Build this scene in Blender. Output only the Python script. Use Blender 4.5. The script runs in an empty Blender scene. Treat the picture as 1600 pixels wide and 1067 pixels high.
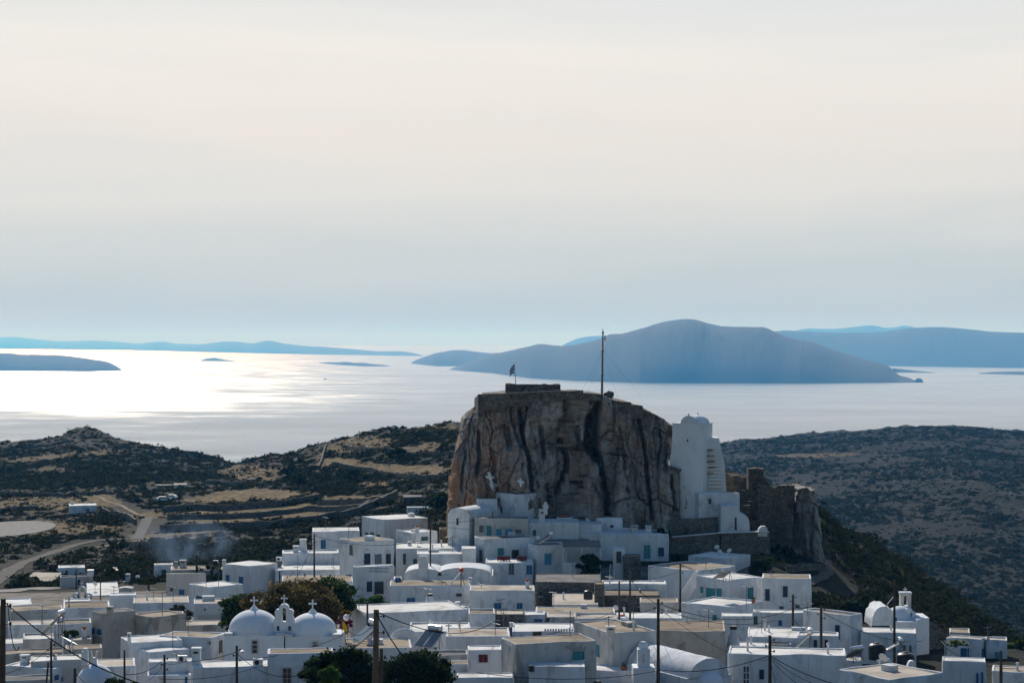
import bpy, bmesh, math, random
import numpy as np
from mathutils import Vector, Matrix, noise as mnoise
from mathutils.bvhtree import BVHTree

random.seed(11); RNG = np.random.default_rng(7)
SC = bpy.context.scene
COL = SC.collection
F = 3111.1; CX = 800.0; CY = 533.5          # 70 mm lens on a 36 mm sensor, 1600 px wide
SEA = -200.0
rad = math.radians

def P(px, py, d):
    return Vector(((px-CX)/F*d, d, (CY-py)/F*d))

# ------------------------------------------------------------------ materials
MATS = {}
def new_mat(name):
    m = bpy.data.materials.new(name); m.use_nodes = True
    nt = m.node_tree; nt.nodes.clear()
    out = nt.nodes.new('ShaderNodeOutputMaterial')
    MATS[name] = m
    return m, nt, out
def N(nt, typ, **kw):
    n = nt.nodes.new(typ)
    for k, v in kw.items():
        if k.startswith('i_'):
            n.inputs[k[2:].replace('_', ' ')].default_value = v
        else: setattr(n, k, v)
    return n
def L(nt, a, b): nt.links.new(a, b)
def c4(c): return (c[0], c[1], c[2], 1.0)
def geo_pos(nt, scale=(1, 1, 1), obj=False):
    if obj:
        g = N(nt, 'ShaderNodeTexCoord').outputs['Object']
    else:
        g = N(nt, 'ShaderNodeNewGeometry').outputs['Position']
    mp = N(nt, 'ShaderNodeMapping'); mp.inputs['Scale'].default_value = scale
    L(nt, g, mp.inputs['Vector'])
    return mp.outputs['Vector']
def noise_tex(nt, vec, scale, detail=4, rough=.55, dist=0.0):
    n = N(nt, 'ShaderNodeTexNoise'); n.inputs['Scale'].default_value = scale
    n.inputs['Detail'].default_value = detail; n.inputs['Roughness'].default_value = rough
    n.inputs['Distortion'].default_value = dist
    L(nt, vec, n.inputs['Vector']); return n.outputs['Fac']
def ramp(nt, fac, stops):
    r = N(nt, 'ShaderNodeValToRGB'); e = r.color_ramp.elements
    while len(e) < len(stops): e.new(.5)
    for el, (p, c) in zip(e, stops):
        el.position = p; el.color = c4(c) if len(c) == 3 else c
    L(nt, fac, r.inputs['Fac']); return r.outputs['Color']
def frange(nt, fac, a, b, c=0., d=1.):
    r = N(nt, 'ShaderNodeMapRange'); r.inputs[1].default_value = a; r.inputs[2].default_value = b
    r.inputs[3].default_value = c; r.inputs[4].default_value = d
    L(nt, fac, r.inputs[0]); return r.outputs[0]
def mix(nt, fac, a, b, mode='MIX'):
    m = N(nt, 'ShaderNodeMix', data_type='RGBA', blend_type=mode)
    if isinstance(fac, (int, float)): m.inputs[0].default_value = fac
    else: L(nt, fac, m.inputs[0])
    for s, v in ((m.inputs[6], a), (m.inputs[7], b)):
        if isinstance(v, tuple): s.default_value = c4(v)
        else: L(nt, v, s)
    return m.outputs[2]
def math_n(nt, op, a, b=None):
    m = N(nt, 'ShaderNodeMath', operation=op)
    for i, v in enumerate((a, b)):
        if v is None: continue
        if isinstance(v, (int, float)): m.inputs[i].default_value = v
        else: L(nt, v, m.inputs[i])
    return m.outputs[0]
def principled(nt, out, col, rough=.8, bump=None, bstr=.3, bdist=.05, spec=.3, metal=0.):
    p = N(nt, 'ShaderNodeBsdfPrincipled')
    if isinstance(col, tuple): p.inputs['Base Color'].default_value = c4(col)
    else: L(nt, col, p.inputs['Base Color'])
    if isinstance(rough, (int, float)): p.inputs['Roughness'].default_value = rough
    else: L(nt, rough, p.inputs['Roughness'])
    p.inputs['Specular IOR Level'].default_value = spec
    p.inputs['Metallic'].default_value = metal
    if bump is not None:
        b = N(nt, 'ShaderNodeBump'); b.inputs['Strength'].default_value = bstr
        b.inputs['Distance'].default_value = bdist
        L(nt, bump, b.inputs['Height']); L(nt, b.outputs[0], p.inputs['Normal'])
    L(nt, p.outputs[0], out.inputs['Surface'])
    return p

def plaster(name, col, stain, amt=.5, dirt=.35):
    m, nt, out = new_mat(name)
    v = geo_pos(nt)
    n1 = noise_tex(nt, v, .35, 5, .6)
    vs = geo_pos(nt, (1.6, 1.6, .16))
    n2 = noise_tex(nt, vs, 1.0, 5, .65)
    f1 = frange(nt, n1, .42, .72)
    f2 = frange(nt, n2, .50, .80)
    oi = N(nt, 'ShaderNodeObjectInfo')
    base = mix(nt, frange(nt, oi.outputs['Random'], 0, 1, 0, .9), col, tuple(a*b for a, b in zip(col, (.80, .82, .86))))
    a = mix(nt, math_n(nt, 'MULTIPLY', f1, amt), base, stain)
    b = mix(nt, math_n(nt, 'MULTIPLY', f2, dirt), a, tuple(s*.75 for s in stain))
    n3 = noise_tex(nt, v, 3.0, 4, .6)
    n4 = noise_tex(nt, geo_pos(nt, (1, 1, .6)), .55, 9, .68, .6)
    b = mix(nt, math_n(nt, 'MULTIPLY', frange(nt, n4, .555, .60), amt*.75), b, tuple(s*.62 for s in stain))
    b = mix(nt, math_n(nt, 'MULTIPLY', frange(nt, n4, .43, .39), amt*.6), b, tuple(min(c*1.12, .8) for c in col))
    n5 = noise_tex(nt, geo_pos(nt, (5, 5, .22)), 1., 4, .7)
    b = mix(nt, math_n(nt, 'MULTIPLY', frange(nt, n5, .60, .72), dirt*.9), b, tuple(s*.5 for s in stain))
    principled(nt, out, b, .9, n4, .45, .10, .15)
plaster('white', (.70, .71, .72), (.42, .41, .39), .55, .5)
plaster('cream', (.60, .56, .50), (.36, .32, .27), .55, .4)
plaster('grey', (.58, .56, .525), (.30, .275, .24), .75, .65)
plaster('beige', (.54, .49, .42), (.30, .255, .20), .75, .6)
plaster('domewhite', (.74, .75, .76), (.58, .58, .58), .25, .2)
def roofmat(name, c1, c2, c3):
    m, nt, out = new_mat(name)
    v = geo_pos(nt)
    n1 = noise_tex(nt, v, .28, 6, .62, .4)
    n2 = noise_tex(nt, v, 1.7, 4, .6)
    a = ramp(nt, n1, [(.33, c3), (.48, c2), (.62, c1)])
    b = mix(nt, frange(nt, n2, .45, .75, 0, .4), a, c3)
    n3 = noise_tex(nt, geo_pos(nt, (.25, 1.4, 1)), 1., 6, .65, .5)
    b = mix(nt, frange(nt, n3, .54, .64, 0, .55), b, tuple(c*.62 for c in c3))
    principled(nt, out, b, .95, n2, .3, .05, .1)
roofmat('rw', (.74, .72, .68), (.68, .66, .62), (.46, .43, .38))
roofmat('rc', (.52, .46, .38), (.44, .38, .31), (.29, .24, .19))
roofmat('rt', (.36, .295, .22), (.29, .235, .17), (.18, .14, .10))
roofmat('rb', (.27, .21, .15), (.22, .17, .12), (.14, .11, .08))
roofmat('rg', (.22, .205, .19), (.17, .16, .15), (.11, .10, .095))
def stonemat(name, c1, c2, mortar, sc=2.6):
    m, nt, out = new_mat(name)
    v = geo_pos(nt, (1, 1, 1.7))
    vo = N(nt, 'ShaderNodeTexVoronoi'); vo.inputs['Scale'].default_value = sc
    L(nt, v, vo.inputs['Vector'])
    ve = N(nt, 'ShaderNodeTexVoronoi', feature='DISTANCE_TO_EDGE'); ve.inputs['Scale'].default_value = sc
    L(nt, v, ve.inputs['Vector'])
    sep = N(nt, 'ShaderNodeSeparateColor'); L(nt, vo.outputs['Color'], sep.inputs[0])
    a = mix(nt, sep.outputs[0], c1, c2)
    big = noise_tex(nt, geo_pos(nt), .3, 5, .6)
    a = mix(nt, frange(nt, big, .4, .7, 0, .6), a, tuple(x*.55 for x in c2))
    pit = noise_tex(nt, geo_pos(nt, (.9, .9, 1.3)), 1.1, 6, .7, .4)
    a = mix(nt, frange(nt, pit, .54, .66, 0, .85), a, tuple(x*.28 for x in c2))
    a = mix(nt, frange(nt, pit, .44, .32, 0, .7), a, tuple(min(1, x*1.5) for x in c1))
    e = frange(nt, ve.outputs['Distance'], .01, .09)
    b = mix(nt, e, mortar, a)
    principled(nt, out, b, .95, e, .8, .09, .1)
stonemat('stone', (.24, .215, .18), (.15, .135, .115), (.045, .04, .035))
stonemat('fortstone', (.21, .18, .145), (.115, .10, .085), (.035, .03, .026), 2.0)
stonemat('ruinstone', (.22, .175, .125), (.12, .10, .08), (.035, .03, .025), 2.2)
stonemat('ochrestone', (.42, .28, .14), (.30, .20, .11), (.12, .09, .06), 3.5)
def paint(name, col, rough=.55, spec=.3, metal=0., var=.25):
    m, nt, out = new_mat(name)
    n1 = noise_tex(nt, geo_pos(nt), 2.2, 4, .6)
    a = mix(nt, frange(nt, n1, .35, .7, 0, 1), col, tuple(c*(1-var) for c in col))
    principled(nt, out, a, rough, None, spec=spec, metal=metal)
paint('blue', (.025, .13, .29)); paint('navy', (.008, .028, .075)); paint('teal', (.05, .25, .29))
paint('sky_blue', (.07, .27, .42)); paint('green', (.02, .11, .085)); paint('darkred', (.12, .015, .02))
paint('greywood', (.17, .16, .15), .8, .1); paint('dark', (.02, .022, .026), .4, .4)
paint('wood', (.085, .06, .045), .85, .1, 0, .45); paint('oldwood', (.15, .105, .075), .85, .1, 0, .4)
paint('metal', (.5, .5, .5), .35, .5, .8); paint('antenna', (.16, .16, .17), .5, .4, .4)
paint('wire', (.006, .006, .007), 1., 0.); paint('black', (.012, .012, .014), .45, .4)
paint('redpaint', (.42, .05, .03)); paint('terracotta', (.36, .12, .06), .8, .1)
paint('rustred', (.16, .035, .03), .6, .2); paint('whitepaint', (.75, .75, .75), .5, .3)
paint('redcloth', (.16, .035, .04), .95, .05); paint('yellow', (.72, .42, .02), .9, .1)
paint('flagblue', (.02, .06, .22), .9, .1); paint('flagwhite', (.6, .6, .62), .9, .1)
paint('surround', (.42, .34, .25), .8, .1); paint('glasspane', (.02, .03, .04), .08, .6)
paint('collector', (.10, .16, .20), .12, .7); paint('panelglass', (.05, .065, .085), .1, .7)
paint('tank', (.62, .63, .64), .3, .5, .7); paint('carwhite', (.72, .73, .74), .25, .5)

def leafmat(name, c1, c2, c3):
    m, nt, out = new_mat(name)
    g = N(nt, 'ShaderNodeNewGeometry')
    a = ramp(nt, g.outputs['Random Per Island'], [(0., c1), (.5, c2), (1., c3)])
    big = noise_tex(nt, geo_pos(nt), .8, 3, .5)
    a = mix(nt, frange(nt, big, .35, .65, 0, .55), a, c1)
    p = N(nt, 'ShaderNodeBsdfDiffuse'); L(nt, a, p.inputs['Color'])
    t = N(nt, 'ShaderNodeBsdfTranslucent'); L(nt, a, t.inputs['Color'])
    ms = N(nt, 'ShaderNodeMixShader'); ms.inputs[0].default_value = .42
    L(nt, p.outputs[0], ms.inputs[1]); L(nt, t.outputs[0], ms.inputs[2])
    L(nt, ms.outputs[0], out.inputs['Surface'])
leafmat('leaf_brown', (.055, .046, .02), (.115, .088, .034), (.21, .15, .05))
leafmat('leaf_dark', (.010, .019, .009), (.024, .040, .015), (.05, .072, .024))
leafmat('leaf_green', (.03, .065, .015), (.06, .12, .025), (.10, .17, .03))
leafmat('leaf_mid', (.022, .042, .016), (.05, .08, .026), (.09, .12, .036))
leafmat('leaf_lime', (.09, .14, .02), (.16, .22, .03), (.24, .27, .04))
leafmat('leaf_dry', (.045, .035, .026), (.075, .06, .042), (.11, .085, .06))
leafmat('leaf_pink', (.10, .01, .035), (.20, .02, .07), (.30, .05, .12))
leafmat('leaf_cactus', (.02, .035, .02), (.04, .06, .035), (.08, .10, .06))

# ------------------------------------------------------------------ object helpers
def tag(o, label=None, cat=None, group=None, kind=None):
    if label: o['label'] = label
    if cat: o['category'] = cat
    if group: o['group'] = group
    if kind: o['kind'] = kind
    return o
def org(o):
    v = Vector((0, 0, 0))
    while o is not None:
        v = v + o.location; o = o.parent
    return v
def thing(name, loc, label, cat, group=None):
    o = bpy.data.objects.new(name, None); COL.objects.link(o)
    o.empty_display_size = .5
    o.location = loc
    return tag(o, label, cat, group)
def shape(me, smooth=None):
    if smooth is None: return
    me.polygons.foreach_set('use_smooth', np.ones(len(me.polygons), dtype=bool))
    if smooth < 180: me.set_sharp_from_angle(angle=rad(smooth))
class MB:
    def __init__(s): s.v = []; s.f = []
    def add(s, vs, fs):
        b = len(s.v); s.v += [Vector(v) for v in vs]
        s.f += [tuple(i+b for i in f) for f in fs]; return s
    def box(s, c, u, v, w):
        """centre c, half-axes u v w"""
        c, u, v, w = map(Vector, (c, u, v, w))
        if u.cross(v).dot(w) < 0: u = -u
        p = [c+a*u+b*v+e*w for e in (-1, 1) for b in (-1, 1) for a in (-1, 1)]
        return s.add(p, [(0, 2, 3, 1), (4, 5, 7, 6), (0, 1, 5, 4), (2, 6, 7, 3), (0, 4, 6, 2), (1, 3, 7, 5)])
    def abox(s, x0, y0, z0, x1, y1, z1):
        return s.box(((x0+x1)/2, (y0+y1)/2, (z0+z1)/2), ((x1-x0)/2, 0, 0), (0, (y1-y0)/2, 0), (0, 0, (z1-z0)/2))
    def tube(s, pts, r, n=8, cap=True):
        pts = [Vector(p) for p in pts]
        rs = r if isinstance(r, (list, tuple)) else [r]*len(pts)
        base = len(s.v); up = Vector((0, 0, 1))
        for i, p in enumerate(pts):
            t = (pts[min(i+1, len(pts)-1)]-pts[max(i-1, 0)]).normalized()
            a = t.cross(up if abs(t.z) < .95 else Vector((0, 1, 0))).normalized(); b = a.cross(t)
            for k in range(n):
                an = 2*math.pi*k/n
                s.v.append(p+rs[i]*(math.cos(an)*a+math.sin(an)*b))
        for i in range(len(pts)-1):
            for k in range(n):
                k2 = (k+1) % n
                s.f.append((base+i*n+k, base+(i+1)*n+k, base+(i+1)*n+k2, base+i*n+k2))
        if cap:
            s.f.append(tuple(base+k for k in range(n)))
            s.f.append(tuple(base+(len(pts)-1)*n+k for k in reversed(range(n))))
        return s
    def lathe(s, c, prof, n=24):
        """prof = [(r, z)] bottom to top, about vertical axis at c"""
        c = Vector(c); base = len(s.v)
        for r, z in prof:
            for k in range(n):
                an = 2*math.pi*k/n
                s.v.append(c+Vector((r*math.cos(an), r*math.sin(an), z)))
        for i in range(len(prof)-1):
            for k in range(n):
                k2 = (k+1) % n
                s.f.append((base+i*n+k, base+i*n+k2, base+(i+1)*n+k2, base+(i+1)*n+k))
        s.f.append(tuple(base+k for k in reversed(range(n))))
        s.f.append(tuple(base+(len(prof)-1)*n+k for k in range(n)))
        return s
    def prism(s, poly, axis):
        """poly = world points (planar, any order consistent), axis = extrusion vector"""
        poly = [Vector(p) for p in poly]; axis = Vector(axis); n = len(poly)
        nrm = Vector((0, 0, 0))
        for i in range(n): nrm += poly[i].cross(poly[(i+1) % n])
        if nrm.dot(axis) < 0: poly = poly[::-1]
        vs = poly+[p+axis for p in poly]
        fs = [tuple(reversed(range(n))), tuple(range(n, 2*n))]
        fs += [(i, (i+1) % n, n+(i+1) % n, n+i) for i in range(n)]
        return s.add(vs, fs)
    def build(s, name, mat, parent=None, smooth=None):
        o0 = org(parent) if parent is not None else Vector((0, 0, 0))
        me = bpy.data.meshes.new(name)
        me.from_pydata([tuple(v-o0) for v in s.v], [], s.f); me.update()
        me.materials.append(MATS[mat])
        shape(me, smooth)
        o = bpy.data.objects.new(name, me); COL.objects.link(o)
        if parent is not None: o.parent = parent
        return o
def np_mesh(name, verts, faces, mat, parent=None, smooth=None):
    """verts (n,3) array, faces (m,k) array with one k"""
    o0 = org(parent) if parent is not None else Vector((0, 0, 0))
    me = bpy.data.meshes.new(name)
    n, (m, k) = len(verts), faces.shape
    me.vertices.add(n); me.vertices.foreach_set('co', (verts-np.array(o0)).astype(np.float32).ravel())
    me.loops.add(m*k); me.loops.foreach_set('vertex_index', faces.astype(np.int32).ravel())
    me.polygons.add(m); me.polygons.foreach_set('loop_start', np.arange(0, m*k, k, dtype=np.int32))
    me.update(calc_edges=True)
    me.materials.append(MATS[mat]); shape(me, smooth)
    o = bpy.data.objects.new(name, me); COL.objects.link(o)
    if parent is not None: o.parent = parent
    return o

# ------------------------------------------------------------------ numpy noise
_T = RNG.random((256, 256))
def vnoise(x, y):
    xi = np.floor(x).astype(int); yi = np.floor(y).astype(int)
    fx = x-xi; fy = y-yi; fx = fx*fx*(3-2*fx); fy = fy*fy*(3-2*fy)
    a = _T[xi % 256, yi % 256]; b = _T[(xi+1) % 256, yi % 256]
    c = _T[xi % 256, (yi+1) % 256]; d = _T[(xi+1) % 256, (yi+1) % 256]
    return (a*(1-fx)+b*fx)*(1-fy)+(c*(1-fx)+d*fx)*fy
def fbm(x, y, o=5, g=.5):
    s = 0; a = 1.; t = 0
    for i in range(o):
        s = s+a*vnoise(x*2**i+17.3*i, y*2**i+9.1*i); t += a; a *= g
    return s/t-.5

_J = RNG.random((3, 256, 256))
def worley(x, y):
    """distance gap between the two nearest cell points and a random value of the nearest cell"""
    xi = np.floor(x).astype(int); yi = np.floor(y).astype(int)
    f1 = np.full(x.shape, 9.); f2 = np.full(x.shape, 9.); cv = np.zeros(x.shape)
    for a in (-1, 0, 1):
        for b in (-1, 0, 1):
            i = (xi+a) % 256; j = (yi+b) % 256
            d = np.hypot(xi+a+.1+.8*_J[0][i, j]-x, yi+b+.1+.8*_J[1][i, j]-y); v = _J[2][i, j]
            nw = d < f1; f2 = np.where(nw, f1, np.minimum(f2, d)); cv = np.where(nw, v, cv); f1 = np.where(nw, d, f1)
    return f2-f1, cv
# ------------------------------------------------------------------ terrain heights
NEAR = [(4, -1.75), (10, -3.2), (20, -6), (60, -14), (80, -19.5), (150, -30), (195, -34.5), (240, -36), (285, -36.5)]
def prof(lst, tail, near=NEAR):
    ds = [a for a, b in near]; zs = [b for a, b in near]
    for d, y in lst:
        ds.append(d); zs.append((CY-y)/F*d)
    for d, z in tail: ds.append(d); zs.append(z)
    return ds, zs
def tl(d): return [(d*1.12, -62), (d*1.5, -120), (d*2.1, -203), (7000, -203)]
far_r = lambda a, b, c, e: [(620, -118), (800, a), (1200, b), (2000, c), (2600, c-25), (3600, -203), (7000, -203)]
NR = NEAR[:-1]
COLS = [
 (-900, prof([(330, 905), (400, 872), (460, 840), (560, 805), (620, 790), (760, 775), (1000, 742)], tl(1000))),
 (-250, prof([(330, 910), (400, 870), (460, 835), (560, 798), (620, 782), (760, 760), (1000, 716)], tl(1000))),
 (0,   prof([(330, 912), (400, 868), (460, 831), (560, 793), (640, 770), (800, 738), (1000, 694)], tl(1000))),
 (85,  prof([(330, 908), (400, 866), (460, 830), (560, 793), (640, 768), (800, 734), (1000, 679)], tl(1000))),
 (125, prof([(330, 905), (400, 864), (460, 829), (560, 792), (640, 767), (800, 731), (1000, 670)], tl(1000))),
 (155, prof([(330, 903), (400, 862), (460, 828), (560, 791), (640, 766), (800, 731), (1000, 675)], tl(1000))),
 (240, prof([(330, 900), (400, 858), (460, 826), (560, 788), (640, 764), (800, 733), (960, 698)], tl(960))),
 (345, prof([(330, 892), (400, 852), (460, 824), (520, 800), (600, 772), (700, 750), (820, 730), (950, 717)], tl(950))),
 (430, prof([(330, 882), (400, 848), (460, 820), (520, 795), (580, 775), (680, 738), (800, 705)], tl(800))),
 (500, prof([(330, 868), (400, 840), (460, 812), (520, 786), (580, 760), (660, 722), (750, 688)], tl(750))),
 (560, prof([(330, 860), (400, 834), (460, 806), (520, 776), (570, 750), (660, 705), (750, 678)], tl(750))),
 (600, prof([(330, 855), (400, 828), (460, 798), (520, 766), (570, 742), (660, 692), (750, 666)], tl(750))),
 (720, prof([(312, 862), (330, 845), (400, 800), (480, 760), (560, 720), (640, 680), (720, 653)], tl(720))),
 (800, prof([(300, 868), (312, 852), (330, 830), (400, 790), (480, 755), (560, 735), (720, 720)], tl(720))),
 (1040, prof([(300, 868), (312, 850), (330, 820), (400, 780), (500, 775)], [(640, -95), (1000, -118), (2000, -112), (2600, -150), (3600, -203), (7000, -203)])),
 (1130, prof([(290, 893), (302, 866), (314, 852), (330, 780), (360, 765), (420, 790)], far_r(-118, -108, -105, 0))),
 (1200, prof([(288, 900), (303, 864), (315, 852), (332, 770), (360, 770), (420, 800)], far_r(-118, -104, -101, 0))),
 (1275, prof([(285, 925), (303, 880), (320, 850), (345, 800), (370, 800), (420, 830)], far_r(-117, -100, -96, 0))),
 (1330, prof([(270, 960), (300, 925), (340, 870), (380, 830), (420, 850)], far_r(-117, -97, -92.5, 0))),
 (1400, prof([(262, 985), (300, 945), (350, 900), (400, 869), (440, 895)], far_r(-116, -94, -88.5, 0), NR)),
 (1500, prof([(262, 1012), (300, 980), (340, 955), (390, 936), (430, 965)], far_r(-115, -91, -87, 0), NR)),
 (1600, prof([(255, 1040), (300, 1020), (350, 1001), (390, 1030)], far_r(-115, -91, -93, 0), NR)),
 (1750, prof([(250, 1090), (300, 1075), (350, 1070), (390, 1100)], far_r(-116, -93, -103, 0), NR)),
 (2500, prof([(250, 1120), (300, 1120), (350, 1130)], far_r(-125, -105, -110, 0), NR)),
]
DG = np.concatenate([np.linspace(4, 150, 50, endpoint=False), np.linspace(150, 700, 330, endpoint=False),
                     np.linspace(700, 2200, 260, endpoint=False), np.geomspace(2200, 6800, 30)])
PG = np.concatenate([np.linspace(-900, -30, 60, endpoint=False), np.linspace(-30, 1630, 560, endpoint=False), np.linspace(1630, 2500, 50)])
_cz = np.array([np.interp(DG, *c[1]) for c in COLS])
_cp = [c[0] for c in COLS]
ZG = np.array([np.interp(PG, _cp, _cz[:, j]) for j in range(len(DG))]).T      # [px, d]
def _blur(a, ax, k):
    out = np.zeros_like(a); w = 0
    for s in range(-k, k+1):
        idx = np.clip(np.arange(a.shape[ax])+s, 0, a.shape[ax]-1)
        g = math.exp(-(s/k*1.6)**2); out += g*np.take(a, idx, axis=ax); w += g
    return out/w
ZG = _blur(_blur(ZG, 0, 9), 1, 3)
XX = (PG[:, None]-CX)/F*DG[None, :]; YY = np.repeat(DG[None, :], len(PG), 0)
_amp = np.interp(DG, [200, 320, 450, 1000, 2000, 4000], [0., .25, 1.2, 3.2, 7, 10])[None, :]
ZG = ZG+_amp*(fbm(XX/45+50, YY/45+50, 6, .55)*2)*np.where(ZG < -198, 0, 1)
# the rocky cap of the left hill
_r = np.hypot(XX-P(140, 0, 1000).x, (YY-1000)*.45)
ZG += np.clip(1-_r/13.5, 0, 1)**.42*3.6*(1+fbm(XX/4, YY/4, 4)*1.1)
def ground(x, y):
    y = max(y, 4.1); px = x/y*F+CX
    i = np.clip(np.searchsorted(PG, px)-1, 0, len(PG)-2); j = np.clip(np.searchsorted(DG, y)-1, 0, len(DG)-2)
    a = min(max((px-PG[i])/(PG[i+1]-PG[i]), 0), 1); b = min(max((y-DG[j])/(DG[j+1]-DG[j]), 0), 1)
    return float((ZG[i, j]*(1-a)+ZG[i+1, j]*a)*(1-b)+(ZG[i, j+1]*(1-a)+ZG[i+1, j+1]*a)*b)
def hit(px, py, d0=230.):
    k = (px-CX)/F; s = (CY-py)/F
    ds = DG[DG >= d0]
    for j in range(len(ds)-1):
        if s*ds[j+1] < ground(k*ds[j+1], ds[j+1]):
            a, b = ds[j], ds[j+1]
            for _ in range(14):
                m = (a+b)/2
                if s*m < ground(k*m, m): b = m
                else: a = m
            return Vector((k*b, b, ground(k*b, b)))
    return Vector((k*ds[-1], ds[-1], SEA))
def inpoly(px, py, poly):
    r = np.zeros(px.shape, bool); n = len(poly)
    for i in range(n):
        x1, y1 = poly[i]; x2, y2 = poly[(i+1) % n]
        if y1 == y2: continue
        c = ((y1 > py) != (y2 > py)) & (px < (x2-x1)*(py-y1)/(y2-y1)+x1)
        r ^= c
    return r
# ------------------------------------------------------------------ camera, sun, sky
cam = bpy.data.cameras.new('camera'); cam.lens = 70; cam.sensor_width = 36; cam.clip_start = .5; cam.clip_end = 250000
co = bpy.data.objects.new('camera', cam); COL.objects.link(co); co.rotation_euler = (rad(90), 0, 0); SC.camera = co
SUN_EL, SUN_AZ = rad(34), rad(-13.3)          # azimuth from +Y (view axis), negative = left
sd = Vector((math.sin(SUN_AZ)*math.cos(SUN_EL), math.cos(SUN_AZ)*math.cos(SUN_EL), math.sin(SUN_EL)))
sl = bpy.data.lights.new('sun', 'SUN'); sl.energy = 4.9; sl.angle = rad(.5); sl.color = (1, .95, .87)
so = bpy.data.objects.new('sun', sl); COL.objects.link(so)
so.rotation_euler = (-sd).to_track_quat('-Z', 'Y').to_euler()

w = bpy.data.worlds.new('World'); SC.world = w; w.use_nodes = True
nt = w.node_tree; nt.nodes.clear()
out = N(nt, 'ShaderNodeOutputWorld')
sky = N(nt, 'ShaderNodeTexSky', sky_type='NISHITA'); sky.sun_disc = False
sky.sun_elevation = SUN_EL; sky.sun_rotation = SUN_AZ; sky.altitude = 300
sky.air_density = 1.6; sky.dust_density = .9; sky.ozone_density = 3.0
bg = N(nt, 'ShaderNodeBackground'); bg.inputs['Strength'].default_value = .083
hs = N(nt, 'ShaderNodeHueSaturation'); hs.inputs['Hue'].default_value = .508; hs.inputs['Saturation'].default_value = 1.3; hs.inputs['Value'].default_value = 1.05
L(nt, sky.outputs[0], hs.inputs['Color']); L(nt, hs.outputs[0], bg.inputs['Color'])
# a veil of thin high cloud, brightest ahead towards the sun
tc = N(nt, 'ShaderNodeTexCoord'); sx = N(nt, 'ShaderNodeSeparateXYZ'); L(nt, tc.outputs['Generated'], sx.inputs[0])
mp = N(nt, 'ShaderNodeMapping'); mp.inputs['Scale'].default_value = (1.5, 1.5, 14.)
mp.inputs['Rotation'].default_value = (0, rad(3), 0)
L(nt, tc.outputs['Generated'], mp.inputs['Vector'])
cn = noise_tex(nt, mp.outputs[0], 1.6, 6, .55, .6)
el = math_n(nt, 'ADD', sx.outputs['Z'], math_n(nt, 'MULTIPLY', math_n(nt, 'SUBTRACT', cn, .5), .055))
s2l = lambda c: tuple((v/255/12.92 if v/255 <= .04045 else ((v/255+.055)/1.055)**2.4) for v in c)
el = math_n(nt, 'MULTIPLY', el, 2.0)
veil = ramp(nt, el, [(0., s2l((172, 187, 196))), (.075, s2l((192, 204, 210))), (.15, s2l((222, 222, 221))),
                     (.215, s2l((236, 229, 223))), (.28, s2l((243, 237, 230))), (.345, s2l((228, 230, 231))), (.55, s2l((205, 214, 224))), (1., s2l((190, 205, 225)))])
cn2 = noise_tex(nt, mp.outputs[0], 2.4, 5, .6, .3)
veil = mix(nt, frange(nt, cn2, .42, .75, 0, .35), veil, s2l((214, 219, 223)))
bv = N(nt, 'ShaderNodeBackground'); bv.inputs['Strength'].default_value = 1.0
L(nt, veil, bv.inputs['Color'])
ms = N(nt, 'ShaderNodeMixShader')
fy = frange(nt, sx.outputs['Y'], 0., .9, .0, .93)
fz = frange(nt, sx.outputs['Z'], .2, .7, 1., .35)
L(nt, math_n(nt, 'MULTIPLY', fy, fz), ms.inputs[0])
L(nt, bg.outputs[0], ms.inputs[1]); L(nt, bv.outputs[0], ms.inputs[2])
L(nt, ms.outputs[0], out.inputs['Surface'])

# ------------------------------------------------------------------ sea
m, nt, out = new_mat('sea')
pos = geo_pos(nt)
s1 = noise_tex(nt, geo_pos(nt, (.00035, .0009, 1)), 1., 6, .6, .5)
s2 = noise_tex(nt, geo_pos(nt, (.004, .004, 1)), 1., 5, .6)
s3 = noise_tex(nt, geo_pos(nt, (.09, .05, 1)), 1., 3, .6)
sy = N(nt, 'ShaderNodeSeparateXYZ'); L(nt, pos, sy.inputs[0])
lee = frange(nt, math_n(nt, 'ADD', sy.outputs['Y'], math_n(nt, 'MULTIPLY', math_n(nt, 'SUBTRACT', s1, .5), 6000)), 4300, 6800, -.055, 0)
r = math_n(nt, 'ADD', math_n(nt, 'ADD', lee, frange(nt, s1, .30, .70, .338, .380)), frange(nt, s2, .35, .65, -.022, .022))
bp = N(nt, 'ShaderNodeBump'); bp.inputs['Strength'].default_value = .6; bp.inputs['Distance'].default_value = 1.2; L(nt, s3, bp.inputs['Height'])
gl = N(nt, 'ShaderNodeBsdfGlossy', distribution='BECKMANN'); gl.inputs['Color'].default_value = (.97, .955, .925, 1); L(nt, r, gl.inputs['Roughness']); L(nt, bp.outputs[0], gl.inputs['Normal'])
df = N(nt, 'ShaderNodeBsdfDiffuse'); df.inputs['Color'].default_value = (.01, .04, .07, 1)
fr_ = N(nt, 'ShaderNodeFresnel'); fr_.inputs['IOR'].default_value = 1.36
mx = N(nt, 'ShaderNodeMixShader'); s4 = noise_tex(nt, geo_pos(nt, (.0012, .0022, 1)), 1., 6, .65, .8)
L(nt, math_n(nt, 'MULTIPLY', fr_.outputs[0], math_n(nt, 'MULTIPLY', frange(nt, s4, .38, .62, .86, 1.0), frange(nt, s2, .35, .65, .95, 1.0))), mx.inputs[0]); L(nt, df.outputs[0], mx.inputs[1]); L(nt, gl.outputs[0], mx.inputs[2]); L(nt, mx.outputs[0], out.inputs['Surface'])
mb = MB()
YS = [300, 1000, 3000, 8000, 20000, 45000, 95000]
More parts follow.
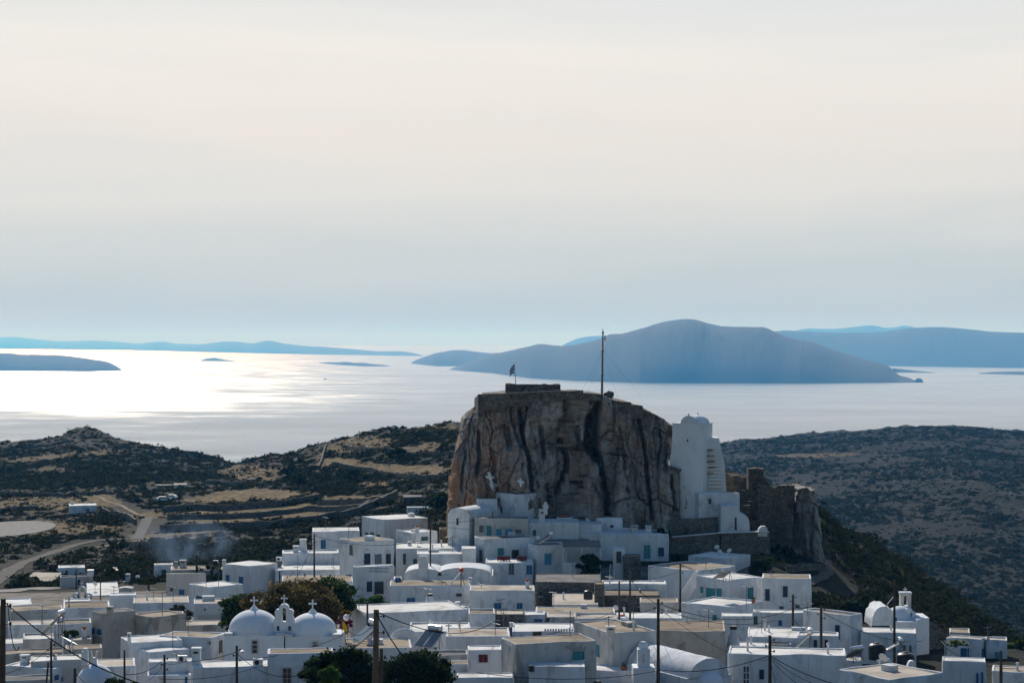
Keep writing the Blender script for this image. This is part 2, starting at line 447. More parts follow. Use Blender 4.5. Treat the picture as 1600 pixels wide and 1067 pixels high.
for a, b in zip(YS[:-1], YS[1:]):
    for x0, x1 in ((-44000, -6000), (-6000, 0), (0, 6000), (6000, 44000)):
        mb.add([(x0, a, SEA), (x1, a, SEA), (x1, b, SEA), (x0, b, SEA)], [(0, 1, 2, 3)])
tag(mb.build('sea', 'sea'), kind='structure')

# ------------------------------------------------------------------ islands
m, nt, out = new_mat('island')
n1 = noise_tex(nt, geo_pos(nt, (.004, .004, .008)), 1., 6, .6)
principled(nt, out, ramp(nt, n1, [(.35, (.006, .011, .013)), (.65, (.011, .016, .018))]), .95)
def island(outl, shore, depth):
    """outl: skyline (px,y); shore: waterline (px,y); depth: extent in metres behind the shore"""
    x0, x1 = outl[0][0], outl[-1][0]
    n = max(24, int((x1-x0)/1.6)); xs = np.linspace(x0, x1, n)
    ys = np.interp(xs, *zip(*outl)); sh = np.interp(xs, *zip(*shore))
    if n > 40:
        kr = np.exp(-(np.arange(-6, 7)/4.2)**2); kr /= kr.sum(); yp = np.pad(ys, 6, mode='edge'); e_ = ys.copy(); ys = np.convolve(yp, kr, 'valid'); ys[:3] = e_[:3]; ys[-3:] = e_[-3:]
        ys = ys+fbm(xs*.11, xs*0+2.5, 4)*np.minimum(1.2, np.maximum(sh-ys, 0)*.06)
    K = 27; V = np.zeros((n, K, 3)); t = np.linspace(0, 1, K)
    for i in range(n):
        d0 = -SEA*F/(sh[i]-CY); e = math.sin(math.pi*min(max((xs[i]-x0)/(x1-x0), .0), 1))**.5
        dep = depth*(.15+.85*e)
        dt = d0+dep*.5
        zt = (CY-ys[i])/F*dt-SEA
        for k in range(K):
            dd = d0+dep*t[k]
            pr = math.sin(math.pi*t[k])**.8
            z = SEA-3+(max(zt, 0)+3)*pr
            if 0 < k < K-1 and k != K//2:
                z += (float(fbm(np.array(xs[i]*.035+3.), np.array(dd/480.+xs[i]*.006), 5, .6))-.28)*max(zt, 0)*.11*pr
            V[i, k] = ((xs[i]-CX)/F*dd, dd, z)
    f = [(i*K+k, (i+1)*K+k, (i+1)*K+k+1, i*K+k+1) for i in range(n-1) for k in range(K-1)]
    tag(np_mesh('island', V.reshape(-1, 3), np.array(f), 'island', smooth=180), kind='structure')
island([(702, 577), (725, 568), (760, 556), (800, 547), (830, 540), (845, 537), (860, 539), (880, 541), (900, 539), (930, 532), (955, 521), (970, 522), (985, 518),
        (1010, 511), (1035, 503), (1060, 499), (1083, 498), (1105, 505), (1130, 510), (1160, 511), (1195, 511), (1210, 518), (1230, 527), (1275, 536), (1310, 549),
        (1345, 560), (1385, 570), (1397, 578), (1402, 586), (1425, 591), (1431, 597)],
       [(702, 578), (770, 583), (830, 591), (900, 595), (1000, 598), (1250, 599), (1431, 598)], 2200)
island([(643, 566), (655, 560), (680, 552), (705, 547), (722, 546.5), (740, 549), (765, 552), (800, 550), (830, 556), (850, 570)], [(643, 568), (680, 572), (850, 573)], 1800)
island([(870, 545), (885, 536), (905, 528), (925, 525), (960, 523), (1010, 520), (1060, 530)], [(870, 556), (1060, 556)], 2500)
island([(1150, 545), (1205, 518), (1225, 516), (1260, 518), (1320, 520), (1365, 520), (1390, 517), (1420, 513), (1455, 511), (1475, 511), (1510, 514), (1545, 518), (1600, 520), (1680, 528), (1800, 560)],
       [(1150, 568), (1400, 572), (1800, 578)], 3500)
island([(1190, 540), (1240, 517), (1262, 513), (1300, 514), (1335, 511), (1362, 507.5), (1382, 512), (1395, 512), (1412, 508), (1432, 512), (1470, 520), (1560, 545)], [(1190, 553), (1560, 553)], 4000)
island([(1395, 575), (1415, 577), (1440, 580), (1461, 582)], [(1395, 582), (1461, 582.6)], 350)
island([(1528, 583), (1550, 581), (1590, 580), (1640, 582), (1680, 586)], [(1528, 584), (1680, 588)], 500)
island([(1429, 594), (1434, 590.5), (1440, 591.5), (1443, 597)], [(1429, 597.3), (1443, 597.5)], 90)
island([(-120, 530), (-40, 528), (0, 527), (25, 526), (45, 529), (65, 530.5), (85, 533), (110, 533), (150, 532), (185, 534), (215, 537), (240, 534), (257, 533.5), (275, 537),
        (315, 538), (345, 534), (365, 533), (395, 537), (410, 533), (422, 531.5), (440, 536), (470, 540), (510, 542), (560, 546), (590, 549), (625, 548.5), (645, 551), (662, 556)],
       [(-120, 542), (0, 545), (200, 547), (320, 550), (450, 553), (662, 556.4)], 3000)
island([(-90, 556), (-30, 552), (0, 551.5), (20, 552), (35, 554), (60, 554), (100, 555), (135, 560), (165, 564), (180, 570), (191, 578)], [(-90, 579), (140, 580.5), (191, 579)], 1300)
island([(312, 563.5), (322, 560), (335, 559), (350, 561.5), (368, 564)], [(312, 564), (368, 564.6)], 400)
island([(498, 567), (512, 565.5), (530, 566), (540, 564.6), (556, 567.5), (563, 566), (585, 569), (600, 570), (611, 572)], [(498, 567.4), (530, 570), (570, 572.4), (611, 572.4)], 350)

# ------------------------------------------------------------------ ground sheet
FIELDS = [  # dry, mown or bare patches of the slopes (map areas)
 [(300, 778), (345, 767), (400, 763), (480, 766), (505, 773), (470, 780), (380, 783), (300, 783)],
 [(300, 796), (430, 794), (470, 788), (560, 787), (555, 795), (470, 799), (400, 803), (300, 805)],
 [(300, 811), (400, 806), (470, 801), (540, 797), (530, 805), (450, 811), (380, 816), (300, 820)],
 [(495, 776), (595, 775), (592, 784), (500, 784)], [(345, 730), (375, 724), (440, 735), (425, 752), (380, 750), (340, 742)],
 [(505, 716), (530, 714), (590, 724), (640, 727), (702, 726), (708, 744), (620, 745), (560, 737), (505, 727)],
 [(515, 695), (560, 680), (600, 684), (640, 690), (600, 701), (540, 707), (510, 706)], [(640, 668), (700, 657), (725, 663), (725, 676), (650, 674)],
 [(499, 698), (509, 698), (506, 730), (492, 730)], [(-40, 772), (100, 778), (150, 772), (165, 785), (100, 796), (-40, 800)],
 [(40, 812), (110, 814), (185, 822), (192, 829), (110, 838), (0, 838)], [(130, 768), (165, 768), (195, 790), (150, 792)],
 [(185, 804), (310, 794), (320, 801), (240, 810)], [(-30, 716), (60, 712), (165, 702), (215, 706), (120, 714), (40, 722), (-30, 722)],
 [(60, 730), (120, 731), (115, 738), (60, 738)], [(620, 700), (690, 690), (705, 700), (640, 708)],
 [(560, 752), (600, 750), (612, 758), (560, 760)], [(1165, 864), (1205, 866), (1240, 880), (1240, 890), (1200, 878), (1165, 876)],
 [(1305, 842), (1335, 846), (1370, 862), (1340, 858)], [(1205, 711), (1250, 709), (1345, 708), (1340, 712), (1260, 714), (1205, 716)],
 
 [(690, 905), (760, 905), (760, 925), (690, 925)], [(200, 835), (330, 828), (330, 838), (205, 850)],
]
sxp = XX/YY*F+CX; syp = CY-ZG/YY*F
jx = sxp+fbm(XX/3, YY/3, 3)*9; jy = syp+fbm(XX/3+90, YY/3, 3)*3.5
dry = np.zeros(ZG.shape)
for po in FIELDS: dry[inpoly(jx, jy, po)] = 1.
jy2 = syp+fbm(XX/3+90, YY/3, 3)*1.2
for po in ([(290, 779), (345, 768), (400, 764), (480, 767), (503, 773), (470, 781), (380, 785), (290, 784)], [(300, 793.5), (430, 791.5), (470, 786), (575, 785), (565, 792), (470, 796), (400, 800.5), (295, 803)],
           [(290, 809), (400, 805), (470, 799), (548, 795), (540, 801), (450, 809), (380, 815), (290, 819)], [(497, 775), (595, 774), (592, 780), (500, 781)], [(505, 717), (530, 714), (590, 724), (640, 727), (702, 727), (706, 741), (620, 741), (560, 735), (507, 726)]):
    dry[inpoly(jx, jy2, po)] = 1.8
dry *= (YY > 255)
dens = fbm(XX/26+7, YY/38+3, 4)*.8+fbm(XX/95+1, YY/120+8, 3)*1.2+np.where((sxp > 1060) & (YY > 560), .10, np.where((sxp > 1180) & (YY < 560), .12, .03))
nP, nD = ZG.shape
V = np.stack([XX, YY, ZG], -1).reshape(-1, 3)
ii, jj = np.meshgrid(np.arange(nP-1), np.arange(nD-1), indexing='ij')
a = (ii*nD+jj).ravel(); Fc = np.stack([a, a+nD, a+nD+1, a+1], 1)
m, nt, out = new_mat('ground')
n1 = noise_tex(nt, geo_pos(nt), .05, 7, .62); n2 = noise_tex(nt, geo_pos(nt), .45, 5, .65); n3 = noise_tex(nt, geo_pos(nt), 2.5, 4, .6)
scrub = ramp(nt, n2, [(.40, (.007, .010, .007)), (.52, (.013, .016, .010)), (.62, (.026, .024, .016)), (.74, (.07, .06, .045))])
scrub = mix(nt, frange(nt, n1, .42, .62, 0, .4), scrub, (.024, .021, .014))
grass = ramp(nt, n2, [(.36, (.045, .034, .017)), (.5, (.115, .079, .036)), (.64, (.22, .155, .07))])
at = N(nt, 'ShaderNodeAttribute', attribute_name='dry')
ad = N(nt, 'ShaderNodeAttribute', attribute_name='dens')
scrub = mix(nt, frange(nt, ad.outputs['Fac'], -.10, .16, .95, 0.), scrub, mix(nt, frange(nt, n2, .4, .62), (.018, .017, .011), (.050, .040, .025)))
dk = frange(nt, ad.outputs['Fac'], .20, .60, 1., .42); scrub = mix(nt, 1., scrub, dk, 'MULTIPLY')  # darkens dense scrub; far right slope's colour is also lowered to imitate shade
av = N(nt, 'ShaderNodeAttribute', attribute_name='lane')
scrub = mix(nt, av.outputs['Fac'], scrub, mix(nt, frange(nt, n2, .4, .6), (.21, .19, .165), (.12, .105, .085)))
fac = math_n(nt, 'MULTIPLY', at.outputs['Fac'], frange(nt, n3, .3, .6, .45, 1.))
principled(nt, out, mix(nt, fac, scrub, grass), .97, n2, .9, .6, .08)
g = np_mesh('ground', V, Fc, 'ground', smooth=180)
at = g.data.attributes.new('dry', 'FLOAT', 'POINT'); at.data.foreach_set('value', dry.ravel().astype(np.float32))
for nm, arr in (('dens', dens+np.where((sxp > 1060) & (YY > 430), 1.05, np.where((sxp > 1180) & (YY < 560), .20, .15))), ('lane', ((YY < 296) & (sxp < 1180+fbm(XX/6, YY/6, 3)*60)).astype(float))):  # large offset on the far right slope is painted shade, not thicker scrub
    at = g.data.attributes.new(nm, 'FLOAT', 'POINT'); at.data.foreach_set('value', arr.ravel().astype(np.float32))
tag(g, kind='structure')

# roads, tracks and the paved pad: sheets on the ground
def surfmat(name, c1, c2):
    m, nt, out = new_mat(name)
    n1 = noise_tex(nt, geo_pos(nt), .6, 6, .65)
    principled(nt, out, mix(nt, frange(nt, n1, .35, .65), c1, c2), .95, n1, .3, .1, .1)
surfmat('track', (.105, .096, .083), (.06, .054, .046)); surfmat('concrete', (.25, .235, .215), (.16, .15, .135)); surfmat('earth_track', (.22, .17, .115), (.14, .105, .07))
def road(pts, width, mat, name='road', lift=.12):
    w = [hit(x, y) for x, y in pts]; dense = []
    for p0, p1 in zip(w[:-1], w[1:]):
        k = max(2, int((p1-p0).length/1.5))
        dense += [p0.lerp(p1, t/k) for t in range(k)]
    dense.append(w[-1]); mb = MB(); rows = []
    for i, p0 in enumerate(dense):
        t = dense[min(i+1, len(dense)-1)]-dense[max(i-1, 0)]; t.z = 0; t.normalize(); n = Vector((t.y, -t.x, 0))
        wd = width*(.9+.3*mnoise.noise(p0*.1)+.18*mnoise.noise(p0*.5))
        row = []
        for s in (-.5, -.17, .17, .5):
            q = p0+n*wd*s; row.append((q.x, q.y, ground(q.x, q.y)+lift))
        rows.append(row)
    vs = [v for r_ in rows for v in r_]
    fs = [(i*4+k, i*4+k+1, (i+1)*4+k+1, (i+1)*4+k) for i in range(len(rows)-1) for k in range(3)]
    mb.add(vs, fs); o = mb.build(name, mat, smooth=180)
    bm = bmesh.new(); bm.from_mesh(o.data); bmesh.ops.recalc_face_normals(bm, faces=bm.faces)
    if sum(f.normal.z for f in bm.faces) < 0: bmesh.ops.reverse_faces(bm, faces=bm.faces)
    bm.to_mesh(o.data); bm.free()
    return tag(o, kind='structure')
road([(-25, 918), (0, 905), (15, 892), (35, 880), (62, 870), (90, 861), (112, 853), (150, 845), (200, 842)], 3.2, 'track')
road([(150, 856), (190, 849), (225, 843), (262, 837), (300, 833), (345, 829)], 1.5, 'earth_track', 'track')
road([(232, 808), (227, 818), (221, 830), (214, 843)], 2.7, 'track')
road([(155, 776), (165, 783), (190, 790), (200, 796), (232, 806)], 1.3, 'earth_track', 'track')
road([(0, 926), (25, 922), (55, 919), (88, 921)], 5.5, 'concrete', 'yard')
road([(1262, 862), (1290, 880), (1296, 892), (1285, 903), (1262, 912)], 1.6, 'track', 'footpath', .2)
# oval pad
c = hit(10, 828, 300); mb = MB(); ring = []
for k in range(48):
    an = 2*math.pi*k/48; ring.append(Vector((c.x+10.5*math.cos(an), c.y+20*math.sin(an), 0)))
zt = max(ground(q.x, q.y) for q in ring)+.1
for q in ring: q.z = zt-3
mb.prism(ring, (0, 0, 3)); tag(mb.build('paved_pad', 'concrete'), kind='structure')

# dry stone walls on the terraces
def dry_wall(pts, hgt, label, thick=.7, mat='stone', name='dry_stone_wall', zs=None, d0=230., cap=None, group='dry stone walls on the slopes'):
    """pts: foot of the wall in the picture; runs along the ground"""
    w = [hit(x, y, d0) for x, y in pts]; dense = []
    for p0, p1 in zip(w[:-1], w[1:]):
        k = max(1, int((p1-p0).length/1.6)); dense += [p0.lerp(p1, t/k) for t in range(k)]
    dense.append(w[-1]); mb = MB(); base = 0
    ps = []
    for i, p0 in enumerate(dense):
        t = dense[min(i+1, len(dense)-1)]-dense[max(i-1, 0)]; t.z = 0; t.normalize(); n = Vector((t.y, -t.x, 0))*thick/2
        g0 = ground(p0.x, p0.y); h = hgt*(1+.16*mnoise.noise(p0*.35)+.10*mnoise.noise(p0*1.3))
        b = Vector((p0.x, p0.y, g0-.8)); u = Vector((0, 0, h+.8))
        ps += [b-n, b+n, b+n*.8+u, b-n*.8+u]
    fs = []
    for i in range(len(dense)-1):
        for k in range(4): fs.append((i*4+k, i*4+(k+1) % 4, (i+1)*4+(k+1) % 4, (i+1)*4+k))
    fs += [(3, 2, 1, 0), tuple((len(dense)-1)*4+k for k in range(4))]
    mb.add(ps, fs); o = mb.build(name, mat)
    bm = bmesh.new(); bm.from_mesh(o.data); bmesh.ops.recalc_face_normals(bm, faces=bm.faces); bm.to_mesh(o.data); bm.free()
    return tag(o, label, 'wall', group)
dry_wall([(255, 800), (296, 797), (400, 794), (440, 791), (470, 786), (500, 780)], 1.6, 'dry stone terrace wall directly below the widest tan field')
dry_wall([(262, 812), (296, 811), (380, 809), (430, 805), (480, 799), (560, 796), (580, 788)], 1.3, 'long terrace wall between the two narrow tan strips')
dry_wall([(250, 832), (296, 830), (380, 827), (450, 822), (510, 814), (560, 803), (600, 786), (620, 775)], 1.7, 'lowest and longest terrace wall climbing right towards the hill')
dry_wall([(497, 789), (550, 787), (592, 784)], 1.3, 'short terrace wall under the small tan strip left of the ruined hut')
dry_wall([(-20, 772), (40, 774), (100, 777), (165, 769)], 1.2, 'low wall along the far edge of the greenish field on the left')
dry_wall([(160, 800), (200, 812), (212, 820)], 1.4, 'field wall slanting down beside the small white house')
dry_wall([(0, 801), (30, 797), (60, 796)], 1.2, 'short dark wall between the green field and the pale oval pad')
dry_wall([(498, 733), (505, 712), (509, 700)], 1.2, 'field wall running up the right hill beside the pale path')
dry_wall([(520, 728), (580, 737), (640, 748), (702, 748)], 1.3, 'wall under the golden field on the right hill')
dry_wall([(540, 699), (600, 704), (660, 712), (712, 712)], 1.1, 'hillside wall above the golden field')
dry_wall([(320, 755), (345, 756), (385, 757)], 1.2, 'low wall left of the square stone hut on the slope')
dry_wall([(1232, 893), (1262, 890), (1288, 893)], 1.0, 'low wall on the brown slope below the ruined crag')
dry_wall([(40, 700), (90, 694), (115, 690)], 1.0, 'faint wall near the skyline of the left hill')

# ------------------------------------------------------------------ scrub on the slopes (one mass of many shrubs)
vis = np.minimum.accumulate(syp, axis=1)               # skyline so far going outwards
seen = (syp <= vis+6) & ((YY > 312) | ((sxp > 1180) & (YY > 262+np.clip(1290-sxp, 0, 60)*.6)) ) & (YY < 2300)
cl = dens
seen2 = (syp <= vis+170) & (YY > 330) & (YY < 1500)
pr_ = np.maximum(seen, seen2*.45)*np.clip(1-dry*.93, 0, 1)*np.clip(.50+cl*2.4, .17, 1.5)
dw = np.gradient(DG)[None, :]*YY                        # equal chance per map area, thinned with distance
pr_ *= dw*np.gradient(PG)[:, None]/np.clip(YY, 320, None)**1.22
# keep roads clear
for o in [o for o in COL.objects if o.name.split('.')[0] in ('road', 'track', 'yard', 'paved_pad', 'footpath')]:
    vv = np.array([tuple(v.co) for v in o.data.vertices][::3])
    for q in vv:
        pr_[(np.abs(XX-q[0]) < 3.2) & (np.abs(YY-q[1]) < 4.5)] = 0
_cpad = c
pr_[((XX-c.x)/13)**2+((YY-c.y)/24)**2 < 1] = 0
pf = pr_.ravel()/pr_.sum()
NB = 116000
XF, YF, ZF = XX.ravel(), YY.ravel(), ZG.ravel()
def blobset(sub, amp1, amp2, flat):
    ico = bmesh.new(); bmesh.ops.create_icosphere(ico, subdivisions=sub, radius=1)
    v = np.array([tuple(q.co) for q in ico.verts]); f = np.array([[q.index for q in g.verts] for g in ico.faces]); ico.free(); res = []
    for k in range(12):
        rr = 1+amp1*np.array([mnoise.noise(Vector(p)*1.7+Vector((k*7.1, 0, 0))) for p in v])+amp2*np.array([mnoise.noise(Vector(p)*5.5+Vector((0, k*5.3, 0))) for p in v])
        q = v*rr[:, None]; q[:, 2] = np.maximum(q[:, 2], -.35)*flat; res.append(q)
    return res, f
def scatter(idx, sub, amp1, amp2, flat, sig, mu, grow):
    var, f = blobset(sub, amp1, amp2, flat); n = len(idx); out_ = np.zeros((n, len(var[0]), 3))
    for k, i in enumerate(idx):
        d = YF[i]; s = RNG.lognormal(mu, sig)*(1+grow*min(d/1000, 1.6)); an = RNG.random()*6.28; ca, sa = math.cos(an), math.sin(an)
        q = var[k % 12]; x = XF[i]+RNG.normal()*1.2; y = d+RNG.normal()*1.6; st = 1+.8*RNG.random()
        out_[k, :, 0] = (q[:, 0]*ca*st-q[:, 1]*sa)*s+x; out_[k, :, 1] = (q[:, 0]*sa*st+q[:, 1]*ca)*s+y
        out_[k, :, 2] = q[:, 2]*s*(.65+.4*RNG.random())+ground(x, y)+.05*s
    return out_.reshape(-1, 3), (f[None]+np.arange(n)[:, None, None]*len(var[0])).reshape(-1, 3)
XF, YF, ZF = XX.ravel(), YY.ravel(), ZG.ravel()
def blobset(sub, amp1, amp2, flat):
    ico = bmesh.new(); bmesh.ops.create_icosphere(ico, subdivisions=sub, radius=1)
    v = np.array([tuple(q.co) for q in ico.verts]); f = np.array([[q.index for q in g.verts] for g in ico.faces]); ico.free(); res = []
    for k in range(12):
        rr = 1+amp1*np.array([mnoise.noise(Vector(p)*1.7+Vector((k*7.1, 0, 0))) for p in v])+amp2*np.array([mnoise.noise(Vector(p)*5.5+Vector((0, k*5.3, 0))) for p in v])
        q = v*rr[:, None]; q[:, 2] = np.maximum(q[:, 2], -.35)*flat; res.append(q)
    return res, f
def leafset(nq, size):
    """small shrubs of leaf sprays: nq quads each"""
    res = []
    for k in range(14):
        u = RNG.normal(size=(nq, 3)); u[:, 2] = np.abs(u[:, 2])*.9-.15; u /= np.linalg.norm(u, axis=1)[:, None]
        lob = 1+.35*np.sin(u[:, 0]*3+k)*np.cos(u[:, 1]*4+2*k)
        p = u*(.45+.6*RNG.random(nq)**.6)[:, None]*lob[:, None]*np.array([1.15, 1.15, .95])
        nr = u*.9+RNG.normal(size=(nq, 3))*.55; nr /= np.linalg.norm(nr, axis=1)[:, None]
        a = np.cross(nr, RNG.normal(size=(nq, 3))); a /= np.linalg.norm(a, axis=1)[:, None]; b = np.cross(nr, a); s_ = size*(.6+.8*RNG.random(nq))[:, None]
        res.append(np.stack([p-a*s_, p+b*s_*.6, p+a*s_, p-b*s_*.6], 1).reshape(-1, 3))
    return res, np.arange(nq*4).reshape(-1, 4)
def scatter(idx, kit, sig, mu, grow):
    var, f = kit; n = len(idx); out_ = np.zeros((n, len(var[0]), 3)); nvv = len(var)
    for k, i in enumerate(idx):
        d = YF[i]; s = RNG.lognormal(mu, sig)*(1+grow*min(d/1000, 1.6)); an = RNG.random()*6.28; ca, sa = math.cos(an), math.sin(an)
        q = var[k % nvv]; x = XF[i]+RNG.normal()*1.2; y = d+RNG.normal()*1.6; st = 1+.7*RNG.random()
        out_[k, :, 0] = (q[:, 0]*ca*st-q[:, 1]*sa)*s+x; out_[k, :, 1] = (q[:, 0]*sa*st+q[:, 1]*ca)*s+y
        out_[k, :, 2] = q[:, 2]*s*(.65+.4*RNG.random())+ground(x, y)+.05*s
    return out_.reshape(-1, 3), (f[None]+np.arange(n)[:, None, None]*len(var[0])).reshape(-1, f.shape[1])
idx = RNG.choice(len(pf), NB, p=pf)
nearb = YF[idx] < 560
SCRUB = [scatter(idx[nearb], leafset(90, .24), .42, -.52, .3), scatter(idx[~nearb], leafset(30, .40), .42, -.52, .3)]
pt = seen*np.where((sxp > 1060) & (YY > 430), .06, 1.)*np.clip(1-pr_/(pr_.max()*.25), .05, 1)*(pr_ > 0)*dw*np.gradient(PG)[:, None]/np.clip(YY, 320, None)**1.7
it = RNG.choice(pt.size, 26000, p=pt.ravel()/pt.sum())
TUSS = scatter(it, leafset(12, .5), .45, -1.25, .5)
leafmat('scrub', (.010, .016, .009), (.024, .031, .015), (.058, .056, .026))
for v_, f_ in SCRUB: tag(np_mesh('scrub', v_, f_, 'scrub'), kind='stuff')
m, nt, out = new_mat('tussock')
gi = N(nt, 'ShaderNodeNewGeometry')
principled(nt, out, ramp(nt, gi.outputs['Random Per Island'], [(0, (.025, .024, .014)), (.5, (.055, .044, .025)), (1, (.115, .088, .048))]), 1., None, spec=.0)
tag(np_mesh('dry_grass', TUSS[0], TUSS[1], 'tussock'), kind='stuff')
ico = bmesh.new(); bmesh.ops.create_icosphere(ico, subdivisions=1, radius=1); bv_ = np.array([tuple(v.co) for v in ico.verts]); bf_ = np.array([[v.index for v in f.verts] for f in ico.faces]); ico.free(); variants = blobset(1, .5, .3, 1.)[0]
# pale boulders scattered on the far slope and hill tops
seenr = (syp <= vis+4) & (YY > 700) & (YY < 2200) & (fbm(XX/60, YY/90, 4) > .08)
pr2 = seenr*dw*np.gradient(PG)[:, None]/np.clip(YY, 320, None)**1.3
idx = RNG.choice(pr2.size, 700, p=pr2.ravel()/pr2.sum())
VV = np.zeros((700, len(bv_), 3))
for k, i in enumerate(idx):
    s = RNG.lognormal(-.6, .4); q = variants[k % 10]
    VV[k] = q*np.array([s*1.5, s, s*.7])+np.array([XF[i], YF[i], ZF[i]])
FFs = (bf_[None]+np.arange(700)[:, None, None]*len(bv_)).reshape(-1, 3)
surfmat('boulder', (.26, .25, .23), (.17, .16, .145))
tag(np_mesh('boulders', VV.reshape(-1, 3), FFs, 'boulder'), kind='stuff')
# ------------------------------------------------------------------ the castle rock
m, nt, out = new_mat('rock')
vst = geo_pos(nt, (.32, .32, .085)); viso = geo_pos(nt)
n1 = noise_tex(nt, vst, 1., 7, .6, .7); n2 = noise_tex(nt, viso, .9, 7, .68, .4); n3 = noise_tex(nt, geo_pos(nt, (1.5, 1.5, .25)), 1., 5, .6)
n4 = noise_tex(nt, viso, .12, 4, .5)
base = ramp(nt, n1, [(.32, (.075, .067, .059)), (.45, (.175, .16, .145)), (.56, (.275, .257, .237)), (.68, (.41, .39, .36))])
px_ = N(nt, 'ShaderNodeSeparateXYZ'); L(nt, viso, px_.inputs[0])
left = frange(nt, px_.outputs['X'], 6, -8, .05, 1.); low = frange(nt, px_.outputs['Z'], -12, -25, .35, 1.)
och = math_n(nt, 'MULTIPLY', math_n(nt, 'MAXIMUM', math_n(nt, 'MULTIPLY', left, low), .20), frange(nt, n4, .38, .58, .1, 1.7))
och = math_n(nt, 'MULTIPLY', och, frange(nt, n3, .35, .62, .2, 1.))
base = mix(nt, math_n(nt, 'MINIMUM', och, .85), base, (.36, .165, .06))
base = mix(nt, frange(nt, n3, .60, .72, 0, .5), base, (.065, .058, .052))
base = mix(nt, frange(nt, n2, .55, .70, 0, .5), base, (.33, .32, .295))
principled(nt, out, base, .95, n2, 1., .35, .12)

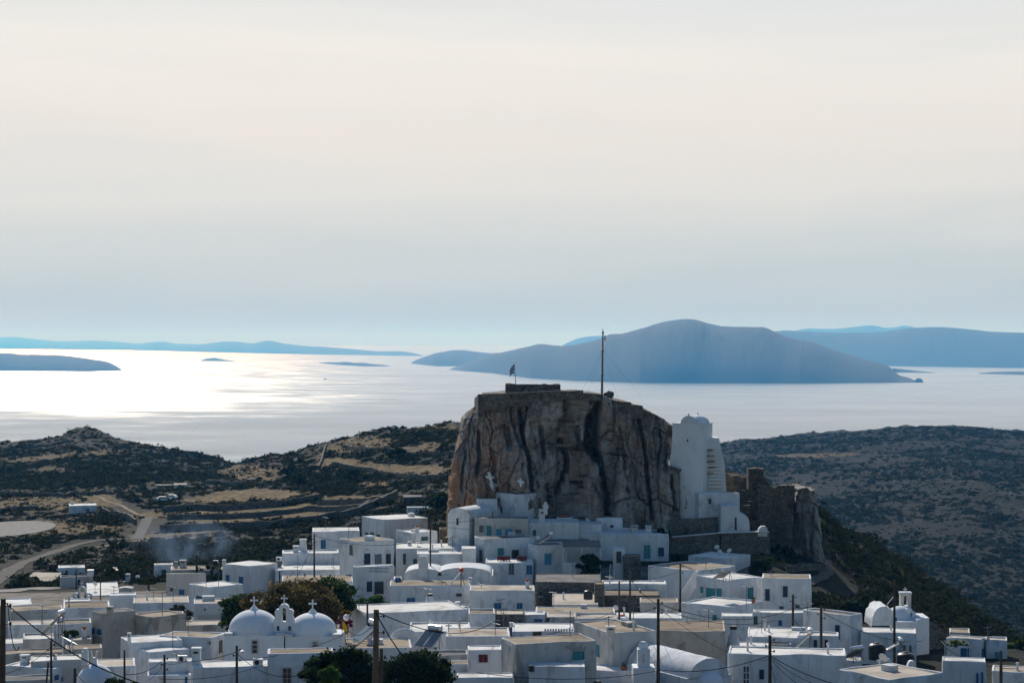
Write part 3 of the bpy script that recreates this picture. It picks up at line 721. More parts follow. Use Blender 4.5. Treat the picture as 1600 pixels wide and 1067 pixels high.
def rockmass(name, left, right, top, d0, depth, zbot, grooves, mat, nu=420, nv=200, nexp=3.2, amp=1.0, seed=0., lean=0.):
    """closed crag. left/right: (py, px) of the two outlines, top: (px,py) of its rim"""
    U = nu; Vn = nv
    t = np.linspace(0, 2*math.pi, U, endpoint=False)
    t = t  # angle; front is -pi/2
    cs = np.sign(np.cos(t))*np.abs(np.cos(t))**(2/nexp); sn = np.sign(np.sin(t))*np.abs(np.sin(t))**(2/nexp)
    ly, lx = zip(*left); ry, rx = zip(*right); tx, ty = zip(*top)
    pts = np.zeros((Vn, U, 3))
    ytop_l, ytop_r = ly[0], ry[0]; ybot = CY-zbot*F/d0
    xrim = lx[0]+(rx[0]-lx[0])*(1+cs)/2
    yrim = np.interp(xrim, tx, ty)
    for j in range(Vn):
        v = 1-j/(Vn-1)
        yl = ybot+(ytop_l-ybot)*v; yr = ybot+(ytop_r-ybot)*v
        a = np.interp(yl, ly, lx); b = np.interp(yr, ry, rx)
        px = a+(b-a)*(1+cs)/2
        py = ybot+(yrim-ybot)*v
        pts[j, :, 0] = (px-CX)/F*d0
        pts[j, :, 1] = d0+sn*depth*(1+.18*(1-v))+lean*v*(sn < 0)
        pts[j, :, 2] = (CY-py)/F*d0
    # displacement
    X, Y, Z = pts[..., 0], pts[..., 1], pts[..., 2]
    fr = np.clip(-sn, 0, 1)[None, :]**.5
    sx_ = X*1.0+seed; sy_ = Y*1.0
    rid = lambda q: 1-np.abs(2*q)
    q1 = fbm(sx_*.16+40, Z*.05+sy_*.08+20, 4, .5); q2 = fbm(sx_*.45+9, Z*.12+sy_*.3, 4, .55); q3 = fbm(sx_*1.5, Z*.7+sy_*1.1, 4, .6)
    q4 = fbm(sx_*.3+70, Z*.5+sy_*.2+11, 4, .5)
    dsp = (2.9*q1+1.5*(rid(q2*1.6)-.75)+.55*q3+.8*q4)*amp
    # jointed blocks: tall slabs, smaller blocks, and open joints between them
    q5 = fbm(sx_*.8+5, Z*.3+sy_*.5+31, 4, .55); q6 = fbm(sx_*2.6+3, Z*1.6+sy_*2+8, 3, .6)
    wx = sx_+1.6*q2+.8*q5; wz = Z+2.2*q4
    g1, c1_ = worley(wx*.26+40, wz*.095+sy_*.05+40); g2, c2_ = worley(wx*.62+11, wz*.30+sy_*.1+20); g3, c3_ = worley(wx*1.5+70, wz*1.0+sy_*.3+60)
    dsp = (2.2*q1+.5*(rid(q2*1.6)-.75)+.8*q4+.4*q5+.3*q6)*amp
    dsp = dsp+amp*(2.3*(c1_-.5)+1.05*(c2_-.5)+.42*(c3_-.5))
    dsp = dsp-amp*(.8*np.exp(-(g1/.05)**2)+.30*np.exp(-(g2/.06)**2)+.16*np.exp(-(g3/.10)**2))
    q7 = fbm(sx_*4.5+13, Z*3.2+sy_*3+2, 3, .6); dsp = dsp+amp*(.30*q7+.5*(rid(fbm(sx_*.9+50, Z*.16+7, 5, .6)*2)-.7))
    for gpts, wd, dp in grooves:
        gx = [g[0] for g in gpts]; gy = [g[1] for g in gpts]
        PX = X/d0*F+CX; PY = CY-Z/d0*F
        xc = np.interp(PY, gy, gx)+2.5*vnoise(PY*.15+seed, PY*0+3.)
        ww = np.interp(PY, gy, wd) if isinstance(wd, (list, tuple)) else wd
        ins = np.clip((PY-gy[0]+4)/8, 0, 1)*np.clip((gy[-1]+4-PY)/8, 0, 1)
        dsp = dsp-dp*np.exp(-(np.abs(PX-xc)/ww)**5)*ins
    edge = np.clip(np.minimum(np.arange(Vn)/6., 1), .12, 1)[:, None]
    pts[..., 1] -= dsp*fr*edge
    side = np.clip(np.abs(cs), 0, 1)[None, :]**4
    pts[..., 0] += np.sign(cs)[None, :]*(fbm(Z*.5+seed+3, Y*.25, 4, .6)*1.3*amp)*side*edge
    pts[..., 2] += (fbm(X*.9+seed, Y*.9, 4)*.5*amp)*np.clip(1-np.arange(Vn)/10., 0, 1)[:, None]
    verts = pts.reshape(-1, 3)
    f = [(j*U+(i+1) % U, j*U+i, (j+1)*U+i, (j+1)*U+(i+1) % U) for j in range(Vn-1) for i in range(U)]
    # cap: shrink rings
    rings = 7; vl = [verts]; base = 0; last = np.arange(U)
    cx_ = pts[0, :, :].mean(0)
    nv0 = len(verts); prev = list(range(U))
    for r_ in range(1, rings+1):
        s = 1-r_/rings*.97
        ring = np.zeros((U, 3)); ring[:, :2] = cx_[None, :2]+(pts[0, :, :2]-cx_[None, :2])*s
        pxr = ring[:, 0]/d0*F+CX
        ring[:, 2] = (CY-np.interp(pxr, tx, ty))/F*d0+fbm(ring[:, 0]*.8+seed, ring[:, 1]*.8, 3)*.5
        vl.append(ring); cur = list(range(nv0, nv0+U)); nv0 += U
        f += [(prev[(i+1) % U], cur[(i+1) % U], cur[i], prev[i]) for i in range(U)][::1]
        prev = cur
    o = np_mesh(name, np.concatenate(vl), np.array([(q[0], q[1], q[2], q[3]) for q in f]), mat)
    bm = bmesh.new(); bm.from_mesh(o.data); bmesh.ops.recalc_face_normals(bm, faces=bm.faces)
    bm.to_mesh(o.data); bm.free(); shape(o.data, 42)
    return o

ROCK_L = [(614, 752), (626, 751), (640, 733), (650, 724), (665, 720), (685, 716), (705, 709), (730, 706), (760, 702), (800, 700), (900, 692)]
ROCK_R = [(664, 1049), (690, 1049), (704, 1049), (712, 1040), (728, 1041), (734, 1080), (745, 1087), (785, 1088), (900, 1096)]
ROCK_T = [(752, 616), (790, 613), (880, 611), (912, 613), (940, 617), (957, 622), (985, 630), (1003, 637), (1030, 652), (1049, 664)]
D_ROCK = 322.
GRV = [([(929, 624), (921, 650), (917, 690), (925, 712)], [4, 9, 10, 6], 9.0), ([(926, 700), (934, 722), (939, 760), (941, 812)], [4, 4, 4.5, 4], 6.0),
       ([(811, 636), (816, 680), (826, 725), (830, 765)], 2.6, 3.4), ([(842, 660), (846, 710)], 3., 1.8), ([(866, 680), (875, 698), (880, 724), (863, 765)], 2.8, 3.4),
       ([(905, 735), (889, 750), (886, 800)], 2.8, 3.0), ([(990, 650), (997, 690), (1003, 735), (1008, 800)], 2.6, 3.2), ([(1032, 690), (1030, 730)], 3.5, 2.),
       ([(1057, 732), (1056, 800)], 3.5, 2.2), ([(748, 668), (747, 735)], 3., 2.), ([(790, 660), (796, 694)], 5., 2.4), ([(727, 690), (722, 760)], 2.5, 1.5),
       ([(770, 690), (776, 770)], 3., 1.3), ([(960, 660), (972, 760)], 2.5, 1.2), ([(900, 640), (896, 700)], 2.5, 1.3), ([(1040, 735), (1042, 790)], 2.6, 1.6), ([(852, 745), (848, 815)], 3, 1.6)]
rock = rockmass('rock_crag', ROCK_L, ROCK_R, ROCK_T, D_ROCK, 13.5, -36.5, GRV, 'rock', 640, 300, amp=1.0)
tag(rock, 'massive grey and ochre limestone crag with a dark vertical cleft above the village', 'rock')

# ------------------------------------------------------------------ masonry and ruins
def rubble(mb, p0, p1, thick, ztop0, ztop1, zbot, step=1.1, jag=.12, seed=0., back=False):
    """a wall from p0 to p1 (x,y) with an uneven crest"""
    p0 = Vector((p0[0], p0[1], 0)); p1 = Vector((p1[0], p1[1], 0)); t = (p1-p0); ln = t.length; t.normalize(); n = Vector((t.y, -t.x, 0))*thick/2
    k = max(2, int(ln/step)); ps = []
    lv = 8
    for i in range(k+1):
        s = i/k; c = p0.lerp(p1, s); zt = ztop0+(ztop1-ztop0)*s+jag*(mnoise.noise(Vector((c.x*1.1+seed, c.y, 3)))+.6*mnoise.noise(Vector((c.x*3+seed, c.y*2, 1))))
        col = []
        for j in range(lv+1):
            z = zbot+(zt-zbot)*j/lv; w_ = .16*mnoise.noise(Vector((c.x*.9+seed, c.y, z*.9)))+.1*mnoise.noise(Vector((c.x*2.7+seed, c.y, z*2.2)))
            col.append(c+n*(1+w_)+Vector((0, 0, z)))
        for j in range(lv, -1, -1):
            z = zbot+(zt-zbot)*j/lv; col.append(c-n+Vector((0, 0, z)))
        ps += col
    m_ = 2*(lv+1); fs = []
    for i in range(k):
        for q in range(m_): fs.append((i*m_+q, i*m_+(q+1) % m_, (i+1)*m_+(q+1) % m_, (i+1)*m_+q))
    fs += [tuple(reversed(range(m_))), tuple(k*m_+q for q in range(m_))]
    mb.add(ps, fs)
def fixn(o):
    bm = bmesh.new(); bm.from_mesh(o.data); bmesh.ops.recalc_face_normals(bm, faces=bm.faces); bm.to_mesh(o.data); bm.free(); return o
def pw(px0, py0, px1, py1, d0, d1, thick, ybot, mat, name, label, cat='wall', group=None, jag=.12, step=1.1):
    """wall given by its crest in the picture"""
    mb = MB(); a = P(px0, py0, d0); b = P(px1, py1, d1)
    rubble(mb, (a.x, a.y), (b.x, b.y), thick, a.z, b.z, min(P(0, ybot, d0).z, P(0, ybot, d1).z), step, jag, px0)
    o = fixn(mb.build(name, mat, smooth=40)); return tag(o, label, cat, group)
# castle ring wall on the rim
dF = D_ROCK-13.2
t = thing('fortress_wall', P(830, 625, dF), 'weathered rubble parapet along the rim of the great crag', 'wall')
for k, (x0, y0, x1, y1, yb) in enumerate([(752.5, 615.5, 792, 614, 640), (792, 613.5, 860, 611, 634), (860, 610.5, 911, 610, 624), (911, 613.5, 942, 616, 626)]):
    mb = MB(); dd = dF-.2-.12*k
    a, b = P(x0, y0, dd), P(x1, y1, dd); rubble(mb, (a.x, a.y), (b.x, b.y), 1.5, a.z, b.z, P(0, yb, dd).z, .7, .10, x0)
    fixn(mb.build('parapet', 'fortstone', t, 40))
mb = MB(); a, b = P(753, 616, dF), P(747, 622, D_ROCK-4)
rubble(mb, (a.x, a.y), (b.x, b.y), 1.2, a.z, P(0, 626, dF).z, P(0, 646, dF).z, .6, .3, 4.); fixn(mb.build('parapet', 'fortstone', t, 40))
for (x0, y0, x1, dd) in ((956, 625, 986, dF+.3), (985, 631.5, 1004, dF+1.2), (1003, 640.5, 1016, dF+2.2), (1015, 648, 1032, dF+3.6), (1031, 661, 1050, dF+5)):
    mb = MB(); a, b = P(x0, y0, dd), P(x1, y0+(4 if x0 == 956 else 2.4 if x0 < 1010 else 4), dd)
    rubble(mb, (a.x, a.y), (b.x, b.y), 1.6, a.z, b.z, P(0, y0+22, dd).z, .7, .15, x0); fixn(mb.build('stepped_parapet', 'fortstone', t, 40))
t = thing('fort_enclosure', P(832, 613, D_ROCK-6), 'low square rubble enclosure standing on top of the great crag', 'ruin')
A, B = P(790, 600.2, D_ROCK-8), P(875, 600.5, D_ROCK-6.8); Cc = P(806, 599.8, D_ROCK-1)
mb = MB(); rubble(mb, (A.x, A.y), (B.x, B.y), .9, A.z+.05, B.z, P(0, 618, D_ROCK-9).z, .6, .14, 1.); fixn(mb.build('front_wall', 'fortstone', t, 40))
mb = MB(); rubble(mb, (A.x+.45, A.y+.5), (A.x+.45, A.y+7.), .9, A.z+.05, A.z+.05, P(0, 618, D_ROCK-9).z, .6, .1, 5.); fixn(mb.build('side_wall', 'fortstone', t, 40))
mb = MB(); rubble(mb, (B.x-.5, B.y+.5), (B.x-.5, B.y+6.), .9, B.z, B.z, P(0, 618, D_ROCK-9).z, .6, .1, 9.); fixn(mb.build('side_wall', 'fortstone', t, 40))
# boulders by the mast
for (x, y, r, lab) in ((953, 616.5, .62, 'round boulder on the rim right of the tall mast'), (946.5, 616, .36, 'small boulder between the mast foot and the bigger round boulder')):
    bm = bmesh.new(); bmesh.ops.create_icosphere(bm, subdivisions=3, radius=r)
    c = P(x, y, D_ROCK-8)
    for v in bm.verts: v.co = v.co*(1+.25*mnoise.noise(v.co*2.2+Vector((x, 0, 0))))+c
    me = bpy.data.meshes.new('boulder'); bm.to_mesh(me); bm.free(); me.materials.append(MATS['fortstone'])
    o = bpy.data.objects.new('boulder', me); COL.objects.link(o); tag(o, lab, 'boulder', 'boulders on the crag rim')
# mast with guy wires
d = D_ROCK-7
t = thing('radio_mast', P(941, 617, d), 'tall thin mast with guy wires on the crag, dark against the islands', 'mast')
top = P(942, 522, d); ft = P(940.5, 618, d)
mb = MB(); mb.tube([ft, ft.lerp(top, .35), ft.lerp(top, .72), top], [.20, .17, .14, .10], 10); mb.build('pole', 'antenna', t, 60)
mb = MB(); mb.lathe(top, [(.05, 0), (.16, .05), (.2, .25), (.08, .42), (.03, .9)], 10); mb.build('top_lamp', 'antenna', t, 60)
mb = MB(); q = ft.lerp(top, .93); mb.tube([q, q+Vector((.35, 0, .1))], .04, 6); mb.tube([q+Vector((.35, 0, -.35)), q+Vector((.35, 0, .4))], .09, 8); mb.build('aerial', 'antenna', t)
for s, z in ((.74, 0), (.35, 1)):
    q = ft.lerp(top, s); mb = MB(); mb.lathe(q-Vector((0, 0, .15)), [(.15, 0), (.26, .05), (.26, .25), (.15, .3)], 10); mb.build('collar', 'antenna', t)
for dx, dy in ((-2.6, -2), (2.3, -3.0), (6.5, 3), (-3.5, 4)):
    mb = MB(); q = ft.lerp(top, .74); mb.tube([q, Vector((ft.x+dx, ft.y+dy, ft.z-.3))], .011, 4); mb.build('guy_wire', 'wire', t)
# flag at the enclosure
d = D_ROCK-7.6
f0, f1 = P(806, 603, d), P(803.8, 569, d)
t = thing('flagpole', f0, 'thin flagpole leaning over the low enclosure on the crag', 'flagpole')
mb = MB(); mb.tube([f0, f1], [.06, .04], 8); mb.build('pole', 'antenna', t); mb = MB(); mb.lathe(f1, [(.03, 0), (.07, .05), (.07, .12), (.02, .18)], 8); mb.build('finial', 'antenna', t)
def flag(p, u, drop, ln, mats, label, name='flag'):
    """a limp flag: p = top of hoist, u = fly direction"""
    root = thing(name, p, label, 'flag')
    n = len(mats); NS = 14
    for k, mt in enumerate(mats):
        vs = []; 
        for i in range(NS+1):
            s = i/NS
            for e in (k/n, (k+1)/n):
                sag = s*s*.9*ln
                fold = .10*ln*math.sin(s*9+e*2.)*s
                q = p+u*(s*ln*.72)+Vector((0, fold, -e*drop*(1-.25*s)-sag)); vs.append(q)
        fs = [(2*i, 2*i+1, 2*i+3, 2*i+2) for i in range(NS)]
        b = MB(); b.add(vs, fs); o = b.build('stripe' if n > 2 else 'cloth', mt, root, 180)
        md = o.modifiers.new('thickness', 'SOLIDIFY'); md.thickness = .012
    return root
flag(f1-Vector((.03, 0, .1)), Vector((-1, .25, 0)).normalized(), 1.35, 1.05, ['flagblue', 'flagwhite', 'flagblue', 'flagwhite', 'flagblue'], 'limp blue and white striped flag on the crag enclosure')

# white chapel tower with its stairs
d = 312.
def chapel():
    t = thing('chapel_tower', P(1085, 780, d), 'tall white tower chapel with arched vault against the right side of the crag', 'chapel')
    # front face plane: x from 1051 to 1098 at d, right face to 1113
    A = P(1050.5, 662.5, d); B = P(1099, 662.5, d-2.3); fw = Vector((B.x-A.x, B.y-A.y, 0)); fl = fw.length; fu = fw.normalized(); fn = Vector((fu.y, -fu.x, 0)); bk = -fn
    # right face length: to px 1113.5
    k = (1113.2-CX)/F; s = (k*B.y-B.x)/(bk.x-k*bk.y); dep = s
    zt = A.z; zb = P(0, 822, d).z
    K = 40; mbw = MB()
    # body with a tapering foot on the left
    def ring(z):
        f = min(max((P(0, 690, d).z-z)/6.5, 0), 1)
        e = .8*f
        return [A-fu*e-fn*0+Vector((0, 0, z-A.z)), B+fn*.25*f+Vector((0, 0, z-B.z)), B+bk*dep+Vector((0, 0, z-B.z)), A+bk*dep-fu*e*.6+Vector((0, 0, z-A.z))]
    zs = np.linspace(zb, zt, 12); vs = []; 
    for z in zs: vs += ring(z)
    fs = [(j*4+q, j*4+(q+1) % 4, (j+1)*4+(q+1) % 4, (j+1)*4+q) for j in range(11) for q in range(4)]+[(44, 45, 46, 47)]
    mbw.add(vs, fs); fixn(mbw.build('wall', 'domewhite', t))
    # front gable arch and barrel running back
    c0 = A+fu*(fl*.53); R = fl*.27
    def barrel(c, u, b, R, ln, rise, name):
        mb = MB(); arc = [c+u*(R*math.cos(a))+Vector((0, 0, rise*math.sin(a))) for a in np.linspace(0, math.pi, 20)]
        mb.prism([p+b*.004 for p in arc], b*ln); return fixn(mb.build(name, 'domewhite', t, 35))
    barrel(c0-fn*-.003, fu, bk, R, dep*.96, R*.98, 'barrel_vault')
    cm = B+bk*(dep*.5)-fu*.05
    cd = A+fu*(fl*.66)+bk*(dep*.55); Rd_ = min(dep*.46, fl*.40)
    b = MB(); b.lathe(cd, [(Rd_*1.05, -.1), (Rd_*1.02, .1)]+[(Rd_*math.cos(a), .1+Rd_*.72*math.sin(a)) for a in np.linspace(.08, math.pi/2-.04, 12)], 32); b.build('dome', 'domewhite', t, 50)
    # low parapet shoulders
    mb = MB(); m_ = A.lerp(B, .5)+bk*dep*.5
    mb.box(m_+Vector((0, 0, .06)), fu*(fl*.5+.05), bk*(dep*.5+.05), (0, 0, .07)); mb.build('cornice', 'domewhite', t)
    for q, h in ((c0+Vector((0, 0, R*.98)), .32), (cd+Vector((0, 0, Rd_*.80)), .3)):
        b = MB(); b.tube([q, q+Vector((0, 0, h))], .07, 6); b.tube([q+Vector((-.1, 0, h*.7)), q+Vector((.1, 0, h*.7))], .05, 6); b.build('cross', 'greywood', t)
    wq = P(1073.5, 687.5, d)+fn*.02; wq.y = A.y+ (wq.x-A.x)*fu.y/fu.x - .03
    b = MB(); b.box(wq, fu*.09, fn*.08, (0, 0, .2)); b.build('window', 'dark', t)
    # stair block to the right
    C0 = P(1112.5, 684, d+2.5); 
    b = MB(); q0 = B+bk*.2
    prof = [P(1100, 684, d-.2), P(1123.5, 684, d-.2), P(1126, 700, d-.2), P(1132, 722, d-.2), P(1135, 766, d-.2), P(1126, 806, d-.2), P(1096, 806, d-.2)]
    b.prism(prof, (0, 3.4, 0)); fixn(b.build('stair_buttress', 'domewhite', t))
    for i in range(12):
        y = 700+i*5.4; xa = 1106+2*math.sin(i)+max(0, i-8)*.6; xb = 1126+i*.62-max(0, i-8)*1.2
        a_, b_ = P(xa, y, d-.25), P(xb, y, d-.25); mb = MB()
        mb.box((a_+b_)/2+Vector((0, -.10-.045*i, 0)), ((b_.x-a_.x)/2, 0, 0), (0, .04+.022*i, 0), (0, 0, .10)); mb.build('stair_tread', 'domewhite', t)
    for i in range(5):
        a_ = P(1108+1.4*i % 5, 703+i*9.0, d-.6); mb = MB(); mb.box(a_, (.55, 0, 0), (0, .4, 0), (0, 0, .09)); mb.build('hollow', 'ochrestone', t)
    return t
chapel()

# right-hand ruins
ruin = rockmass('ruined_crag', [(770, 1240), (800, 1236), (850, 1218), (925, 1200)], [(764, 1270), (776, 1274), (805, 1277), (840, 1281), (862, 1283), (885, 1291), (925, 1302)],
                [(1240, 761), (1252, 758), (1258, 762), (1270, 763)], 312, 5.5, -37.5, [([(1238, 800), (1236, 850)], 6, 2.8), ([(1262, 790), (1258, 860)], 2.5, 1.2)], 'rock', 240, 170, 2.6, 1.0, 33.)
tag(ruin, 'jagged weathered rock pillar ending the ruined wall right of the white tower', 'rock')
t = thing('ruined_building', P(1200, 850, 310), 'roofless brown stone ruin with a tall broken stub beside the rock pillar', 'ruin')
def rw(x0, y0, x1, y1, yb, d0, d1, th, nm, jag=.5, st=.4):
    mb = MB(); a, b = P(x0, y0, d0), P(x1, y1, d1); rubble(mb, (a.x, a.y), (b.x, b.y), th, a.z, b.z, P(0, yb, min(d0, d1)).z, st, jag, x0*1.3); fixn(mb.build(nm, 'ruinstone', t, 40))
rw(1168, 731, 1192, 731, 800, 313, 313, 2.4, 'broken_stub', .25)
rw(1190, 742, 1206, 757, 850, 311.6, 311, 2.0, 'broken_wall')
rw(1184, 757, 1214, 762, 862, 309.6, 309, 1.5, 'front_wall')
rw(1214, 757.5, 1241, 757.5, 866, 309.2, 308.6, 1.7, 'front_wall', .15)
rw(1154, 768, 1186, 762, 842, 314, 311.5, 1.2, 'back_wall', .3)
rw(1152, 786, 1172, 789, 838, 309, 309, .8, 'broken_wall', .25)
rw(1136, 738, 1170, 746, 780, 320, 317, 3.0, 'rubble_heap', .6)
rw(1145, 758, 1184, 757, 775, 318, 315, 2.0, 'rubble_heap', .4)
mb = MB(); q = P(1210, 818, 308.1)
arch = [q+Vector((sx_*.32, 0, z)) for sx_, z in ((-1, -.65), (1, -.65), (1, .35), (.7, .6), (0, .72), (-.7, .6), (-1, .35))]
mb.prism(arch, (0, .5, 0)); mb.build('window_niche', 'dark', t)
mb = MB(); q = P(1177, 821, 308.6); mb.box(q, (.62, 0, 0), (0, .3, 0), (0, 0, .78)); mb.build('doorway', 'dark', t)
mb = MB(); q = P(1174, 790, 310.2); mb.box(q, (.5, 0, 0), (0, .4, 0), (0, 0, .75)); mb.build('doorway', 'dark', t)
# a lower white house and steps under the tower: built with the houses. Retaining walls:
pw(1044, 840, 1125, 833.5, 303, 301, 1.0, 882, 'stone', 'retaining_wall', 'long dark retaining wall below the white tower chapel', 'wall', None, .06)
pw(1125, 833.5, 1201, 831, 301, 303, 1.0, 884, 'stone', 'retaining_wall', 'right stretch of retaining wall below the white house and the ruin', 'wall', None, .06)
pw(1046, 812, 1120, 808, 308, 306.5, .9, 850, 'stone', 'garden_wall', 'upper dry stone garden wall left of the lower white tower house', 'wall', None, .1)
a, b = P(1046, 802.5, 312), P(1097, 790.5, 311)
pw(1044, 803, 1098, 791, 312.6, 311.4, .5, 830, 'stone', 'garden_wall', 'slanting dark garden wall with white coping at the foot of the tower', 'wall', None, .03)
mb = MB(); mb.box((a+b)/2+Vector((0, -.3, .05)), (b-a)/2, (0, .3, 0), (0, 0, .09)); tag(mb.build('wall_coping', 'white'), 'white coping slanting up the garden wall at the tower foot', 'coping')
for (x0, y0, x1, y1, d0, d1) in ((1050, 838.5, 1125, 832, 302.4, 300.4), (1125, 832, 1200, 829.6, 300.4, 302.4)):
    a, b = P(x0, y0, d0), P(x1, y1, d1); mb = MB(); mb.box((a+b)/2+Vector((0, -.2, .02)), (b-a)/2, (0, .35, 0), (0, 0, .06))
    tag(mb.build('wall_coping', 'white'), 'thin white line of coping along the %s retaining wall' % ('left' if x0 < 1100 else 'right'), 'coping')

# whitewashed crosses on the rock face
rb = BVHTree.FromPolygons([v.co for v in rock.data.vertices], [p.vertices for p in rock.data.polygons])
def painted(poly, label, name='painted_cross'):
    """flat whitewash shape laid on the rock: fine strips that follow the rock"""
    xs = [p[0] for p in poly]; ys = [p[1] for p in poly]; st = .8
    gx = np.arange(min(xs)-1, max(xs)+1.1, st); gy = np.arange(min(ys)-1, max(ys)+1.1, st); vs = {}; V = []; fs = []
    def gv(i, j):
        if (i, j) not in vs:
            a = P(gx[i], gy[j], 1.); h = rb.ray_cast(Vector((0, 0, 0)), a.normalized())
            q = h[0] if h[0] is not None else P(gx[i], gy[j], 308)
            q = q*(1-.10/q.length); vs[(i, j)] = len(V); V.append(q)
        return vs[(i, j)]
    MX, MY = np.meshgrid(gx[:-1]+st/2, gy[:-1]+st/2, indexing='ij'); ins = inpoly(MX, MY, poly)
    for i in range(len(gx)-1):
        for j in range(len(gy)-1):
            if ins[i, j]: fs.append((gv(i, j), gv(i, j+1), gv(i+1, j+1), gv(i+1, j)))
    b = MB(); b.add(V, fs); o = b.build(name, 'whitepaint', smooth=180)
    md = o.modifiers.new('thickness', 'SOLIDIFY'); md.thickness = .05; md.offset = 1
    return tag(o, label, 'cross')
painted([(762, 738), (766, 738), (767, 743), (772.5, 743), (773, 747), (768.5, 747.5), (769, 753), (774, 754), (778, 758), (776, 763), (772, 767), (767, 761), (763, 755), (766, 753), (764.5, 748), (759, 746), (759, 743), (763, 743)],
        'larger whitewashed cross and blotch painted on the rock above the church')
painted([(811, 747), (814, 746), (815, 750), (819, 752), (818, 755), (815, 755), (816, 760), (813, 760), (811.5, 754), (808, 752), (809, 749.5), (812, 750.5)],
        'smaller tilted whitewashed cross painted on the rock face')
# ------------------------------------------------------------------ houses
def near_d(px, yt, h):
    lo, hi = 110., 345.
    k = (px-CX)/F; s = (CY-yt)/F
    best = None
    for d in np.arange(lo, hi, 1.0):
        e = s*d-(ground(k*d, d)+h)
        if e <= 0: return d
    return hi
PANEL = {'blue': 'blue', 'navy': 'navy', 'teal': 'teal', 'sky': 'sky_blue', 'green': 'green', 'dark': 'dark', 'red': 'darkred', 'grey': 'greywood', 'glass': 'glasspane'}
class Face:
    def __init__(s, C, U, nrm): s.C, s.U, s.n = C, U, nrm
    def at(s, px, py):
        k = (px-CX)/F; t = (k*s.C.y-s.C.x)/(s.U.x-k*s.U.y); d = s.C.y+t*s.U.y
        return Vector((k*d, d, (CY-py)/F*d)), d, max(abs(s.U.x-k*s.U.y), .18)
def opening(root, fc, px, py, w, h, col, kind='window', style=None):
    c, d, sc = fc.at(px, py); wm = min(w/F*d/sc, 3.2)/2; hm = h/F*d/2
    u, n, z = fc.U, fc.n, Vector((0, 0, 1)); c = c+n*.03
    mat = PANEL[col]
    fr = MB(); f = .07
    for sgn in (-1, 1):
        fr.box(c+u*sgn*(wm-f/2)+n*.035, u*f/2, n*.06, z*hm)
    fr.box(c+z*(hm-f/2)+n*.033, u*(wm-f), n*.055, z*f/2)
    if kind != 'door': fr.box(c-z*(hm-f/2)+n*.033, u*(wm-f), n*.055, z*f/2)
    fmat = {'dark': 'greywood', 'glass': 'whitepaint'}.get(col, mat)
    if style == 'muntin': fmat = 'blue'
    if style == 'surround': fmat = 'surround'
    o = fr.build(kind if kind != 'door' else 'door', fmat, root)
    p = MB()
    if style == 'muntin' or col == 'glass':
        p.box(c, u*(wm-f), n*.03, z*(hm-f)); p.build('pane', 'glasspane', o)
        b = MB(); b.box(c+n*.04, u*.035, n*.015, z*(hm-f))
        for q in (-.35, .3): b.box(c+n*.042+z*hm*q, u*(wm-f), n*.012, z*.03)
        b.build('muntin', fmat, o)
    else:
        hw = (wm-f)/2-.01
        if wm > .3 and col != 'dark':
            for sgn in (-1, 1):
                p = MB(); p.box(c+u*sgn*(hw+.015), u*hw, n*.035, z*(hm-f))
                p.box(c+u*sgn*(hw+.015)+n*.04, u*hw*.62, n*.006, z*(hm-f)*.38-z*.0)
                p.build('shutter' if kind != 'door' else 'door_leaf', mat, o)
        else:
            p.box(c, u*(wm-f), n*.03, z*(hm-f)); p.build('pane' if kind != 'door' else 'door_leaf', mat, o)
    if kind != 'door':
        s_ = MB(); s_.box(c-z*(hm+.05)+n*.05, u*(wm+.08), n*.10, z*.05); s_.build('sill', 'white', o)
    if style == 'arch':
        s_ = MB(); pts = [c+u*(wm+.15)*math.cos(a)+z*(hm+.1+.45*math.sin(a))+n*.06 for a in np.linspace(0, math.pi, 9)]
        s_.tube(pts, .07, 6); s_.build('arched_hood', 'white', o)
    return o
def chimney(root, px, ytop, w, d, zb, style='box', mat='white'):
    c = P(px, ytop, d); wm = w/F*d/2; mb = MB(); ht = c.z-zb
    if style == 'cone':
        mb.lathe((c.x, d, zb), [(wm*1.9, 0), (wm*1.8, ht*.12), (wm*1.1, ht*.82), (wm*1.05, ht*.84)], 20); o = mb.build('chimney', mat, root, 50)
        k = MB(); k.lathe((c.x, d, zb+ht*.84), [(wm*1.0, 0), (wm*1.0, ht*.16)], 20); k.build('chimney_pot', 'black', o, 50); return o
    if style == 'taper':
        q = [(1.35, 0), (1.0, .86), (1.25, .88), (1.25, .96), (.9, 1.0)]
    elif style == 'pot':
        q = [(1.0, 0), (1.0, .72)]
    else:
        q = [(1.0, 0), (1.0, .86), (1.18, .88), (1.18, 1.0)]
    vs = []
    for r, t in q:
        for a, b in ((-1, -1), (1, -1), (1, 1), (-1, 1)): vs.append((c.x+a*r*wm, d+b*r*wm, zb+ht*t))
    fs = [(j*4+k, j*4+(k+1) % 4, (j+1)*4+(k+1) % 4, (j+1)*4+k) for j in range(len(q)-1) for k in range(4)]
    n = (len(q)-1)*4; fs += [(n, n+1, n+2, n+3)]
    mb.add(vs, fs); o = mb.build('chimney', mat, root)
    if style == 'pot':
        k = MB(); k.lathe((c.x, d, zb+ht*.72), [(wm*.6, 0), (wm*.9, ht*.14), (wm*.7, ht*.28)], 14); k.build('chimney_pot', 'terracotta', o, 50)
    elif style == 'taper':
        pass
    else:
        k = MB(); k.box((c.x, d-wm*1.0, zb+ht*.74), (wm*.55, 0, 0), (0, .03, 0), (0, 0, ht*.06)); k.build('smoke_slot', 'dark', o)
    return o
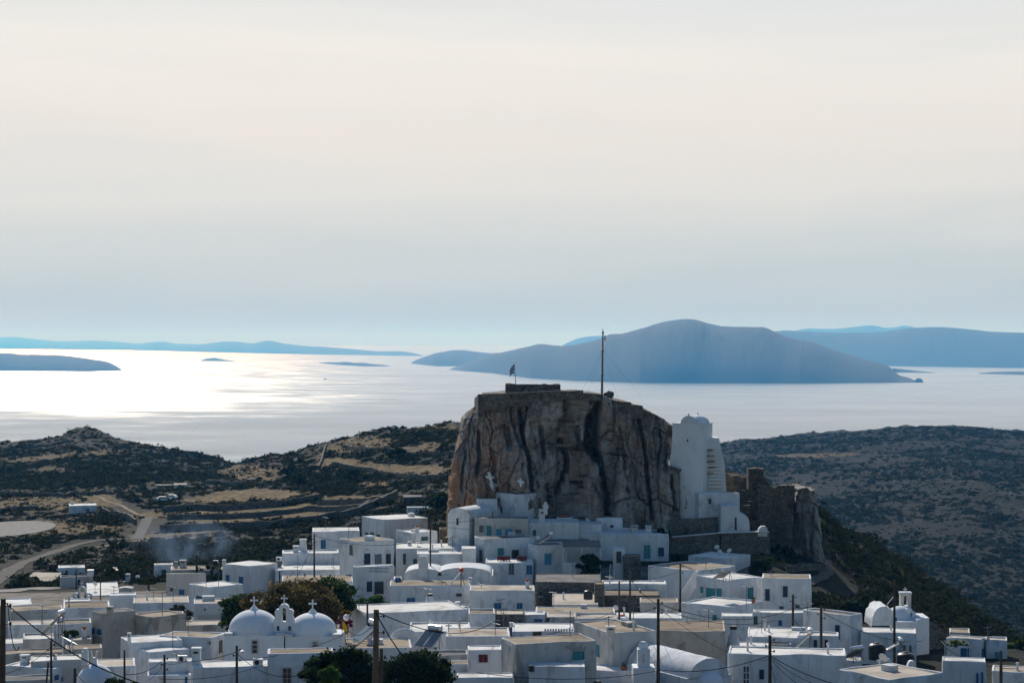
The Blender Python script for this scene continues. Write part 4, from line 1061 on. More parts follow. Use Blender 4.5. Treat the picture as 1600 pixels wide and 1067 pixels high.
def aerial(root, px, ytop, d, zb):
    c = P(px, ytop, d); mb = MB(); mb.tube([(c.x, d, zb), c], .035, 6)
    s = 1 if int(px) % 2 else -1
    ar = Vector((.55*s, .75, 0))
    q = c-Vector((0, 0, .12)); mb.tube([q-ar*.9, q+ar*.9], .02, 5)
    cr = Vector((.8, -.55*s, 0))
    for t in (-.8, -.45, -.1, .25, .6): mb.tube([q+ar*t-cr*.32, q+ar*t+cr*.32], .014, 4)
    q = q-Vector((0, 0, .45)); mb.tube([q-cr*.5, q+cr*.5], .018, 4)
    return mb.build('aerial', 'antenna', root)
HOUSES = []
def H(xl, xc, xr, yt, label, f=(), h=4., yb=None, yaw=None, d=None, wall='white', roof='rw', par=None, name='house', cat='house', group=None, dep=None, tilt=0.):
    hr = random.Random(int(xl*31+yt*17))
    if par is None: par = hr.choice((.02, .04, .06, .10, .16))
    if d is None: d = near_d(xc, yt, h)
    C = P(xc, yt, d); th0 = math.atan2(C.x, C.y)
    two = abs(xr-xc) > .5
    if yaw is None: yaw = min(max(math.degrees(math.atan2(xr-xc, xc-xl)), 14), 76) if two else -1.2
    th = th0+rad(yaw); Ld = Vector((-math.cos(th), math.sin(th), 0)); Rd = Vector((math.sin(th), math.cos(th), 0))
    def ln(px, u): k = (px-CX)/F; return (k*C.y-C.x)/(u.x-k*u.y)
    l = ln(xl, Ld)
    if two: r = min(ln(xr, Rd), 26)
    elif dep: r = dep
    else:
        ybb = yb if yb is not None else yt-8
        r = min(max(d*(yt-CY)/(ybb-CY)-d, 2.5), 16)
    l = min(l, 28)
    z1 = C.z; c2 = Vector((C.x, C.y, 0))
    cs = [c2, c2+Rd*r, c2+Rd*r+Ld*l, c2+Ld*l]
    zb = min(min(ground(q.x, q.y) for q in cs)-.8, z1-2.2)
    base = (cs[0]+cs[2])/2; base.z = max(zb+.8, -200)
    root = thing(name, base, label, cat, group)
    # plan ring with chamfered corners
    ring = []
    dirs = [Rd, Ld, -Rd, -Ld]; lens = [r, l, r, l]
    ch = min(.10, r*.2, l*.2)
    for q in range(4):
        a, b = cs[q], cs[(q+1) % 4]; u = dirs[q]; n_ = max(1, min(14, round(lens[q]/1.5)))
        for i in range(n_+1):
            ring.append((a+u*ch).lerp(b-u*ch, i/n_))
    nR = len(ring); cen = (cs[0]+cs[2])/2
    rimw = min(hr.uniform(.14, .24), r*.22, l*.22)
    inx = lambda p, w_: c2+Rd*min(max((p-c2).dot(Rd), w_), r-w_)+Ld*min(max((p-c2).dot(Ld), w_), l-w_)
    nz = max(2, min(8, round((z1-zb)/1.3)))
    rows = []
    sd_ = C.x*.37+C.y*.11
    for j in range(nz+1):
        z = zb+(z1-.07-zb)*j/nz
        row = []
        for p in ring:
            q = Vector((p.x, p.y, z)); e = .085*mnoise.noise(Vector((p.x*.38+sd_, p.y*.38, z*.45)))+.02*mnoise.noise(Vector((p.x*1.6+sd_, p.y*1.6, z*1.5)))
            o_ = (p-cen); o_.normalize(); row.append(q+o_*e)
        rows.append(row)
    wob = lambda p: .09*mnoise.noise(Vector((p.x*.42, p.y*.42, sd_)))+.02*mnoise.noise(Vector((p.x*1.7, p.y*1.7, sd_)))
    rows.append([Vector((*inx(p, .06).xy, z1+wob(p))) for p in ring])
    rows.append([Vector((*inx(p, rimw-.04).xy, z1+wob(p))) for p in ring])
    rows.append([Vector((*inx(p, rimw).xy, z1-.02+wob(p))) for p in ring])
    rows.append([Vector((*inx(p, rimw).xy, z1-par-.05)) for p in ring])
    vs = [v for row in rows for v in row]; R_ = len(rows)
    fs = [(j*nR+k, j*nR+(k+1) % nR, (j+1)*nR+(k+1) % nR, (j+1)*nR+k) for j in range(R_-1) for k in range(nR)]
    mb = MB(); mb.add(vs, fs); mb.build('wall', wall, root, 38)
    # roof: gently crowned grid
    mb = MB(); gx = max(2, min(10, round(l/1.5))); gy = max(2, min(10, round(r/1.5))); vs = []
    w_ = rimw-.02
    for i in range(gx+1):
        for j in range(gy+1):
            a, b = i/gx, j/gy; q = c2+Ld*(w_+(l-2*w_)*a)+Rd*(w_+(r-2*w_)*b)
            vs.append((q.x, q.y, z1-par-.03+.14*math.sin(math.pi*a)*math.sin(math.pi*b)+.05*mnoise.noise(Vector((q.x*.4, q.y*.4, 2)))))
    fs = [(i*(gy+1)+j, i*(gy+1)+j+1, (i+1)*(gy+1)+j+1, (i+1)*(gy+1)+j) for i in range(gx) for j in range(gy)]
    mb.add(vs, fs); o = mb.build('roof', roof, root, 180)
    if o.data.polygons[0].normal.z < 0: o.data.flip_normals()
    fL = Face(C, Ld, -Rd); fR = Face(C, Rd, -Ld)
    zr = z1-par
    mid = lambda t: d+(r*.5*math.cos(yaw*math.pi/180))*t*2
    for ft in f:
        k = ft[0]
        if k in 'wd':
            opening(root, fL if ft[1] == 'L' else fR, *ft[2:7], kind='window' if k == 'w' else 'door', style=ft[7] if len(ft) > 7 else None)
        elif k == 'c':     # chimney px, ytop, w, style, depth fraction
            st = ft[4] if len(ft) > 4 else 'box'; t = ft[5] if len(ft) > 5 else .5
            chimney(root, ft[1], ft[2], ft[3], mid(t), zr-.1, st, ft[6] if len(ft) > 6 else 'white')
        elif k == 'a':
            aerial(root, ft[1], ft[2], mid(ft[3] if len(ft) > 3 else .5), zr-.05)
        elif k == 'ac':    # wall or roof unit px, py, size
            c = P(ft[1], ft[2], mid(ft[3] if len(ft) > 3 else .25)); c.z = max(c.z, zr+.3)
            b = MB(); b.box(c, (.42, 0, 0), (0, .16, 0), (0, 0, .3)); o = b.build('air_conditioner', 'whitepaint', root)
            b = MB(); b.tube([c+Vector((-.08, -.17, 0)), c+Vector((-.08, -.19, 0))], .21, 16); b.build('fan_grille', 'dark', o)
            b = MB(); b.box(c-Vector((0, 0, (c.z-zr)/2+.15)), (.35, 0, 0), (0, .1, 0), (0, 0, max((c.z-zr)/2-.14, .02))); b.build('bracket', 'greywood', o)
        elif k == 'x':     # cross px, ytop, height m
            c = P(ft[1], ft[2], mid(ft[4] if len(ft) > 4 else .3)); hh = ft[3]
            b = MB(); b.box(c-Vector((0, 0, hh/2)), (hh*.07, 0, 0), (0, hh*.06, 0), (0, 0, hh/2)); b.box(c-Vector((0, 0, hh*.33)), (hh*.32, 0, 0), (0, hh*.055, 0), (0, 0, hh*.07)); b.build('cross', 'white', root)
    # roof furniture
    if name == 'house' and l > 3.5 and r > 3 and d < 340:
        def spot(a, b): q = c2+Ld*(l*a)+Rd*(r*b); q.z = zr-.05; return q
        for _ in range(hr.choice((0, 1, 1, 2, 2, 3)) if l > 6 else hr.choice((0, 1, 1))):
            q = spot(hr.uniform(.12, .88), hr.uniform(.25, .85)); k = hr.random()
            if k < .34:
                b = MB(); hh = hr.uniform(.6, 1.3); b.lathe(q, [(.11, 0), (.10, hh*.75), (.15, hh*.8), (.15, hh*.92), (.07, hh)], 10); b.build('vent_pipe', hr.choice(('white', 'white', 'grey', 'antenna')), root, 40)
            elif k < .56:
                hh = hr.uniform(.35, .8); w1, w2 = hr.uniform(.3, .8), hr.uniform(.3, .6); b = MB(); b.box(q+Vector((0, 0, hh/2)), Ld*w1, Rd*w2, (0, 0, hh/2)); b.build('roof_block', wall, root)
            elif k < .76:
                b = MB(); hh = hr.uniform(.7, 1.2); b.tube([q, q+Vector((0, 0, hh))], .03, 6); o = b.build('dish_mast', 'antenna', root)
                f = Vector((math.sin(hr.uniform(-.6, .9)), .8, .45)).normalized(); e1 = f.cross(Vector((0, 0, 1))).normalized(); e2 = e1.cross(f); c_ = q+Vector((0, 0, hh)); vs = [c_-f*.10]
                for rr_, dz in ((.22, -.07), (.40, .02)):
                    vs += [c_+e1*rr_*math.cos(a)+e2*rr_*math.sin(a)+f*dz for a in np.linspace(0, 2*math.pi, 14, endpoint=False)]
                fs = [(0, 1+i, 1+(i+1) % 14) for i in range(14)]+[(1+i, 15+i, 15+(i+1) % 14, 1+(i+1) % 14) for i in range(14)]
                b = MB(); b.add(vs, fs); b.build('satellite_dish', 'whitepaint', o, 60)
            else:
                P_ = P(xc, yt, d); k_ = q.x/q.y*F+CX; aerial(root, k_, CY-(q.z+hr.uniform(1.6, 3.0))*F/q.y, q.y, q.z)
        if hr.random() < .55:
            a_ = hr.uniform(.2, .8); q = c2+Ld*(l*a_)-Rd*.12; q.z = z1-par-.16; b = MB(); b.tube([q+Rd*.2, q-Rd*.28-Vector((0, 0, .03))], .05, 6); b.build('spout', hr.choice(('white', 'grey')), root)
    HOUSES.append((root, C, Ld, Rd, l, r, z1))
    return root
# ------------------------------------------------------------------ the village, from the back rows forward
GV = 'flat-roofed village houses'
def V(*a, **k): k.setdefault('group', GV); return H(*a, **k)
# outlying buildings on the fields
V(108, 151, 151, 789, 'small white field house alone between the tan fields on the left', [('d', 'L', 137, 799, 5, 10, 'grey'), ('c', 113, 784, 4)], h=3.2, yb=785.5, d=530)
V(272, 292, 292, 757, 'pale stone farm shed beside the low dark wall on the far slope', [('w', 'L', 284, 761, 3, 4, 'dark')], h=2.6, yb=754.5, d=640, wall='grey', roof='rc', name='shed', cat='shed')
V(244, 271, 271, 758, 'long low dark stable touching the pale farm shed on the far slope', [('d', 'L', 262, 763, 4, 5, 'dark')], h=2.2, yb=755.5, d=646, wall='stone', roof='rg', name='shed', cat='shed')
V(385, 418, 418, 748, 'square dark stone hut standing alone on the brown slope', [('d', 'L', 404, 756, 3, 7, 'dark')], h=3.2, yb=745.5, d=655, wall='stone', roof='rg', name='hut', cat='hut')
V(630, 660, 660, 776, 'small ruined stone hut among shrubs left of the crag', [('d', 'L', 642, 783, 5, 8, 'dark')], h=3., yb=772.5, d=452, wall='stone', roof='rg', name='hut', cat='hut')
V(636, 670, 670, 792, 'long low white wall block below the ruined stone hut', [], h=1.2, yb=790.5, d=418, roof='rw', name='low_building', cat='building')
# left edge of the village
V(91, 133, 133, 886, 'lone white house with lit roof behind the grey stone tower', [('w', 'L', 104, 893, 4, 5, 'grey')], h=3.2, yb=881.5, d=336, roof='rw')
V(94, 145, 145, 900, 'tall grey unplastered stone house with one dark window', [('w', 'L', 123.5, 909.5, 4.5, 9, 'dark'), ('a', 119, 884)], h=7, yb=897.5, d=308, wall='grey', roof='rg')
V(136, 187, 187, 929, 'low building with a wide bright white roof right of the grey stone house', [], h=2.6, yb=907, d=286, roof='rw')
V(183, 258, 260, 909, 'long low white house with chimneys left of the pole by the smoke', [('c', 200, 896, 6), ('c', 215, 899, 5, 'taper')], h=3, yb=903, d=318, roof='rw')
V(241, 271, 271, 881.5, 'small white house with a dull green door near the smoke', [('d', 'L', 256, 896, 7, 13, 'green')], h=3.4, yb=879.5, d=326)
V(267, 349, 349, 889, 'long pale house with three stone chimney stacks below the smoke', [('c', 275, 877, 5, 'box', .5, 'grey'), ('c', 286, 874.5, 9, 'box', .5, 'grey'), ('ac', 337, 878)], h=3.4, yb=882.5, d=318, wall='cream', roof='rt')
V(259, 320, 322, 896, 'cream two-storey house with a blue door below the stone chimneys', [('d', 'L', 284, 925, 8, 9, 'blue'), ('w', 'L', 268, 921, 4, 5, 'dark')], h=4.6, yb=887, wall='cream', roof='rt')
V(171, 213, 213, 929, 'little white block carrying a grey concrete tank', [('a', 178, 915)], h=4.3, yb=924.5)
V(208, 296, 296, 940, 'wide low house with tan roof and bluish-white wall left of the dark bush', [('a', 240, 918)], h=4., yb=930, roof='rc')
V(295, 328, 380, 917, 'white house with a small green window left of the brown tree', [('w', 'L', 312, 934, 9, 6, 'green'), ('a', 322, 889)], h=3.8)
V(347, 391, 434, 884.5, 'white corner house with two narrow blue doors on its left face', [('d', 'L', 356, 906, 5, 16, 'blue'), ('d', 'L', 377, 908.5, 6, 16, 'blue'), ('c', 350, 874, 5)], h=4.)
V(430, 537, 537, 889.5, 'long white house with a brightly lit flat roof below the tall white chimney', [('ac', 436, 873, .5)], h=3.2, yb=880.5, d=292)
V(440, 552, 552, 908, 'low white house with earth roof behind the brown tree', [('a', 465, 884)], h=3.4, yb=897, roof='rt')
V(441, 530, 530, 863.5, 'white house carrying a tall tapered chimney and a shorter one', [('c', 462.5, 852, 8), ('c', 473.5, 841.5, 9, 'taper')], h=4.5, yb=858, d=300)
V(488, 562, 562, 829, 'tall plain white house with one blue window behind the pole', [('w', 'L', 505, 850, 7.5, 14, 'blue')], h=6.5, yb=823, d=309)
V(565, 600, 669, 812, 'big bluish-white cube house with three tiny green windows high on its left face', [('w', 'L', 573.5, 834, 4, 5, 'green'), ('w', 'L', 582, 834.5, 5, 6, 'green'), ('w', 'L', 591.5, 837, 4, 5, 'green')], h=6, d=318)
V(618, 642, 684, 832, 'small white house with an orange chimney pot and a dark green window', [('w', 'R', 663, 841, 10, 6, 'green'), ('c', 652, 820, 6, 'pot'), ('a', 675, 815)], h=4.5, d=303)
V(687, 698, 698, 826, 'narrow ochre stone ruin stub left of the church', [], h=4.5, yb=823, d=312, wall='ochrestone', roof='rb', name='ruin_stub', cat='ruin', group=None)
V(530, 560, 616, 846, 'two-storey white house with tan roof and three navy windows in a row', [('w', 'R', 573.5, 873, 9, 17, 'navy', 'arch'), ('w', 'R', 590.5, 876, 10, 21, 'glass', 'muntin'), ('w', 'R', 606.5, 873, 7, 16, 'navy', 'arch'), ('w', 'L', 549, 859, 4, 16, 'grey'), ('a', 545, 812)], h=8, roof='rt')
V(551, 557, 616, 885.5, 'white terrace block with a blue railing in front of the house with navy windows', [('w', 'R', 577, 916, 8, 16, 'navy'), ('d', 'R', 592, 918, 14, 20, 'dark')], h=4.6, d=272.5, yaw=72)
V(619, 722, 722, 856, 'white house with two green windows and a lit strip of roof', [('w', 'L', 632, 873, 4.5, 17, 'green'), ('w', 'L', 649, 878, 6.5, 10, 'green'), ('c', 640, 846, 6), ('a', 700, 838)], h=4, yb=848, d=294)
V(652, 722, 722, 865, 'low white annex whose lit parapet shows under the house with green windows', [], h=3, yb=859, d=288)
V(722, 744, 744, 857, 'small white cistern block at the left foot of the church houses', [], h=2.6, yb=852, d=287)
V(616, 628, 628, 904, 'tiny white gate house with a wide blue door', [('d', 'L', 622, 906, 9, 9, 'blue')], h=2.6, yb=900, d=268)
V(609, 735, 735, 914, 'long white house with earth roof and a wide blue window', [('w', 'L', 642, 938, 13, 9, 'blue'), ('w', 'L', 717, 929, 9, 5, 'dark'), ('c', 735, 902, 5), ('a', 691, 908, .1)], h=4, yb=905.5, roof='rt')
V(734, 836, 836, 922, 'white house with cream roof and two small blue windows', [('w', 'L', 778, 946, 11, 9, 'blue'), ('w', 'L', 812, 946, 9, 9, 'blue'), ('a', 752, 911), ('c', 824, 904, 6, 'pot'), ('a', 790, 925, .1)], h=4.2, yb=913.5, roof='rc')
V(607, 736, 736, 950, 'low white terrace cluttered with crates, a pot chimney and dark sheets', [('c', 671.5, 927, 9, 'cone'), ('c', 641, 943, 24), ('c', 617, 946, 18, 'box', .3, 'beige')], h=2.8, yb=944)
V(547, 573, 732, 958, 'very long plain white wall house beside the red-flowered bush', [('a', 561, 929)], h=4.4, roof='rw')
V(732, 774, 774, 958, 'plain white block with brown roof at the right end of the very long wall', [], h=4.4, yb=950, roof='rb')
V(640, 736, 736, 986, 'house under a wide bright white roof behind the cross-topped gable', [], h=3.6, yb=971)
V(697, 797, 797, 993, 'white house with a creamy vaulted roof and a small cross on its left corner', [('x', 701, 972, 1.0), ('a', 719, 968), ('a', 774, 972, .1)], h=4.2, yb=980, roof='rc')
V(517, 643, 643, 1011, 'low house with earth roof carrying a pale blue solar collector', [], h=4, yb=996, roof='rt')
V(632, 731, 731, 1022, 'low dark-roofed stone house behind the big dark trees', [], h=3.4, yb=1015, wall='grey', roof='rg')
V(642, 735, 735, 1037, 'low white house with tan roof just above the dark trees', [], h=3.6, yb=1030, roof='rt')
V(731, 785, 785, 1015, 'white courtyard house with a dark red shutter', [('w', 'L', 755, 1028, 14, 12, 'red')], h=5, yb=1008)
V(713, 802, 802, 1058, 'plain white wall block at the bottom edge right of the dark trees', [], h=3.5, yb=1051)
# under the crag
V(774, 806, 843, 772, 'upper white church annex with one small dark window under the painted crosses', [('w', 'L', 783, 796, 4, 8, 'dark')], h=6, d=304.5, roof='rg')
V(745, 777, 777, 779, 'small white block adjoining the left of the upper church annex', [], h=5, yb=774, d=305.5, roof='rg')
V(741, 826, 826, 809.5, 'long cream house with a row of bright blue shutters below the church', [('w', 'L', 752, 826, 6, 11, 'grey'), ('d', 'L', 764, 829, 7, 16, 'teal'), ('w', 'L', 779.5, 832, 8, 12, 'sky'), ('w', 'L', 795, 832, 11, 12, 'sky'), ('w', 'L', 810, 830, 9, 6, 'grey'), ('a', 803, 813, .05)], h=4, yb=806, d=297, wall='cream', roof='rg')
V(826, 905, 905, 816, 'pale house with a single dark green window right of the blue shutter row', [('w', 'L', 835, 832, 5, 9, 'green'), ('c', 847, 795, 9, 'box', .3)], h=4.2, yb=810, d=297.5, roof='rw')
V(880, 940, 940, 818, 'plain white house with curved roof at the foot of the crag', [('c', 882, 804, 24, 'pot')], h=4, yb=811, d=301)
V(915, 973, 973, 809, 'weathered white building against the foot of the crag', [('w', 'L', 956, 822, 5, 4, 'red'), ('a', 941, 800)], h=4, yb=806.5, d=305)
V(741, 757, 836, 842, 'white house with red cloths hung over its terrace', [('w', 'R', 782, 862, 9, 12, 'teal'), ('d', 'R', 805, 867, 11, 17, 'dark'), ('w', 'L', 752, 868, 4, 18, 'grey')], h=6.2, d=289, roof='rg', yaw=70)
V(759, 833, 833, 879, 'white terrace wall with an arched brown niche and a blue door', [('d', 'L', 827, 890, 9, 15, 'blue'), ('d', 'L', 799, 889, 8, 18, 'grey')], h=4, yb=872, d=281)
V(824, 838, 886, 852, 'white house with one large bright blue window and a dark tank roof', [('w', 'R', 856, 873, 10.5, 18, 'sky')], h=5.8, d=285.5, roof='rg', yaw=72)
V(838, 922, 922, 846, 'pale grey-roofed house behind the slatted pergola', [], h=5, yb=834, d=293.5, wall='cream', roof='rg')
V(895, 1045, 1045, 834.5, 'wide white house with a dark glazed door, one window and two chimneys', [('d', 'L', 1011, 862, 10, 22, 'teal', 'arch'), ('w', 'L', 1033, 862, 9, 14, 'glass', 'muntin'), ('c', 1013, 821, 8), ('c', 991, 820, 11, 'box', .6, 'cream'), ('a', 986, 812, .2)], h=6.4, yb=827, d=298)
V(958, 976, 976, 857, 'small white porch with a dark window beside the ladder', [('w', 'L', 967, 870, 8, 18, 'dark')], h=4.4, yb=853, d=289, name='porch', cat='porch')
V(974, 1001, 1001, 869, 'brown rubble outhouse right of the white porch', [], h=4.6, yb=865, d=287, wall='stone', roof='rb', name='outhouse', cat='outhouse')
V(836, 940, 940, 909, 'dark stone house with a grey slab roof behind the black water tank', [('w', 'L', 845, 927, 6, 8, 'dark')], h=4.6, yb=896.5, wall='stone', roof='rg')
V(863, 935, 935, 944, 'low cream house with a curved pale roof and a black tank', [], h=3.2, yb=923, wall='cream', roof='rc')
V(929, 944, 944, 912, 'square weathered stone pillar house right of the black tank', [], h=5.4, yb=908, wall='stone', roof='rb', name='stone_stub', cat='ruin', group=None)
V(940, 1041, 1041, 912, 'plain white house behind the two close wooden poles', [('a', 952, 900)], h=4.6, yb=906)
V(944, 1031, 1031, 930, 'low dark stone building with brown roof between the two wooden poles and the black tank', [('w', 'L', 1000, 944, 6, 6, 'dark')], h=3.8, yb=921.5, wall='stone', roof='rb')
V(1000, 1060, 1060, 941, 'cream garden house with brown roof right of the two wooden poles', [], h=3.4, yb=934, wall='cream', roof='rt')
V(836, 962, 962, 957, 'low white house with earth roof and a blue awning', [], h=3.6, yb=948, roof='rt')
V(855, 900, 900, 963, 'low grey house with a small dark arch on its left corner', [('d', 'L', 856.5, 968, 5, 8, 'dark')], h=3.4, yb=957, wall='grey', roof='rc')
V(898, 988, 988, 966.5, 'low cream-roofed house just behind the big grey house', [('a', 905, 959)], h=3.3, yb=956, roof='rc')
V(962, 1066, 1066, 966, 'bright white roof carrying a small red drum', [], h=3.3, yb=957)
V(774, 820, 820, 959, 'dark stone house with a lit cream roof edge', [('w', 'L', 778, 965, 4, 6, 'grey'), ('a', 783, 935)], h=4, yb=953, wall='stone', roof='rc')
V(820, 852, 852, 960, 'small white house with a wide blue gate', [('d', 'L', 841, 969.5, 13, 6, 'blue')], h=3.6, yb=954)
V(800, 897, 897, 986, 'white house whose parapet has a row of small scalloped battlements', [('w', 'L', 839.5, 992, 14, 12, 'dark'), ('c', 799, 972, 6, 'box', .7), ('a', 787, 950, .8)], h=4.2, yb=973)
V(896, 956, 1026, 989, 'big stained grey house with a pale-rimmed tan roof', [('c', 954, 978, 13, 'box', .02, 'grey'), ('w', 'L', 934, 1016, 5, 18, 'teal'), ('a', 951, 962, .1)], h=6.5, wall='grey', roof='rt', yaw=64)
V(783, 806, 932, 1006, 'stained grey house with a teal barred window beside the lime-green bush', [('w', 'R', 904, 1024, 17, 13, 'teal')], h=6.2, wall='grey', roof='rt', yaw=72)
V(805, 1010, 1010, 1048, 'wide white terrace in front of the two stained grey houses', [], h=3.2, yb=1037)
V(826, 914, 914, 1041, 'white parapet block on the terrace with a small dark hatch', [('w', 'L', 830.5, 1044, 9, 10, 'dark')], h=4.4, yb=1036)
V(1026, 1134, 1134, 986, 'large stained beige house with an earth roof and a small teal window', [('w', 'L', 1076, 1026, 12, 11, 'teal')], h=6, yb=969, wall='beige', roof='rb')
V(1133, 1205, 1205, 1012, 'low white house carrying a big conical white chimney', [('c', 1146, 977.5, 11, 'cone', .35)], h=4.2, yb=1003)
V(1137, 1322, 1322, 1024, 'broad white house at the bottom with a dark glazed door and small window', [('d', 'L', 1166, 1055, 11, 32, 'glass'), ('w', 'L', 1190, 1053, 7, 15, 'navy')], h=4.8, yb=1012)
# right of centre
V(1075, 1136, 1173, 872, 'long pale block with a light right wall below the retaining wall', [], h=4.2, d=289)
V(1012, 1087, 1150, 891, 'white house with an earth roof turned to the left of the teal-shuttered house', [('w', 'L', 1036, 912, 5, 7, 'grey'), ('a', 1103, 870, .3)], h=5, d=270, yaw=42, roof='rt')
V(1087, 1138, 1192, 906, 'white corner house with teal shutters, teal door and a solar collector', [('w', 'L', 1097, 921, 3.5, 10, 'teal'), ('w', 'L', 1111, 926, 13, 15, 'teal'), ('d', 'L', 1124, 932, 7, 26, 'teal'), ('w', 'R', 1172, 926, 8, 18, 'teal')], h=6)
V(1191, 1268, 1268, 904, 'tall white house with two narrow navy windows and a tan roof', [('w', 'L', 1199, 929, 7, 18, 'navy'), ('w', 'L', 1227, 924, 7.5, 17, 'navy'), ('w', 'L', 1221, 949, 7, 5, 'dark'), ('w', 'L', 1246, 947, 7, 5, 'dark'), ('a', 1205, 890)], h=6.6, yb=896.5, roof='rt')
V(1064, 1143, 1192, 948, 'white terrace wall in front of the teal-shuttered house', [('d', 'L', 1117, 967, 6, 14, 'teal'), ('a', 1166, 915, .1)], h=3.4, d=240.5)
V(1128, 1176, 1176, 962, 'small white annex with a dark hatch under the terrace', [('w', 'L', 1146, 980, 10, 6, 'dark')], h=3.8, yb=957)
V(1176, 1302, 1302, 958, 'row of low white rooms with one small blue window', [('w', 'L', 1219, 973, 5.5, 9, 'blue'), ('d', 'L', 1180.5, 969, 6, 14, 'green')], h=4, yb=953.5, d=238)
V(1168, 1266, 1266, 996, 'wide low house with a sunlit whitewashed roof behind the conical chimney', [('a', 1190, 965)], h=3.6, yb=981)
V(1173, 1237, 1237, 1006, 'low cream shed with brown roof right of the conical chimney', [], h=3., yb=999, wall='cream', roof='rb')
V(1254, 1329, 1348, 961, 'white gable-like house with one tall dark window', [('w', 'L', 1309, 987, 6, 22, 'navy'), ('a', 1262, 940)], h=5.4, roof='rb', yaw=38)
V(1246, 1311, 1311, 993, 'low white room with two small arched openings', [('w', 'L', 1274, 1005, 5, 12, 'navy'), ('w', 'L', 1291, 1005, 5, 12, 'navy')], h=3.8, yb=987)
V(1345, 1432, 1432, 989, 'white house with two narrow slits below the small domed church', [('w', 'L', 1413, 1012, 4, 10, 'grey'), ('w', 'L', 1422.5, 1014, 3.5, 13, 'grey')], h=4.8, yb=981, d=217)
V(1366, 1412, 1412, 970, 'small white room with a framed window attached to the domed church', [('w', 'L', 1376, 981, 7, 16, 'glass', 'muntin'), ('d', 'L', 1392, 982, 7, 15, 'grey')], h=4.6, yb=964, d=229)
V(1310, 1391, 1475, 1061, 'large white corner house with black tanks and solar collectors on its tan roof', [], h=4.2, roof='rc', yaw=47)
V(1312, 1347, 1347, 1032, 'low white parapet block holding the left solar collector', [], h=4.6, yb=1027, d=205, roof='rc')
V(1478, 1532, 1541, 999, 'white house with a vine pergola and a bright blue door', [('d', 'L', 1506, 1023, 9.5, 22, 'blue'), ('w', 'L', 1514.5, 1023, 4, 22, 'blue'), ('w', 'R', 1535.5, 1020, 2.5, 14, 'blue'), ('c', 1544, 995, 4, 'pot'), ('a', 1543, 978)], h=5.4, roof='rc', d=222)
V(1540, 1574, 1574, 1000, 'white house with a tall sky-blue door at the right edge', [('d', 'L', 1559, 1030, 9, 24, 'sky'), ('a', 1542, 997, .1)], h=5.4, yb=994, d=222.5, roof='rc')
V(1472, 1541, 1541, 1034, 'white terrace house below the vine pergola with a planted roof edge', [('w', 'L', 1527, 1060, 3.5, 18, 'blue'), ('w', 'L', 1534.5, 1058, 3, 18, 'blue')], h=4.6, yb=1028)
V(1550, 1665, 1665, 1052, 'low white house with stubby white balusters at the right edge', [], h=3.4, yb=1042, roof='rc')
V(1484, 1516, 1516, 988, 'small shed with a pale tan roof behind the vine pergola house', [], h=3, yb=981, d=238, wall='cream', roof='rt', name='shed', cat='shed')
# lower left
V(-30, 50, 50, 944, 'white house at the left edge behind the tall dark pole', [('w', 'L', 20, 953, 5, 8, 'blue')], h=4.2, yb=933)
V(17, 98, 98, 951, 'grey stone house with a striped lit roof behind the solar collector', [], h=4.2, yb=943.5, wall='grey', roof='rt')
V(13, 86, 86, 974, 'bluish-white house with a cream roof under the leaning solar collector', [('c', 38, 978, 3, 'box', .02), ('c', 55, 974, 16, 'box', .05), ('a', 65, 955)], h=4.7, yb=967, roof='rc')
V(86, 143, 143, 973, 'bluish-white wall house with a brown roof left of the big brown building', [('c', 132, 975, 6, 'pot')], h=4.6, yb=965, roof='rb')
V(99, 172, 172, 948, 'white house with brown roof below the triple belfry', [], h=4.3, yb=937.5, roof='rb')
V(36, 85, 85, 997, 'low grey stone house with a lumpy white roof below the collector', [], h=4, yb=987, wall='grey')
V(4, 40, 40, 1004, 'small white vaulted room right of the tall dark pole', [], h=3.4, yb=996)
V(-20, 100, 100, 1018, 'long low tan-roofed house with grey wall near the left edge', [], h=3.2, yb=1011, wall='beige', roof='rt')
V(102, 160, 160, 1012, 'low brown stone yard building below the white garden pergola', [], h=3.4, yb=1005, wall='beige', roof='rb')
V(114, 143, 143, 998, 'low beige garden wall block left of the two blue doors', [('c', 132, 978, 7, 'pot')], h=3.2, yb=994, wall='beige', roof='rc')
V(143, 160, 212, 958, 'big brown building with two small blue windows on its pale left face', [('w', 'L', 146.5, 985, 3.5, 10, 'blue'), ('w', 'L', 155.5, 987, 5, 9, 'blue'), ('c', 172, 947, 9, 'box', .3, 'beige')], h=5.6, wall='beige', roof='rg', yaw=62)
V(208, 238, 292, 964, 'brown plastered house adjoining the big brown building on the right', [('d', 'R', 217.5, 994, 6, 7, 'dark'), ('d', 'R', 228, 996, 5, 6, 'dark')], h=5.2, wall='beige', roof='rt', yaw=58)
V(195, 287, 287, 958, 'long grey parapet house behind the brown buildings', [], h=4.6, yb=954, wall='grey', roof='rg')
V(232, 352, 352, 975, 'low dark grey house with a thin lit roof line', [], h=3.6, yb=968, wall='grey', roof='rc')
V(248, 330, 352, 996, 'bluish-white house with a tan roof left of the twin domes', [('d', 'R', 344, 1010, 4, 20, 'grey'), ('w', 'L', 328, 1004, 2.5, 5, 'dark')], h=5.2, roof='rt', yaw=22)
V(303, 353, 353, 942, 'plain white house left of the brown tree with a tiny dark vent', [('w', 'L', 320, 952, 2.5, 4, 'dark')], h=4.3, yb=934, roof='rc')
V(308, 354, 354, 959, 'low grey stone block below the plain white house left of the brown tree', [], h=3., yb=955, wall='grey', roof='rg')
V(188, 206, 286, 1004, 'white house with a small white chimney and stepped parapets beside the lime bush', [('c', 202, 988, 5)], h=5, roof='rw')
V(206, 232, 296, 1019, 'white house with a lit terrace and a tank stand below the lime bush', [], h=4.2, roof='rw')
